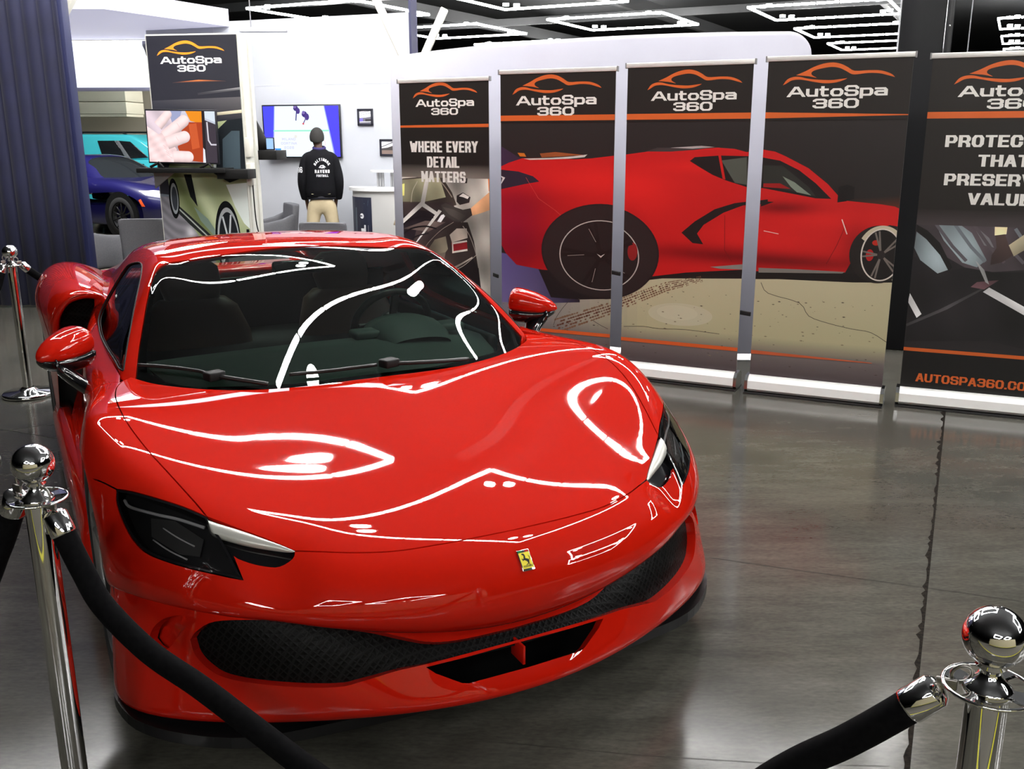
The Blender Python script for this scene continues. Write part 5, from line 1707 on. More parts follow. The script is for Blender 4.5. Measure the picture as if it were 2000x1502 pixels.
# ------------------------------------------------------------ chrome posts and velvet ropes
VEL = noise_mat('black_velvet', (.0025, .0025, .003), (.005, .005, .0055), 90, .9)
VEL.node_tree.nodes['Principled BSDF'].inputs['Specular IOR Level'].default_value = .06
def stanchion(x, y, label, tilt=(0, 0)):
    t = thing('rope_stanchion', label, 'stanchion', (x, y, 0), 0, 'chrome rope stanchions')
    t.rotation_euler = (tilt[0], tilt[1], 0)
    m = MB(); m.lathe([(0, 0), (.155, 0), (.160, .008), (.158, .020), (.150, .026), (.06, .034), (.045, .05), (.036, .055), (.036, .0551)], 56); m.build('base', CHR, t)
    m = MB(); m.lathe([(.029, .045), (.029, .832)], 40); m.build('post', CHR, t)
    # crown plate with a rolled rim and four rope slots
    m = MB()
    m.tube([(.062 * math.cos(a), .062 * math.sin(a), .845) for a in np.linspace(0, 2 * PI, 48, endpoint=False)], .0032, 8, closed=True)
    m.lathe([(.0, .834), (.034, .834), (.036, .842), (.034, .848), (.024, .856), (.017, .866), (.015, .872)], 40)
    for k in range(4):
        a0 = k * PI / 2 + PI / 4 - .32; a1 = k * PI / 2 + PI / 4 + .32
        vs, fs = [], []
        for i, a in enumerate(np.linspace(a0, a1, 9)):
            for z in (.842, .847):
                vs += [(.032 * math.cos(a), .032 * math.sin(a), z), (.061 * math.cos(a), .061 * math.sin(a), z)]
            if i: 
                b = i * 4; p = b - 4
                fs += [[p, p + 1, b + 1, b], [p + 2, b + 2, b + 3, p + 3]]
        m._add(vs, fs)
    m.build('crown_plate', CHR, t)
    m = MB(); m.lathe([(.015, .868), (.018, .876), (.022, .880), (.018, .884), (.020, .886)], 32); m.build('neck', CHR, t)
    m = MB(); m.lathe([(.0455 * math.sin(a), .926 - .0455 * math.cos(a)) for a in np.linspace(.15, PI, 28)], 48); m.build('ball_finial', CHR, t)
    return t
stanchion(-1.068, 2.030, 'chrome rope stanchion nearest the car bumper at the bottom left')
stanchion(.700, 1.258, 'chrome rope stanchion at the bottom right, only its ball and crown in view')
stanchion(-3.13, 6.02, 'chrome rope stanchion standing whole beside the red rear haunch')
stanchion(-2.79, 4.66, 'chrome rope stanchion at the left photo edge, only the rim of its base in view')

stanchion(-2.42, 2.668, 'chrome rope stanchion outside the left photo edge holding the far end of the near rope')
def rope(pts, label, r=.025, hooks=True):
    P = smooth_line(pts, 8)
    t = thing('velvet_rope', label, 'rope', tuple(P[0][:2]) + (0,), 0)
    o = np.array([P[0][0], P[0][1], 0])
    Q = [p - o for p in P]
    m = MB(); n = len(Q)
    m.tube([tuple(q) for q in Q[4:-4]], [r] * (n - 8), 18); m.build('rope_sleeve', VEL, t)
    for a, b, c in ((0, 4, 7), (-1, -5, -8)):
        e0, e1 = np.array(Q[b]), np.array(Q[a]); d = (e1 - e0); L_ = np.linalg.norm(d); d /= L_
        m = MB(); s = e0 - d * .012
        m.tube([tuple(s + d * k) for k in (0, .0005, .004, .050, .0505, .058, .0605)], [r * .95, r * 1.08, r * 1.10, r * 1.02, r * 1.0, r * .72, r * .25], 20); m.build('end_ferrule', CHR, t)
        m = MB(); h0 = s + d * .058
        m.box((0, 0, 0), (.030, .006, .018), Matrix.Translation(tuple(h0 + d * .012)) @ Matrix.Rotation(math.atan2(d[1], d[0]), 4, 'Z'), bev=.002)
        g = h0 + d * .024
        up = np.array([0, 0, 1.0]); sd = np.cross(d, up); sd /= np.linalg.norm(sd); uu = np.cross(sd, d)
        m.tube([tuple(g + d * (.016 - .016 * math.cos(a2)) + uu * (.012 * math.sin(a2))) for a2 in np.linspace(.2, 2 * PI - .7, 14)], .0032, 6)
        m.build('snap_hook', mat('hook_steel', (.30, .29, .27), .3, metal=1), t)
    return t
A, B = np.array([-1.065, 2.03]), np.array([.695, 1.258])
u = (B - A) / np.linalg.norm(B - A)
rope([(*(A + u * s), z) for s, z in ((.05, .80), (.072, .755), (.11, .685), (.16, .61), (.28, .525), (.42, .47), (.56, .405), (.70, .34), (.85, .285), (1.0, .255), (1.15, .26), (1.3, .305), (1.47, .43), (1.647, .62), (1.737, .70), (1.80, .762), (1.862, .828))], 'black velvet rope sagging in front of the red car between the two near posts', .0255)
rope([(-1.125, 2.04, .835), (-1.145, 2.05, .79), (-1.19, 2.06, .70), (-1.30, 2.12, .54), (-1.50, 2.22, .40), (-1.75, 2.34, .35), (-2.0, 2.46, .40), (-2.2, 2.56, .54), (-2.32, 2.62, .70), (-2.38, 2.65, .83)], 'black velvet rope leaving the near left post towards the left photo edge', .0255)
rope([(-3.07, 6.05, .835), (-3.05, 6.08, .80), (-3.01, 6.14, .74), (-2.90, 6.30, .60), (-2.72, 6.52, .36), (-2.55, 6.74, .16), (-2.38, 6.95, .045), (-2.15, 7.2, .03), (-1.9, 7.4, .03), (-1.7, 7.48, .03), (-1.55, 7.5, .03)], 'black velvet rope dropping from the far post to the floor behind the red car', .024)
rope([(-3.165, 5.97, .835), (-3.175, 5.955, .79), (-3.20, 5.92, .70), (-3.26, 5.80, .54), (-3.28, 5.62, .42), (-3.20, 5.3, .36), (-3.05, 5.05, .42), (-2.92, 4.86, .60), (-2.86, 4.76, .74), (-2.83, 4.72, .83)], 'black velvet rope hanging down the left side of the far post', .026)
# ------------------------------------------------------------ the white booth and what stands in it
WALLW = noise_mat('booth_white', (.52, .54, .585), (.57, .585, .625), 1.5, .6)
WD = Vector((2.6, -.95, 0)).normalized(); W0 = Vector((-4.6, 12.92, 0))
wr = math.atan2(WD.y, WD.x)
def onwall(s, z, off=0.0):
    n = Vector((WD.y, -WD.x, 0))
    return W0 + WD * s + n * off + Vector((0, 0, z))
m = MB(); c = onwall(1.83, 1.48, -.06); m.box(c, (3.70, .12, 2.96), rz=wr); tag(m.build('wall_booth', WALLW), kind='structure')
m = MB(); c = onwall(3.69, 1.60, -.05); m.box(c, (.03, .16, 3.3), rz=wr); tag(m.build('trim_7', mat('navy_edge', (.03, .03, .07), .5)), kind='structure')
m = MB()
for s, z0, z1 in ((2.45, 2.15, 2.95), (1.0, 2.2, 2.95)):
    m.box(onwall(s, (z0 + z1) / 2, .0015), (.006, .003, z1 - z0), rz=wr)
for z, s0, s1 in ((2.2, .9, 1.9), (2.2, 2.5, 3.5)):
    m.box(onwall((s0 + s1) / 2, z, .0015), (s1 - s0, .003, .006), rz=wr)
tag(m.build('trim_8', mat('seam_grey', (.62, .63, .68), .6)), kind='structure')

SCR = print_mat('screen_art', .2, emit=1.15)
PIC = PRINT
def flat_m(c, rz, tilt=0):
    """art plane facing the viewer, centred at c"""
    return Matrix.Translation(c) @ Matrix.Rotation(rz, 4, 'Z') @ Matrix.Rotation(R(90) + tilt, 4, 'X')
# wall television with the ice hockey broadcast
tv = thing('wall_television', 'large wall-mounted television showing an ice hockey game with blue sides', 'television')
c = onwall(2.23, 1.655, .10); TM = flat_m(c, wr * .7)
m = MB(); m.box((0, 0, -.02), (1.02, .625, .035), TM, bev=.004); m.build('screen_housing', mat('tv_black', (.012, .012, .016), .3), tv)
m = MB(); m.box((0, 0, -.06), (.4, .3, .06), TM); m.build('wall_bracket', mat('tv_black', (.012, .012, .016), .3), tv)
A = Art(-.495, .495, -.297, .297)
A.poly([(-.5, -.3), (.5, -.3), (.5, .3), (-.5, .3)], (228, 246, 252))
A.poly([(-.5, .3), (-.345, .3), (-.40, -.3), (-.5, -.3)], (72, 72, 246)); A.poly([(.315, .3), (.5, .3), (.5, -.3), (.43, -.3)], (78, 70, 246))
A.poly([(-.345, .3), (-.335, .3), (-.385, -.3), (-.40, -.3)], (150, 160, 250)); A.poly([(.305, .3), (.315, .3), (.43, -.3), (.415, -.3)], (150, 160, 250))
A.poly([(-.37, .0), (.365, .0), (.363, .018), (-.37, .016)], (150, 228, 200))
for x, y, sc in ((-.06, .27, .9), (.05, .20, 1.0)):
    A.ell((x, y), .035 * sc, .035 * sc, (60, 40, 120)); A.ell((x + .03 * sc, y - .03), .03 * sc, .04 * sc, (72, 52, 130)); A.ell((x - .01, y + .02), .02, .02, (120, 100, 170))
A.line([(-.05, .24), (-.065, .13)], .014, (60, 44, 120)); A.line([(.07, .16), (.035, .10)], .012, (90, 60, 130)); A.ell((.03, .09), .012, .012, (200, 60, 80))
for t_, y in (('MILANO', -.105), ('CORTINA', -.155), ('2026', -.205)):
    A.text(t_, -.175, y, .030, .028, .006, .006, (196, 186, 232))
A.ring((.19, -.13), .035, .035, .005, (200, 190, 236)); A.ring((.27, -.14), .04, .04, .005, (236, 170, 180))
A.ell((-.08, -.06), .02, .02, (220, 220, 214))
A.poly([(-.42, -.20), (-.345, -.20), (-.345, -.275), (-.42, -.275)], (60, 120, 220)); A.poly([(-.345, -.20), (-.285, -.20), (-.285, -.275), (-.345, -.275)], (50, 150, 226))
for k in range(3): A.poly([(-.42, -.212 - k * .024), (-.36, -.212 - k * .024), (-.36, -.222 - k * .024), (-.42, -.222 - k * .024)], (236, 240, 250))
A.build('screen_picture', TM @ Matrix.Translation((0, 0, -.002)), SCR, tv)

def picture(s, z, w, h, label, kind):
    t = thing('picture_frame', label, 'picture', (0, 0, 0), 0, 'small framed photographs on the white wall')
    M = flat_m(onwall(s, z, .012), wr)
    f = .025
    m = MB()
    for x, y, a, b in ((0, h / 2 - f / 2, w, f), (0, -h / 2 + f / 2, w, f), (-w / 2 + f / 2, 0, f, h), (w / 2 - f / 2, 0, f, h)):
        m.box((x, y, 0), (a, b, .022), M, bev=.003)
    m.build('frame', mat('frame_black', (.02, .02, .03), .4), t)
    A = Art(-w / 2 + f, w / 2 - f, -h / 2 + f, h / 2 - f)
    A.poly([(-w, -h), (w, -h), (w, h), (-w, h)], (232, 232, 238))
    if kind == 0:
        for k in range(4): A.line([(-w / 2, .02 + k * .02), (w / 2, .05 + k * .03)], .005, (150, 150, 160))
        A.poly([(-w / 2, -h / 2), (w / 2, -h / 2), (w / 2, .01), (0, -.005), (-w / 2, -.01)], (110, 108, 120)); A.poly([(-w / 2, -.05), (-.03, -.05), (-.03, -.01), (-w / 2, -.015)], (120, 110, 190))
        A.poly([(0, -.06), (w / 2, -.05), (w / 2, -.02), (0, -.02)], (60, 58, 62)); A.line([(-w / 2, -.055), (w / 2, -.05)], .008, (220, 220, 226))
    else:
        A.poly([(-w / 2, -h / 2), (w / 2, -h / 2), (w / 2, .03), (0, .0), (-w / 2, -.01)], (70, 66, 66)); A.poly([(-w / 2, -h / 2), (w / 2, -h / 2), (w / 2, -.03), (-w / 2, -.03)], (130, 112, 104)); A.line([(-w / 2, .0), (w / 2, .07)], .008, (60, 60, 64))
    A.build('photograph', M @ Matrix.Translation((0, 0, .002)), PIC, t)
picture(3.06, 1.815, .205, .195, 'small black-framed photograph right of the wall television', 0)
picture(3.34, 1.465, .20, .195, 'small black-framed photograph half hidden by the fabric wall edge', 1)

# ---- the display tower with its monitor
CREAM = mat('tower_cream', (.62, .62, .56), .5)
ta, tb = Vector((-3.561, 9.92, 0)), Vector((-2.628, 9.78, 0))
TK = .919   # the tower stands in front of the chairs
TW = thing('display_tower', 'tall dark advertising tower with orange car logo and cream sides', 'display tower', (0, 0, 0))
M, w = plane_m(ta, tb)
M = Matrix.Translation((0, 0, 1.637 * (1 - TK))) @ Matrix.Scale(TK, 4) @ M
m = MB(); m.box((w / 2, 1.213, -.17), (w, 2.714, .33), M); m.build('tower_body', CREAM, TW)
m = MB(); m.box((w + .008, 1.285, -.06), (.02, 2.57, .05), M); m.box((w + .008, 1.285, -.25), (.02, 2.57, .05), M); m.build('side_channel', CREAM, TW)
A = Art(.012, w - .004, 0.05, 2.555)
A.poly([(0, 0), (w, 0), (w, 2.56), (0, 2.56)], [(60, 60, 68), (60, 60, 68), (50, 50, 56), (44, 44, 52)])
A.poly([(0, 1.95), (w, 1.98), (w, 1.72), (0, 1.72)], [(62, 62, 70), (96, 94, 96), (40, 40, 46), (40, 40, 46)])
A.poly([(.3, 1.80), (w, 1.86), (w, 1.83), (.3, 1.775)], [(90, 88, 88), (236, 230, 200), (200, 190, 160), (80, 78, 80)])
A.poly([(.5, 2.02), (w, 2.07), (w, 2.045), (.5, 2.0)], [(60, 60, 66), (150, 150, 152), (90, 90, 92), (60, 60, 66)])
# pale green sports car photographed low, on wet-looking concrete
A.poly([(0, .05), (w, .05), (w, .95), (0, 1.05)], [(84, 88, 96), (150, 120, 116), (130, 128, 128), (120, 130, 140)])
A.field([(0, .05), (.62, .05), (.62, .55), (.30, .80), (.10, 1.02), (0, 1.02)], lambda x, z: tuple(max(0, min(255, c + 90 * math.exp(-((x - .30) / .05) ** 2) * (.5 + .5 * math.sin(z * 40)) + 12 * math.sin(z * 60 + 5 * math.sin(x * 9) + 20 * x))) for c in (126, 124, 130)), .02)
A.field([(.10, 1.25), (.30, 1.70), (w, 1.78), (w, .30), (.62, .25), (.28, .80), (.12, 1.05)], lambda x, z: tuple(max(0, min(255, c + 46 * math.exp(-((x + z * .55 - 1.02) / .09) ** 2) - 50 * math.exp(-((x + z * .5 - .80) / .10) ** 2) + 60 * math.exp(-((x - .88) / .12) ** 2 - ((z - .95) / .2) ** 2))) for c in (158, 168, 128)), .04)
A.poly([(.60, 1.25), (.66, 1.66), (.78, 1.76), (w, 1.78), (w, 1.22), (.76, 1.16)], (34, 38, 42)); A.poly([(.70, 1.28), (.72, 1.58), (.82, 1.66), (w - .04, 1.66), (w - .06, 1.26), (.78, 1.20)], (70, 84, 92))
A.poly([(.60, 1.30), (.63, 1.30), (.68, 1.66), (.66, 1.68)], (232, 238, 236))
A.poly([(.28, 1.24), (.36, 1.24), (.40, .92), (.33, 1.02)], (30, 32, 34))
A.poly([(.14, .98), (.30, .84), (.58, .58), (.60, .48), (.30, .74), (.12, .92)], (40, 42, 42)); A.line([(.14, .95), (.32, .78), (.58, .53)], .014, (170, 176, 170))
A.poly([(.36, .92), (.50, .80), (.60, .64), (.58, .60), (.42, .78)], (120, 138, 126))
A.poly([(.72, 1.14), (w, 1.16), (w, .70), (.88, .76), (.80, .92)], (232, 240, 234)); A.poly([(.86, .50), (w, .70), (w, .25), (.9, .2)], (176, 190, 150))
A.ell((.70, .60), .135, .38, (24, 26, 28), 48); A.ell((.705, .58), .118, .335, (168, 172, 174), 48); A.ell((.708, .57), .104, .30, (34, 36, 40), 48)
for k in range(7):
    a = k * 2 * PI / 7 + .3
    A.line([(.708 + .02 * math.cos(a), .57 + .05 * math.sin(a)), (.708 + .10 * math.cos(a), .57 + .29 * math.sin(a))], .018, (196, 200, 204))
A.ell((.708, .57), .02, .05, (70, 74, 78))
A.ell((.155, 1.00), .055, .20, (24, 26, 28), 32); A.ell((.158, 1.0), .04, .155, (150, 156, 160), 32); A.ell((.16, 1.0), .03, .12, (60, 64, 70), 32)
A.poly([(.90, .70), (.93, .70), (.94, .3), (.90, .3)], (24, 24, 28))
A.poly([(.25, 2.115), (.80, 2.125), (.80, 2.13), (.52, 2.142), (.25, 2.12)], [(70, 60, 60), (70, 60, 60), (70, 60, 60), (250, 140, 70), (70, 60, 60)])
A.logo(.46, 2.375, .70, (250, 150, 50), (246, 248, 250))
A.build('tower_graphic', M @ Matrix.Translation((0, 0, .002)), print_mat('tower_print', .22), TW)
for z, h_ in ((1.50, .19), (1.24, .22)):
    m = MB(); m.box((w + .02, z, -.06), (.06, h_, .09), M, bev=.008); m.build('power_box', mat('socket_cream', (.66, .65, .58), .5), TW)
m = MB(); m.tube([tuple(M @ Vector(q)) for q in smooth_line([(w + .045, 1.20, -.03), (w + .05, 1.0, -.02), (w + .06, .75, -.02), (w + .10, .55, -.02), (w + .09, .3, -.02), (w + .1, .05, -.02)], 5)], .006, 6); m.build('power_cord', MBK, TW)
sh = thing('monitor_shelf', 'thin black shelf across the advertising tower under the monitor', 'shelf')
m = MB(); m.box((.36, 1.285, .12), (.92, .045, .22), M, bev=.004); m.box((w - .06, 1.25, .10), (.32, .09, .20), M, bev=.004); m.build('shelf_board', MBK, sh)
m = MB(); m.prism([(0, 0), (.22, 0), (0, -.16)], .02, M @ Matrix.Translation((-.02, 1.26, .02))); m.build('shelf_bracket', mat('bracket_grey', (.3, .3, .3), .5), sh)
mo = thing('monitor', 'flat monitor on the tower shelf showing a gloved hand smoothing orange film', 'monitor')
MM = M @ Matrix.Translation((.365, 1.605, .14)) @ Matrix.Rotation(R(-1), 4, 'Z')
m = MB(); m.box((0, 0, -.015), (.735, .515, .03), MM, bev=.004); m.build('monitor_housing', mat('tv_black', (.012, .012, .016), .3), mo)
m = MB()
for x in (-.26, .26): m.tube([tuple(MM @ Vector((x - .07, -.295, .05))), tuple(MM @ Vector((x, -.25, 0))), tuple(MM @ Vector((x + .07, -.295, .05)))], .012, 8)
m.build('monitor_foot', MBK, mo)
A = Art(-.355, .355, -.243, .243)
A.poly([(-.36, -.25), (.36, -.25), (.36, .25), (-.36, .25)], [(232, 206, 206), (70, 60, 66), (200, 210, 226), (206, 190, 206)])
A.poly([(.05, .25), (.25, .25), (.25, .12), (.10, .15)], (226, 136, 20)); A.poly([(.03, .14), (.22, .14), (.25, -.02), (.22, -.24), (.0, -.22), (-.05, -.1)], (168, 60, 22)); A.poly([(.08, .12), (.16, .13), (.18, -.10), (.10, -.12)], (196, 84, 40))
A.poly([(.22, .25), (.25, .25), (.25, -.25), (.21, -.25)], (30, 22, 26)); A.poly([(.25, .16), (.36, .12), (.36, -.25), (.24, -.25)], (58, 50, 60)); A.poly([(.25, .25), (.36, .25), (.36, .14), (.25, .18)], (206, 216, 226))
A.line([(.27, .14), (.275, -.03), (.30, -.07), (.36, -.07)], .014, (200, 196, 206)); A.poly([(.205, -.25), (.235, -.25), (.232, -.12), (.215, -.1)], (220, 220, 230))
def skin(x, z):
    k = 1 + .05 * math.sin(40 * x + 30 * z) + .03 * math.sin(90 * z - 40 * x)
    return tuple(max(0, min(255, c * k)) for c in (236, 206, 206))
def finger(p0, p1, r0, r1, n=14):
    p0, p1 = np.array(p0), np.array(p1); d = (p1 - p0) / np.linalg.norm(p1 - p0); nn = np.array([-d[1], d[0]])
    o = [tuple(p0 - nn * r0)] + [tuple(p1 + r1 * (d * math.cos(a) + nn * math.sin(a))) for a in np.linspace(-PI / 2, PI / 2, n)] + [tuple(p0 + nn * r0)]
    def fn(x, z):
        q = np.array([x, z]) - p0; v = float(q @ nn) / r0; t = float(q @ d) / np.linalg.norm(p1 - p0)
        k = 1.05 - .20 * (v - .25) ** 2 - .05 * max(0, .3 - t) + .01 * math.sin(14 * t)
        return tuple(max(0, min(255, c * k)) for c in (238, 210, 209))
    A.field(o, fn, .02)
A.field([(-.36, .25), (-.02, .25), (-.10, .06), (-.36, -.02)], lambda x, z: tuple(c * (.93 + .07 * math.sin(26 * x + 20 * z)) for c in (224, 204, 214)), .04)
A.poly([(-.12, .25), (.02, .25), (-.01, .17), (-.09, .13)], (150, 156, 190))
finger((-.24, .10), (-.13, .21), .05, .042)
A.field([(-.36, .10), (-.24, .02), (-.10, .10), (-.04, .08), (-.12, -.05), (-.06, -.12), (-.10, -.20), (-.04, -.25), (-.36, -.25)], skin, .03)
finger((-.18, .0), (.03, .15), .058, .056)
finger((-.16, -.06), (.03, .0), .062, .056)
finger((-.10, -.19), (.055, -.19), .058, .054)
for k in range(4): A.line([(-.20 + k * .012, -.08 - k * .03), (-.16 + k * .014, -.12 - k * .028)], .003, (206, 168, 168))
for x, z in ((-.03, .10), (-.05, -.03)): A.line([(x - .01, z + .03), (x + .015, z - .01)], .003, (210, 176, 176))
A.build('monitor_picture', MM @ Matrix.Translation((0, 0, .002)), SCR, mo)

# shelf on the tower's hidden side, with a tablet
sh = thing('side_shelf', 'small black shelf sticking out behind the tower edge, holding a tablet', 'shelf', (-2.30, 9.38, 1.437), R(-8))
m = MB(); m.box((-.0, 0, 0), (.26, .26, .085), bev=.004); m.build('shelf_box', MBK, sh)
tb_ = thing('tablet', 'small tablet with a pale blue screen leaning on the black side shelf', 'tablet', (-2.265, 9.33, 1.480), R(-8))
m = MB(); m.box((0, 0, .06), (.085, .012, .115), bev=.003); m.build('tablet_case', mat('tv_black', (.012, .012, .016), .3), tb_)
A = Art(); A.poly([(-.034, .012), (.034, .012), (.034, .11), (-.034, .11)], (150, 190, 240)); A.build('tablet_screen', Matrix.Translation((0, -.0075, 0)) @ Matrix.Rotation(R(90), 4, 'X'), SCR, tb_)
o = thing('speaker_cone', 'black tapering cloth hood hanging beside the tower edge above the side shelf', 'hood', (-2.39, 9.38, 1.482), 0)
m = MB(); m.loft([[(cx_ + rx * math.cos(a), ry * math.sin(a), z) for a in np.linspace(0, 2 * PI, 16, endpoint=False)] for z, rx, ry, cx_ in ((0, .075, .06, .03), (.1, .062, .06, .02), (.2, .035, .045, .0), (.28, .015, .02, -.02), (.30, .004, .006, -.025))]); m.build('hood_cloth', MBK, o)
o.name = 'cloth_hood'

# ---- armchairs
CHF = noise_mat('grey_fabric', (.115, .115, .125), (.15, .15, .16), 120, .85, bump=.03)
def make_chair():
    t = thing('armchair', 'x', 'armchair', (0, 0, 0), 0, 'grey fabric armchairs of the booth')
    m = MB()
    rings = []
    for z, hw, y in ((.36, .31, .255), (.50, .315, .265), (.70, .325, .29), (.82, .325, .305), (.845, .315, .308), (.85, .29, .31)):
        rg = []
        for a in np.linspace(0, 2 * PI, 28, endpoint=False):
            ca, sa = math.cos(a), math.sin(a)
            rg.append((hw * np.sign(ca) * abs(ca) ** .3, y + .055 * np.sign(sa) * abs(sa) ** .5, z))
        rings.append(rg)
    m.loft(rings); m.build('backrest', CHF, t)
    for s in (-1, 1):
        m = MB()
        m.loft([[(s * .285 + .045 * np.sign(math.cos(a)) * abs(math.cos(a)) ** .4, y, zc + h * np.sign(math.sin(a)) * abs(math.sin(a)) ** .4) for a in np.linspace(0, 2 * PI, 20, endpoint=False)] for y, zc, h in ((-.30, .46, .13), (-.29, .465, .165), (-.1, .47, .175), (.1, .49, .19), (.27, .52, .22))])
        m.build('armrest', CHF, t)
    m = MB(); m.box((0, -.03, .36), (.50, .52, .16), bev=.04); m.build('seat', CHF, t)
    for sx_, sy in ((-1, -1), (1, -1), (-1, 1), (1, 1)):
        m = MB(); m.loft([[(sx_ * x + dx, sy * y + dy, z) for dx, dy in ((-w_, -w_), (w_, -w_), (w_, w_), (-w_, w_))] for z, x, y, w_ in ((.30, .26, .25, .026), (0, .275, .275, .016))], smooth=False)
        m.build('leg', mat('leg_black', (.012, .01, .01), .4), t)
    return t
ch = make_chair()
chairs = [(-4.40, 10.05, 150, 'grey armchair half hidden by the blue curtain edge'),
          (-3.66, 9.85, 184, 'grey armchair with its back to the camera in front of the advertising tower'),
          (-2.86, 11.55, -62, 'grey armchair facing left beside the television wall, its seat side in view'),
          (-2.12, 8.35, 168, 'grey armchair right behind the tower foot, only its sloping back top above the red roof'),
          (-1.73, 9.35, 172, 'grey armchair in front of the standing man, its back top above the red roof')]
for k, (x, y, a, lb) in enumerate(chairs):
    o = ch if k == 0 else copy_tree(ch)
    o.location = (x, y, 0); o.rotation_euler = (0, 0, R(a)); o.scale = (.70, .85, .97); o['label'] = lb

# ---- white counter
ct = thing('counter', 'white round-topped reception counter with a dark graphic side at the white wall', 'counter', (-1.42, 11.35, 0), R(-12))
def arc(rx, ry, n=24): return [(rx * math.cos(a), -ry * math.sin(a)) for a in np.linspace(0, PI, n)]
m = MB(); m.prism(arc(.46, .40)[::-1], .035, Matrix.Translation((0, 0, 1.0))); m.build('counter_top', mat('counter_white', (.85, .85, .85), .3, coat=.3), ct)
m = MB(); q = arc(.42, .36); m.loft([[(x, y, z) for x, y in q] for z in (.02, 1.0)], closed=False, cap=False); m.build('counter_side', mat('counter_grey', (.55, .55, .54), .5), ct)
A = Art()
q = arc(.425, .365, 24)
V = []
A.k = 1
for i in range(13, 22):
    s0, s1 = (i - 13) / 9, (i - 12) / 9
    A.poly([(s0, .05), (s1, .05), (s1, .93), (s0, .93)], [(22, 26, 48), (22, 26, 48), (44, 48, 66), (44, 48, 66)], False)
A.poly([(.05, .93), (.75, .93), (.55, .80), (.3, .86)], (90, 84, 96)); A.poly([(.08, .90), (.2, .86), (.25, .82), (.1, .84)], (150, 190, 190)); A.poly([(.62, .86), (.95, .74), (.93, .70), (.68, .80)], (110, 190, 180))
A.poly([(.08, .05), (.42, .05), (.40, .70), (.12, .72)], (66, 66, 74)); A.ell((.28, .72), .06, .03, (230, 230, 236))
A.poly([(.10, .10), (.22, .10), (.22, .62), (.10, .62)], (226, 228, 232)); A.poly([(.22, .16), (.32, .16), (.32, .22), (.22, .22)], (226, 228, 232)); A.poly([(.22, .34), (.32, .34), (.32, .40), (.22, .40)], (226, 228, 232)); A.poly([(.22, .52), (.32, .52), (.32, .58), (.22, .58)], (226, 228, 232))
A.line([(.5, .8), (.52, .4), (.56, .1)], .05, (96, 110, 120))
def bend(o):
    for v in o.data.vertices:
        s = 13 + v.co.x * 9; i = min(int(s), 22); f_ = s - i
        p = (q[i][0] * (1 - f_) + q[i + 1][0] * f_, q[i][1] * (1 - f_) + q[i + 1][1] * f_)
        k = 1 + v.co.z * 4
        v.co = (p[0] * k, p[1] * k, v.co.y)
bend(A.build('counter_graphic', Matrix.Identity(4), PRINT, ct))
rs = thing('display_riser', 'small white display riser on grey legs standing on the counter', 'riser', (-1.36, 11.30, 1.036), R(-8))
m = MB(); m.prism(arc(.26, .18)[::-1], .022, Matrix.Translation((-.0, 0, .165))); m.build('riser_top', mat('counter_white', (.85, .85, .85), .3), rs)
for x in (-.14, .02, .16):
    m = MB()
    for k in range(3): m.box((x - .03 + k * .03, -.02, .083), (.022, .03, .166), bev=.002)
    m.build('leg', mat('riser_grey', (.38, .38, .39), .5), rs)
cl = thing('shirt_and_trousers', 'beige checked cloth over black cloth hanging beside the counter at the fabric wall', 'cloth', (-1.13, 10.62, 0), 0)  # simple draped forms for a half-hidden person's shirt tail and trousers
PLAID = mat('beige_check', (.6, .5, .38), .8)
def _plaid():
    nt = PLAID.node_tree; L = nt.links; b = nt.nodes['Principled BSDF']
    tc = nt.nodes.new('ShaderNodeTexCoord'); br = nt.nodes.new('ShaderNodeTexBrick'); br.offset = 0
    br.inputs['Color1'].default_value = (*srgb(206, 190, 164), 1); br.inputs['Color2'].default_value = (*srgb(214, 198, 172), 1); br.inputs['Mortar'].default_value = (*srgb(236, 214, 190), 1)
    br.inputs['Scale'].default_value = 1; br.inputs['Mortar Size'].default_value = .012; br.inputs['Brick Width'].default_value = .07; br.inputs['Row Height'].default_value = .07
    mp = nt.nodes.new('ShaderNodeMapping'); mp.inputs['Rotation'].default_value = (R(90), 0, 0)
    L.new(tc.outputs['Object'], mp.inputs[0]); L.new(mp.outputs[0], br.inputs['Vector']); L.new(br.outputs['Color'], b.inputs['Base Color'])
_plaid()
def drape(z0, z1, w0, w1, fold, dx=0):
    m = MB(); rings = []
    for t in np.linspace(0, 1, 8):
        w_ = w0 + (w1 - w0) * t
        rings.append([(dx * t + w_ * math.cos(a) * (1 + fold * t * math.sin(7 * a)), .10 * math.sin(a) * (1 + fold * t * math.cos(5 * a)), z1 + (z0 - z1) * t) for a in np.linspace(0, 2 * PI, 36, endpoint=False)])
    m.loft(rings); return m
drape(.66, 1.0, .055, .15, .10).build('upper_cloth', PLAID, cl)
drape(.0, .68, .12, .13, .05).build('lower_cloth', mat('black_cloth', (.008, .008, .01), .8), cl)

# ---- blue pleated curtain wall on the left
CUR = noise_mat('navy_drape', srgb(12, 15, 46), srgb(16, 19, 54), 5, .75, sheen=.2)
cu = thing('pleated_curtain', 'tall dark blue pleated curtain filling the left edge', 'curtain', (0, 0, 0), 0)
m = MB(); rings = []
xs = np.linspace(-7.6, -4.10, 220)
def fold(x): 
    f_ = (x * 7.2) % 1.0
    return .05 * abs(math.sin(PI * f_)) ** .5
for z in (.02, 1.2, 2.6, 4.2):
    rings.append([(x, 9.33 - fold(x), z) for x in xs] + [(x, 9.45, z) for x in xs[::-1]])
m.loft(rings); m.build('curtain_cloth', CUR, cu)
m = MB(); m.box((-4.085, 9.36, 2.1), (.05, .14, 4.2), bev=.006); m.build('curtain_edge', mat('navy_edge2', srgb(22, 27, 66), .6), cu)

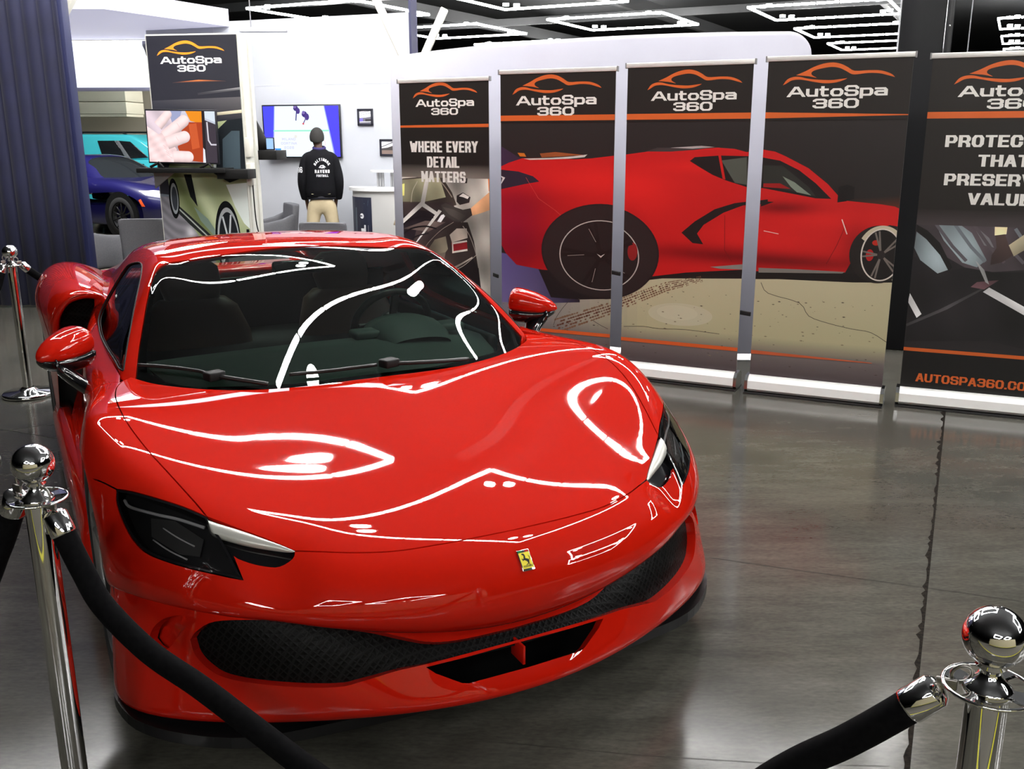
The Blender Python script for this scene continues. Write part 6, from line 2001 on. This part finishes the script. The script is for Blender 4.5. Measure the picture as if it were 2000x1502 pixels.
# ---- pale canopy and struts overhead
CANO = mat('canopy_lilac', (.62, .62, .74), .6, emit=(.66, .66, .86), estr=.5)   # glow added to brighten the canopy slab; it is no lamp
cn = thing('booth_canopy', 'pale lilac canopy slab with a white fascia hanging over the far booth', 'canopy')
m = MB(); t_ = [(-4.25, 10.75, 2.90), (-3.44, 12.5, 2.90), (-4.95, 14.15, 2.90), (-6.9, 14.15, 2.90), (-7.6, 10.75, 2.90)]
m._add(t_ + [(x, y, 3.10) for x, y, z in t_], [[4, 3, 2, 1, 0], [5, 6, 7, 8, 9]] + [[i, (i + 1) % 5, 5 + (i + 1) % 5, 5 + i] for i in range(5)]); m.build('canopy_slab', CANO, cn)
m = MB(); m.box((-5.95, 14.20, 2.56), (2.2, .10, .66), bev=.01); m.build('fascia', mat('fascia_white', (.86, .88, .92), .5, emit=(.9, .94, 1), estr=.9), cn)  # fascia emission likewise added for brightness
m = MB(); m.box((-5.95, 14.14, 2.24), (2.2, .05, .05), bev=.005); m.build('fascia_rail', mat('rail_lilac', (.45, .45, .6), .4, metal=.4), cn)
m = MB(); m.loft([[(-4.98 + r * math.cos(a), 13.9 + r * math.sin(a), z) for a in np.linspace(0, 2 * PI, 10, endpoint=False)] for z, r in ((2.86, .05), (2.80, .055), (2.74, .03), (2.66, .01))]); m.build('clamp', mat('clamp_grey', (.4, .4, .45), .4, metal=.6), cn)
STRUT = mat('strut_cream', (.66, .65, .58), .5)
def bar(name, a, b, r, label, cat, m_, group=None, flat=1.0):
    a, b = Vector(a), Vector(b)
    o = thing(name, label, cat, (a + b) / 2, 0, group)
    mm = MB(); d = b - a; L_ = d.length
    mm.box((0, 0, 0), (r * 2, r * 2 * flat, L_), Matrix.Translation((0, 0, 0)) @ d.to_track_quat('Z', 'Y').to_matrix().to_4x4(), bev=r * .25)
    mm.build('strut_bar', m_, o); return o
bar('roof_strut', (-4.32, 9.6, 2.56), (-3.95, 9.6, 3.12), .055, 'cream diagonal strut at the top of the blue curtain', 'strut', STRUT, 'cream roof struts')
bar('roof_strut', (-.985, 9.3, 2.30), (-1.42, 9.3, 3.25), .035, 'cream strut leaning left above the fabric wall corner', 'strut', STRUT, 'cream roof struts')
bar('roof_strut', (-.83, 9.45, 2.28), (-.605, 9.45, 2.74), .035, 'short cream strut leaning right above the fabric wall corner', 'strut', STRUT, 'cream roof struts')
lb = thing('linear_lamp', 'thin grey linear lamp hanging in front of the white booth wall', 'hanging lamp', (-2.42, 10.0, 2.615), R(2))
m = MB(); m.box((0, 0, 0), (.46, .06, .045), bev=.008); m.build('lamp_bar', mat('lamp_grey', (.5, .51, .58), .4), lb)
m = MB(); m.tube([(-.12, 0, .02), (-.12, 0, 1.2)], .006, 6); m.build('lamp_cable', mat('cable_grey', (.4, .4, .42), .5), lb)
# ------------------------------------------------------------ the two cars behind the booth
def small_wheel(par, x, y, r, w, tyre, rim):
    e = bpy.data.objects.new('wheel', None); COL.objects.link(e); e.parent = par; e.location = (x, y, r)
    s = 1 if x > 0 else -1
    M_ = Matrix.Rotation(R(90) * s, 4, 'Y'); h = w / 2; q = r * .72
    m = MB(); m.lathe([(q, -h), (r - .02, -h), (r, -h + .03), (r, h - .03), (r - .02, h), (q, h)], 36, M_); m.build('tyre', RUB, e)
    m = MB(); m.lathe([(q, -h), (q, h - .01), (q - .015, h - .01), (q - .02, -h)], 36, M_); m.lathe([(0, -.02), (q - .02, -.02)], 36, M_); m.lathe([(0, h - .02), (.05, h - .02), (.06, h - .06)], 16, M_)
    for k in range(10):
        a = 2 * PI * k / 10; p0 = M_ @ Vector((.04 * math.cos(a), .04 * math.sin(a), h - .03)); p1 = M_ @ Vector((q * math.cos(a), q * math.sin(a), h - .02)); m.tube([p0, p1], [.016, .012], 6)
    m.build('rim', rim, e)
    return e
NAVY = mat('navy_paint', (.008, .007, .06), .3, coat=1.0)
CYAN = mat('cyan_paint', srgb(70, 196, 206), .35, coat=.8)
DGL = mat('dark_glass', (.012, .014, .016), .05, coat=.8)
# dark blue coupe: nose towards -y of its own space
cp = thing('coupe', 'dark blue coupe parked behind the grey armchairs', 'car', (-5.89, 16.69, 0), R(60))
S2 = Surf([
    [(0, -.86, .28), (.45, -.82, .28), (.72, -.66, .28), (.84, -.42, .28)],
    [(0, -.92, .48), (.45, -.87, .48), (.74, -.70, .48), (.87, -.42, .46)],
    [(0, -.84, .66), (.45, -.79, .68), (.74, -.60, .68), (.88, -.36, .62)],
    [(0, -.45, .78), (.45, -.42, .79), (.74, -.25, .80), (.89, -.05, .66)],
    [(0, .15, .86), (.45, .15, .86), (.76, .15, .86), (.89, .15, .72)],
    [(0, .60, .93), (.45, .60, .92), (.78, .60, .90), (.88, .60, .70)],
    [(0, 1.5, .95), (.45, 1.5, .95), (.78, 1.5, .92), (.88, 1.5, .62)],
    [(0, 2.5, .98), (.45, 2.5, .98), (.76, 2.5, .94), (.89, 2.5, .70)],
    [(0, 3.2, .96), (.45, 3.2, .95), (.74, 3.1, .90), (.84, 3.0, .60)],
    [(0, 3.3, .6), (.45, 3.28, .6), (.74, 3.2, .6), (.82, 3.1, .45)]], lam=.01).orient((0, 1.2, .2))
def whole(S): 
    a, b = S.n - 1.0, S.m - 1.0
    return [(0.0, t) for t in np.linspace(0, b, 24)] + [(t, b) for t in np.linspace(.1, a, 24)] + [(a, t) for t in np.linspace(b - .1, 0, 24)] + [(t, 0.0) for t in np.linspace(a - .1, .1, 24)]
panel('body_shell', [S2.trim(whole(S2), flange=0, step=5)], NAVY, cp)
C2 = Surf([
    [(0, .45, .86), (.40, .50, .86), (.66, .68, .88), (.76, .85, .86)],
    [(0, .95, 1.10), (.36, .98, 1.09), (.56, 1.08, 1.05), (.72, 1.15, .90)],
    [(0, 1.35, 1.25), (.32, 1.36, 1.24), (.52, 1.40, 1.17), (.72, 1.5, .92)],
    [(0, 1.85, 1.285), (.32, 1.85, 1.275), (.52, 1.85, 1.20), (.72, 1.9, .93)],
    [(0, 2.5, 1.17), (.30, 2.5, 1.16), (.48, 2.5, 1.10), (.70, 2.5, .94)],
    [(0, 3.1, .96), (.30, 3.1, .96), (.46, 3.05, .95), (.66, 3.0, .90)]], lam=.01).orient((0, 1.8, .6))
wl = smooth_line([(0, .56, .90), (.40, .60, .90), (.60, .76, .92), (.52, 1.05, 1.06), (.46, 1.30, 1.18), (0, 1.36, 1.255)], 4)
wl = [tuple(p) for p in wl]; wl2 = wl + [(-p[0], p[1], p[2]) for p in wl[::-1] if p[0] > 1e-4]
sw_ = [tuple(p) for p in smooth_line([(.72, 1.05, .92), (.60, 1.18, 1.03), (.555, 1.42, 1.13), (.55, 1.85, 1.15), (.60, 2.3, 1.05), (.70, 2.3, .96), (.725, 1.6, .935), (.72, 1.05, .92)], 4)][:-1]
panel('roof_shell', [C2.trim(whole(C2), [C2.uvs(wl2), C2.uvs(sw_), C2.uvs(mx(sw_))], flange=.01, step=6)], NAVY, cp)
panel('windscreen', [C2.trim(C2.uvs(wl2), off=-.004, flange=0)], DGL, cp)
for q in (sw_, mx(sw_)): panel('side_glass', [C2.trim(C2.uvs(q), off=-.004, flange=0)], DGL, cp)
m = MB(); m.box((0, 1.2, .34), (1.60, 3.4, .36), bev=.04); m.build('lower_body', NAVY, cp)
for s in (1, -1):
    small_wheel(cp, s * .79, .05, .325, .22, RUB, mat('dark_rim', (.03, .03, .03), .35, metal=.7)); small_wheel(cp, s * .79, 2.6, .325, .22, RUB, mat('dark_rim', (.03, .03, .03), .35, metal=.7))
    hl = sx([(.42, -.80, .66), (.60, -.72, .67), (.76, -.52, .70), (.80, -.32, .72), (.66, -.50, .74), (.46, -.68, .72)], s)
    panel('headlight', [S2.trim(S2.uvs(hl), off=.004, flange=.006)], mat('lamp_white', (.75, .78, .82), .15, metal=.4, coat=1), cp)
    mk = sx([(.865, -.50, .50), (.875, -.44, .50), (.88, -.38, .60), (.872, -.42, .62)], s)
    panel('side_marker', [S2.trim(S2.uvs(mk), off=.004, flange=.004)], mat('marker_orange', srgb(240, 90, 40), .3), cp)
    m = MB(); m.loft([[(s * (.90 + dx + rx * math.cos(a)), .92 + ry * math.sin(a), .96 + .05 * math.sin(a * 1)) for a in np.linspace(0, 2 * PI, 12, endpoint=False)] for dx, rx, ry in ((-.03, .02, .04), (0, .05, .06), (.06, .05, .06), (.09, .01, .02))]); m.build('wing_mirror', NAVY, cp)
    m = MB(); m.lathe([(.28, -.001), (.40, -.001)], 30, Matrix.Translation((s * .895, .05, .325)) @ Matrix.Rotation(R(90), 4, 'Y')); m.build('arch_shadow_gap', MBK, cp)
# cyan pickup seen side-on
tk = thing('pickup_truck', 'bright cyan pickup truck seen side-on behind the dark blue coupe', 'truck', (-8.1, 20.2, 0), R(-6))
def slab(outline, y0, y1, bev=.03):
    t = bmesh.new()
    f = t.faces.new([t.verts.new((x, y0, z)) for x, z in outline])
    g = bmesh.ops.extrude_face_region(t, geom=[f]); bmesh.ops.translate(t, vec=(0, y1 - y0, 0), verts=[v for v in g['geom'] if isinstance(v, bmesh.types.BMVert)])
    bmesh.ops.recalc_face_normals(t, faces=t.faces[:])
    if bev: bmesh.ops.bevel(t, geom=t.edges[:], offset=bev, segments=3, profile=.5, affect='EDGES')
    return t
m = MB(); m.merge(slab([(-2.9, .45), (2.35, .45), (2.45, .80), (2.3, 1.02), (1.05, 1.12), (-2.9, 1.14)], 0, 1.85, .05)); m.build('truck_body', CYAN, tk)
m = MB(); m.merge(slab([(-2.2, 1.12), (1.05, 1.12), (.55, 1.50), (.30, 1.62), (-2.0, 1.64), (-2.15, 1.58)], .10, 1.75, .05)); m.build('cab_shell', CYAN, tk)
for nm, ol in (('window', [(-1.98, 1.18), (-.62, 1.18), (-.62, 1.54), (-1.92, 1.54)]), ('window', [(-.28, 1.50), (.10, 1.50), (.32, 1.14), (-.05, 1.14), (-.22, 1.24)]), ('window', [(.16, 1.50), (.42, 1.48), (.78, 1.16), (.40, 1.14)])):
    m = MB(); m.merge(slab([(x - .1, z) for x, z in ol], .085, .12, .008)); m.build(nm, DGL, tk)
m = MB(); m.merge(slab([(.02, 1.50), (.08, 1.50), (.30, 1.14), (.20, 1.14)], .075, .12, .004)); m.build('door_pillar', mat('pillar_grey', (.16, .17, .18), .4), tk)
for x in (-.25, .62): 
    m = MB(); m.box((x - .1, -.008, 1.02), (.20, .03, .035), bev=.006); m.build('door_handle', MBK, tk)
for y in (.22, 1.63):
    m = MB(); m.tube([(-1.6, y, 1.635), (-1.5, y, 1.67), (.1, y, 1.66), (.2, y, 1.62)], .018, 8); m.build('roof_rail', MBK, tk)
for x in (-1.95, 1.45):
    for y in (.12, 1.73):
        e = bpy.data.objects.new('wheel', None); COL.objects.link(e); e.parent = tk; e.location = (x, y, .37)
        m = MB(); m.lathe([(.2, -.11), (.35, -.11), (.37, -.08), (.37, .08), (.35, .11), (.2, .11)], 32, Matrix.Rotation(R(90), 4, 'X')); m.build('tyre', RUB, e)
        m = MB(); m.lathe([(0, -.09), (.25, -.10), (.25, .10), (0, .09)], 32, Matrix.Rotation(R(90), 4, 'X')); m.build('rim', ALU, e)
# ------------------------------------------------------------ the man watching the television
SKIN = noise_mat('brown_skin', (.075, .035, .022), (.09, .043, .027), 20, .5)
HAIR = noise_mat('black_hair', (.008, .007, .006), (.016, .014, .012), 220, .8, bump=.2)
JACK = noise_mat('black_jacket', (.004, .004, .005), (.006, .006, .008), 60, .85)
JACK.node_tree.nodes['Principled BSDF'].inputs['Specular IOR Level'].default_value = .15
KHA = noise_mat('khaki_cotton', srgb(196, 180, 146), srgb(206, 190, 156), 14, .8, bump=.12)
pr = thing('person', 'person in a black lettered varsity jacket and khaki trousers watching the television', 'person', (-2.17, 11.2, 0), R(8))
pr.scale = (.80, .9, 1.0)
# body: one skinned surface, pelvis at the root
V = {'pelvis': (0, 0, .90, .10), 'waist': (0, .01, 1.05, .115), 'chest': (0, .0, 1.25, .13), 'neckb': (0, .0, 1.41, .065), 'neck': (-.01, .03, 1.47, .055), 'headb': (-.02, .06, 1.53, .07), 'head': (-.025, .07, 1.60, .092), 'crown': (-.025, .065, 1.655, .055),
     'shl': (-.175, .0, 1.38, .062), 'ell': (-.235, -.02, 1.12, .045), 'wrl': (-.215, .06, .895, .030), 'pal': (-.212, .08, .845, .030),
     'shr': (.175, .0, 1.38, .062), 'elr': (.235, -.02, 1.12, .045), 'wrr': (.20, .05, .90, .030), 'par': (.195, .07, .85, .030),
     'hil': (-.11, 0, .82, .07), 'knl': (-.165, .02, .47, .062), 'anl': (-.18, -.02, .09, .042), 'tol': (-.19, .14, .04, .035),
     'hir': (.11, 0, .82, .07), 'knr': (.165, .03, .47, .062), 'anr': (.18, .0, .09, .042), 'tor': (.19, .16, .04, .035)}
Eg = [('pelvis', 'waist'), ('waist', 'chest'), ('chest', 'neckb'), ('neckb', 'neck'), ('neck', 'headb'), ('headb', 'head'), ('head', 'crown'), ('chest', 'shl'), ('shl', 'ell'), ('ell', 'wrl'), ('wrl', 'pal'), ('chest', 'shr'), ('shr', 'elr'), ('elr', 'wrr'), ('wrr', 'par'),
      ('pelvis', 'hil'), ('hil', 'knl'), ('knl', 'anl'), ('anl', 'tol'), ('pelvis', 'hir'), ('hir', 'knr'), ('knr', 'anr'), ('anr', 'tor')]
for s, pal in ((-1, 'pal'), (1, 'par')):
    p = V[pal]
    for k, (dx, L_) in enumerate(((-.022, .062), (-.007, .072), (.008, .068), (.022, .055))):
        a, b, c = 'f%d%da' % (s, k), 'f%d%db' % (s, k), 'f%d%dc' % (s, k)
        V[a] = (p[0] + .3 * dx, p[1] + dx * .9, p[2] - .030, .0095); V[b] = (p[0] - s * .006 + .3 * dx, p[1] + dx + .008, p[2] - .03 - L_ * .55, .0085); V[c] = (p[0] - s * .016 + .3 * dx, p[1] + dx + .016, p[2] - .03 - L_, .0075)
        Eg += [(pal, a), (a, b), (b, c)]
    a, b = 't%da' % s, 't%db' % s
    V[a] = (p[0] - s * .02, p[1] + .030, p[2] - .005, .011); V[b] = (p[0] - s * .03, p[1] + .045, p[2] - .045, .009)
    Eg += [(pal, a), (a, b)]
def skinned(name, V, Eg, root, m_, par, sub=2):
    me = bpy.data.meshes.new(name); ks = list(V)
    me.from_pydata([V[k][:3] for k in ks], [(ks.index(a), ks.index(b)) for a, b in Eg], [])
    o = link(name, me, m_, par)
    md = o.modifiers.new('skin', 'SKIN'); md.use_smooth_shade = True
    for i, k in enumerate(ks):
        me.skin_vertices[0].data[i].radius = (V[k][3], V[k][3]); me.skin_vertices[0].data[i].use_root = (k == root)
    sb = o.modifiers.new('sub', 'SUBSURF'); sb.levels = sb.render_levels = sub
    return o
body = skinned('body', V, Eg, 'pelvis', SKIN, pr)
# face features on the turned head (looking left and down), ears
m = MB()
for dx, dy, dz, r_ in ((-.062, .115, 1.585, .014), (-.085, .07, 1.57, .016), (.052, .06, 1.57, .016)):
    m.lathe([(r_ * math.sin(a), -r_ * 1.4 * math.cos(a)) for a in np.linspace(0, PI, 8)], 10, Matrix.Translation((dx, dy, dz)))
m.build('ear_and_nose', SKIN, pr)
m = MB()
rings = []
for t in np.linspace(.02, .98, 14):
    th = PI * t * .60
    rings.append([(-.025 + .102 * math.sin(th) * math.cos(a), .060 + .104 * math.sin(th) * math.sin(a) - .012 * (1 - math.cos(th)), 1.590 + .104 * math.cos(th) + .034 * math.sin(a) * math.sin(th)) for a in np.linspace(0, 2 * PI, 28, endpoint=False)])
m.loft(rings); m.build('hair', HAIR, pr)
# jacket
def torso(z):
    zs = [.93, .96, 1.0, 1.1, 1.25, 1.34, 1.40, 1.44, 1.47]
    rx = [.205, .215, .222, .222, .222, .218, .195, .125, .070]; ry = [.135, .142, .150, .148, .145, .135, .115, .085, .066]; cy_ = [0, 0, 0, 0, 0, 0, .005, .015, .025]
    return np.interp(z, zs, rx), np.interp(z, zs, ry), np.interp(z, zs, cy_)
m = MB(); rings = []
for z in np.linspace(.93, 1.47, 28):
    rx, ry, c_ = torso(z)
    rings.append([(rx * np.sign(math.cos(a)) * abs(math.cos(a)) ** .8, c_ + ry * np.sign(math.sin(a)) * abs(math.sin(a)) ** .85, z) for a in np.linspace(0, 2 * PI, 44, endpoint=False)])
m.loft(rings)
for s in (-1, 1):
    P = smooth_line([(s * .10, .0, 1.400), (s * .185, -.002, 1.345), (s * .228, -.012, 1.22), (s * .248, -.018, 1.10), (s * .24, .015, 1.0), (s * .224, .045, .925), (s * .220, .05, .905)], 5)
    r_ = np.interp(np.linspace(0, 1, len(P)), [0, .18, .4, .6, .85, .93, 1], [.045, .072, .078, .072, .064, .048, .045])
    m.tube([tuple(p) for p in P], list(r_), 18)
m.build('jacket', JACK, pr, sub=0)
m = MB(); m.tube([(.078 * math.cos(a), .022 + .068 * math.sin(a), 1.470 + .012 * math.sin(a)) for a in np.linspace(0, 2 * PI, 28, endpoint=False)], .018, 10, closed=True); m.build('collar', mat('collar_purple', srgb(44, 34, 90), .7), pr)
m = MB(); m.loft([[(.206 * math.cos(a), .138 * math.sin(a), z) for a in np.linspace(0, 2 * PI, 36, endpoint=False)] for z in (.905, .945)]); m.build('hem_rib', mat('rib_black', (.008, .008, .014), .8), pr)
# lettering on the back
A = Art()
def arch_text(txt, R_, zc, h, wid, sw, gap, span):
    n = len(txt)
    for i, ch in enumerate(txt):
        a = -span / 2 + span * i / (n - 1)
        qs, L_ = text_polys(ch, h, wid, sw, 0)
        A.k = 1
        for q in qs:
            A.poly([(R_ * math.sin(a) + px * math.cos(a) + py * math.sin(a), zc + R_ * math.cos(a) - px * math.sin(a) + py * math.cos(a)) for px, py in q], (236, 236, 240), False)
arch_text('BALTIMORE', .098, 1.235, .032, .020, .0065, 0, 2.0)
A.k = 0; A.text('RAVENS', .0, 1.200, .036, .026, .0085, .010, (236, 236, 240)); A.k = 0; A.text('FOOTBALL', .0, 1.158, .026, .017, .0055, .005, (236, 236, 240))
A.poly([(-.050, 1.255), (-.02, 1.285), (.02, 1.290), (.055, 1.262), (.03, 1.262), (.035, 1.250), (.01, 1.256), (.0, 1.247), (-.012, 1.258), (-.03, 1.252), (-.032, 1.262)], (200, 200, 206)); A.poly([(-.03, 1.266), (-.005, 1.278), (.02, 1.274), (.0, 1.266)], (30, 30, 36))
o = A.build('jacket_lettering', Matrix.Identity(4), PRINT, pr)
for v in o.data.vertices:
    x, z, l = v.co.x + .035, v.co.y, v.co.z
    rx, ry, c_ = torso(z)
    ca = min(.999, (abs(x) / rx)) ** (1 / .8); sa = math.sqrt(1 - ca * ca)
    v.co = (x, c_ - ry * sa ** .85 - .004 - l, z)
A = Art(); A.text('96', 0, 0, .062, .036, .011, .006, (236, 236, 240))
o = A.build('sleeve_number', Matrix.Identity(4), PRINT, pr)
for v in o.data.vertices:
    x, z, l = v.co.x, v.co.y + 1.205, v.co.z
    a = -2.20 + x / .08
    v.co = (-.230 + .081 * math.cos(a), -.012 + .081 * math.sin(a) - l, z)
# trousers and shoes
T = {'w': (0, 0, 1.0, .135), 'p': (0, 0, .90, .135)}
TE = [('w', 'p')]
for s in (-1, 1):
    q = 'lr'[s > 0]
    T['b' + q] = (s * .095, 0, .97, .085)
    ks = ['p']
    for k, (x, y, z, r_) in enumerate(((.118, .0, .80, .108), (.128, .004, .70, .102), (.150, .014, .58, .094), (.158, .022, .53, .098), (.165, .018, .47, .086), (.168, .016, .43, .093), (.172, .006, .36, .082), (.178, -.004, .24, .080), (.18, -.01, .12, .084), (.18, -.01, .08, .086))):
        T[q + str(k)] = (s * x, y, z, r_); ks.append(q + str(k))
    TE += list(zip(ks[:-1], ks[1:])) + [('w', 'b' + q)]
skinned('trousers', T, TE, 'p', KHA, pr)
for s in (-1, 1):
    m = MB(); m.loft([[(s * .185 + w_ * np.sign(math.cos(a)) * abs(math.cos(a)) ** .7, y, .004 + h * (math.sin(a) * .5 + .5)) for a in np.linspace(0, 2 * PI, 16, endpoint=False)] for y, w_, h in ((-.10, .03, .06), (-.08, .042, .10), (0, .046, .10), (.10, .05, .075), (.17, .045, .055), (.19, .02, .03))])
    m.build('shoe', MBK, pr)
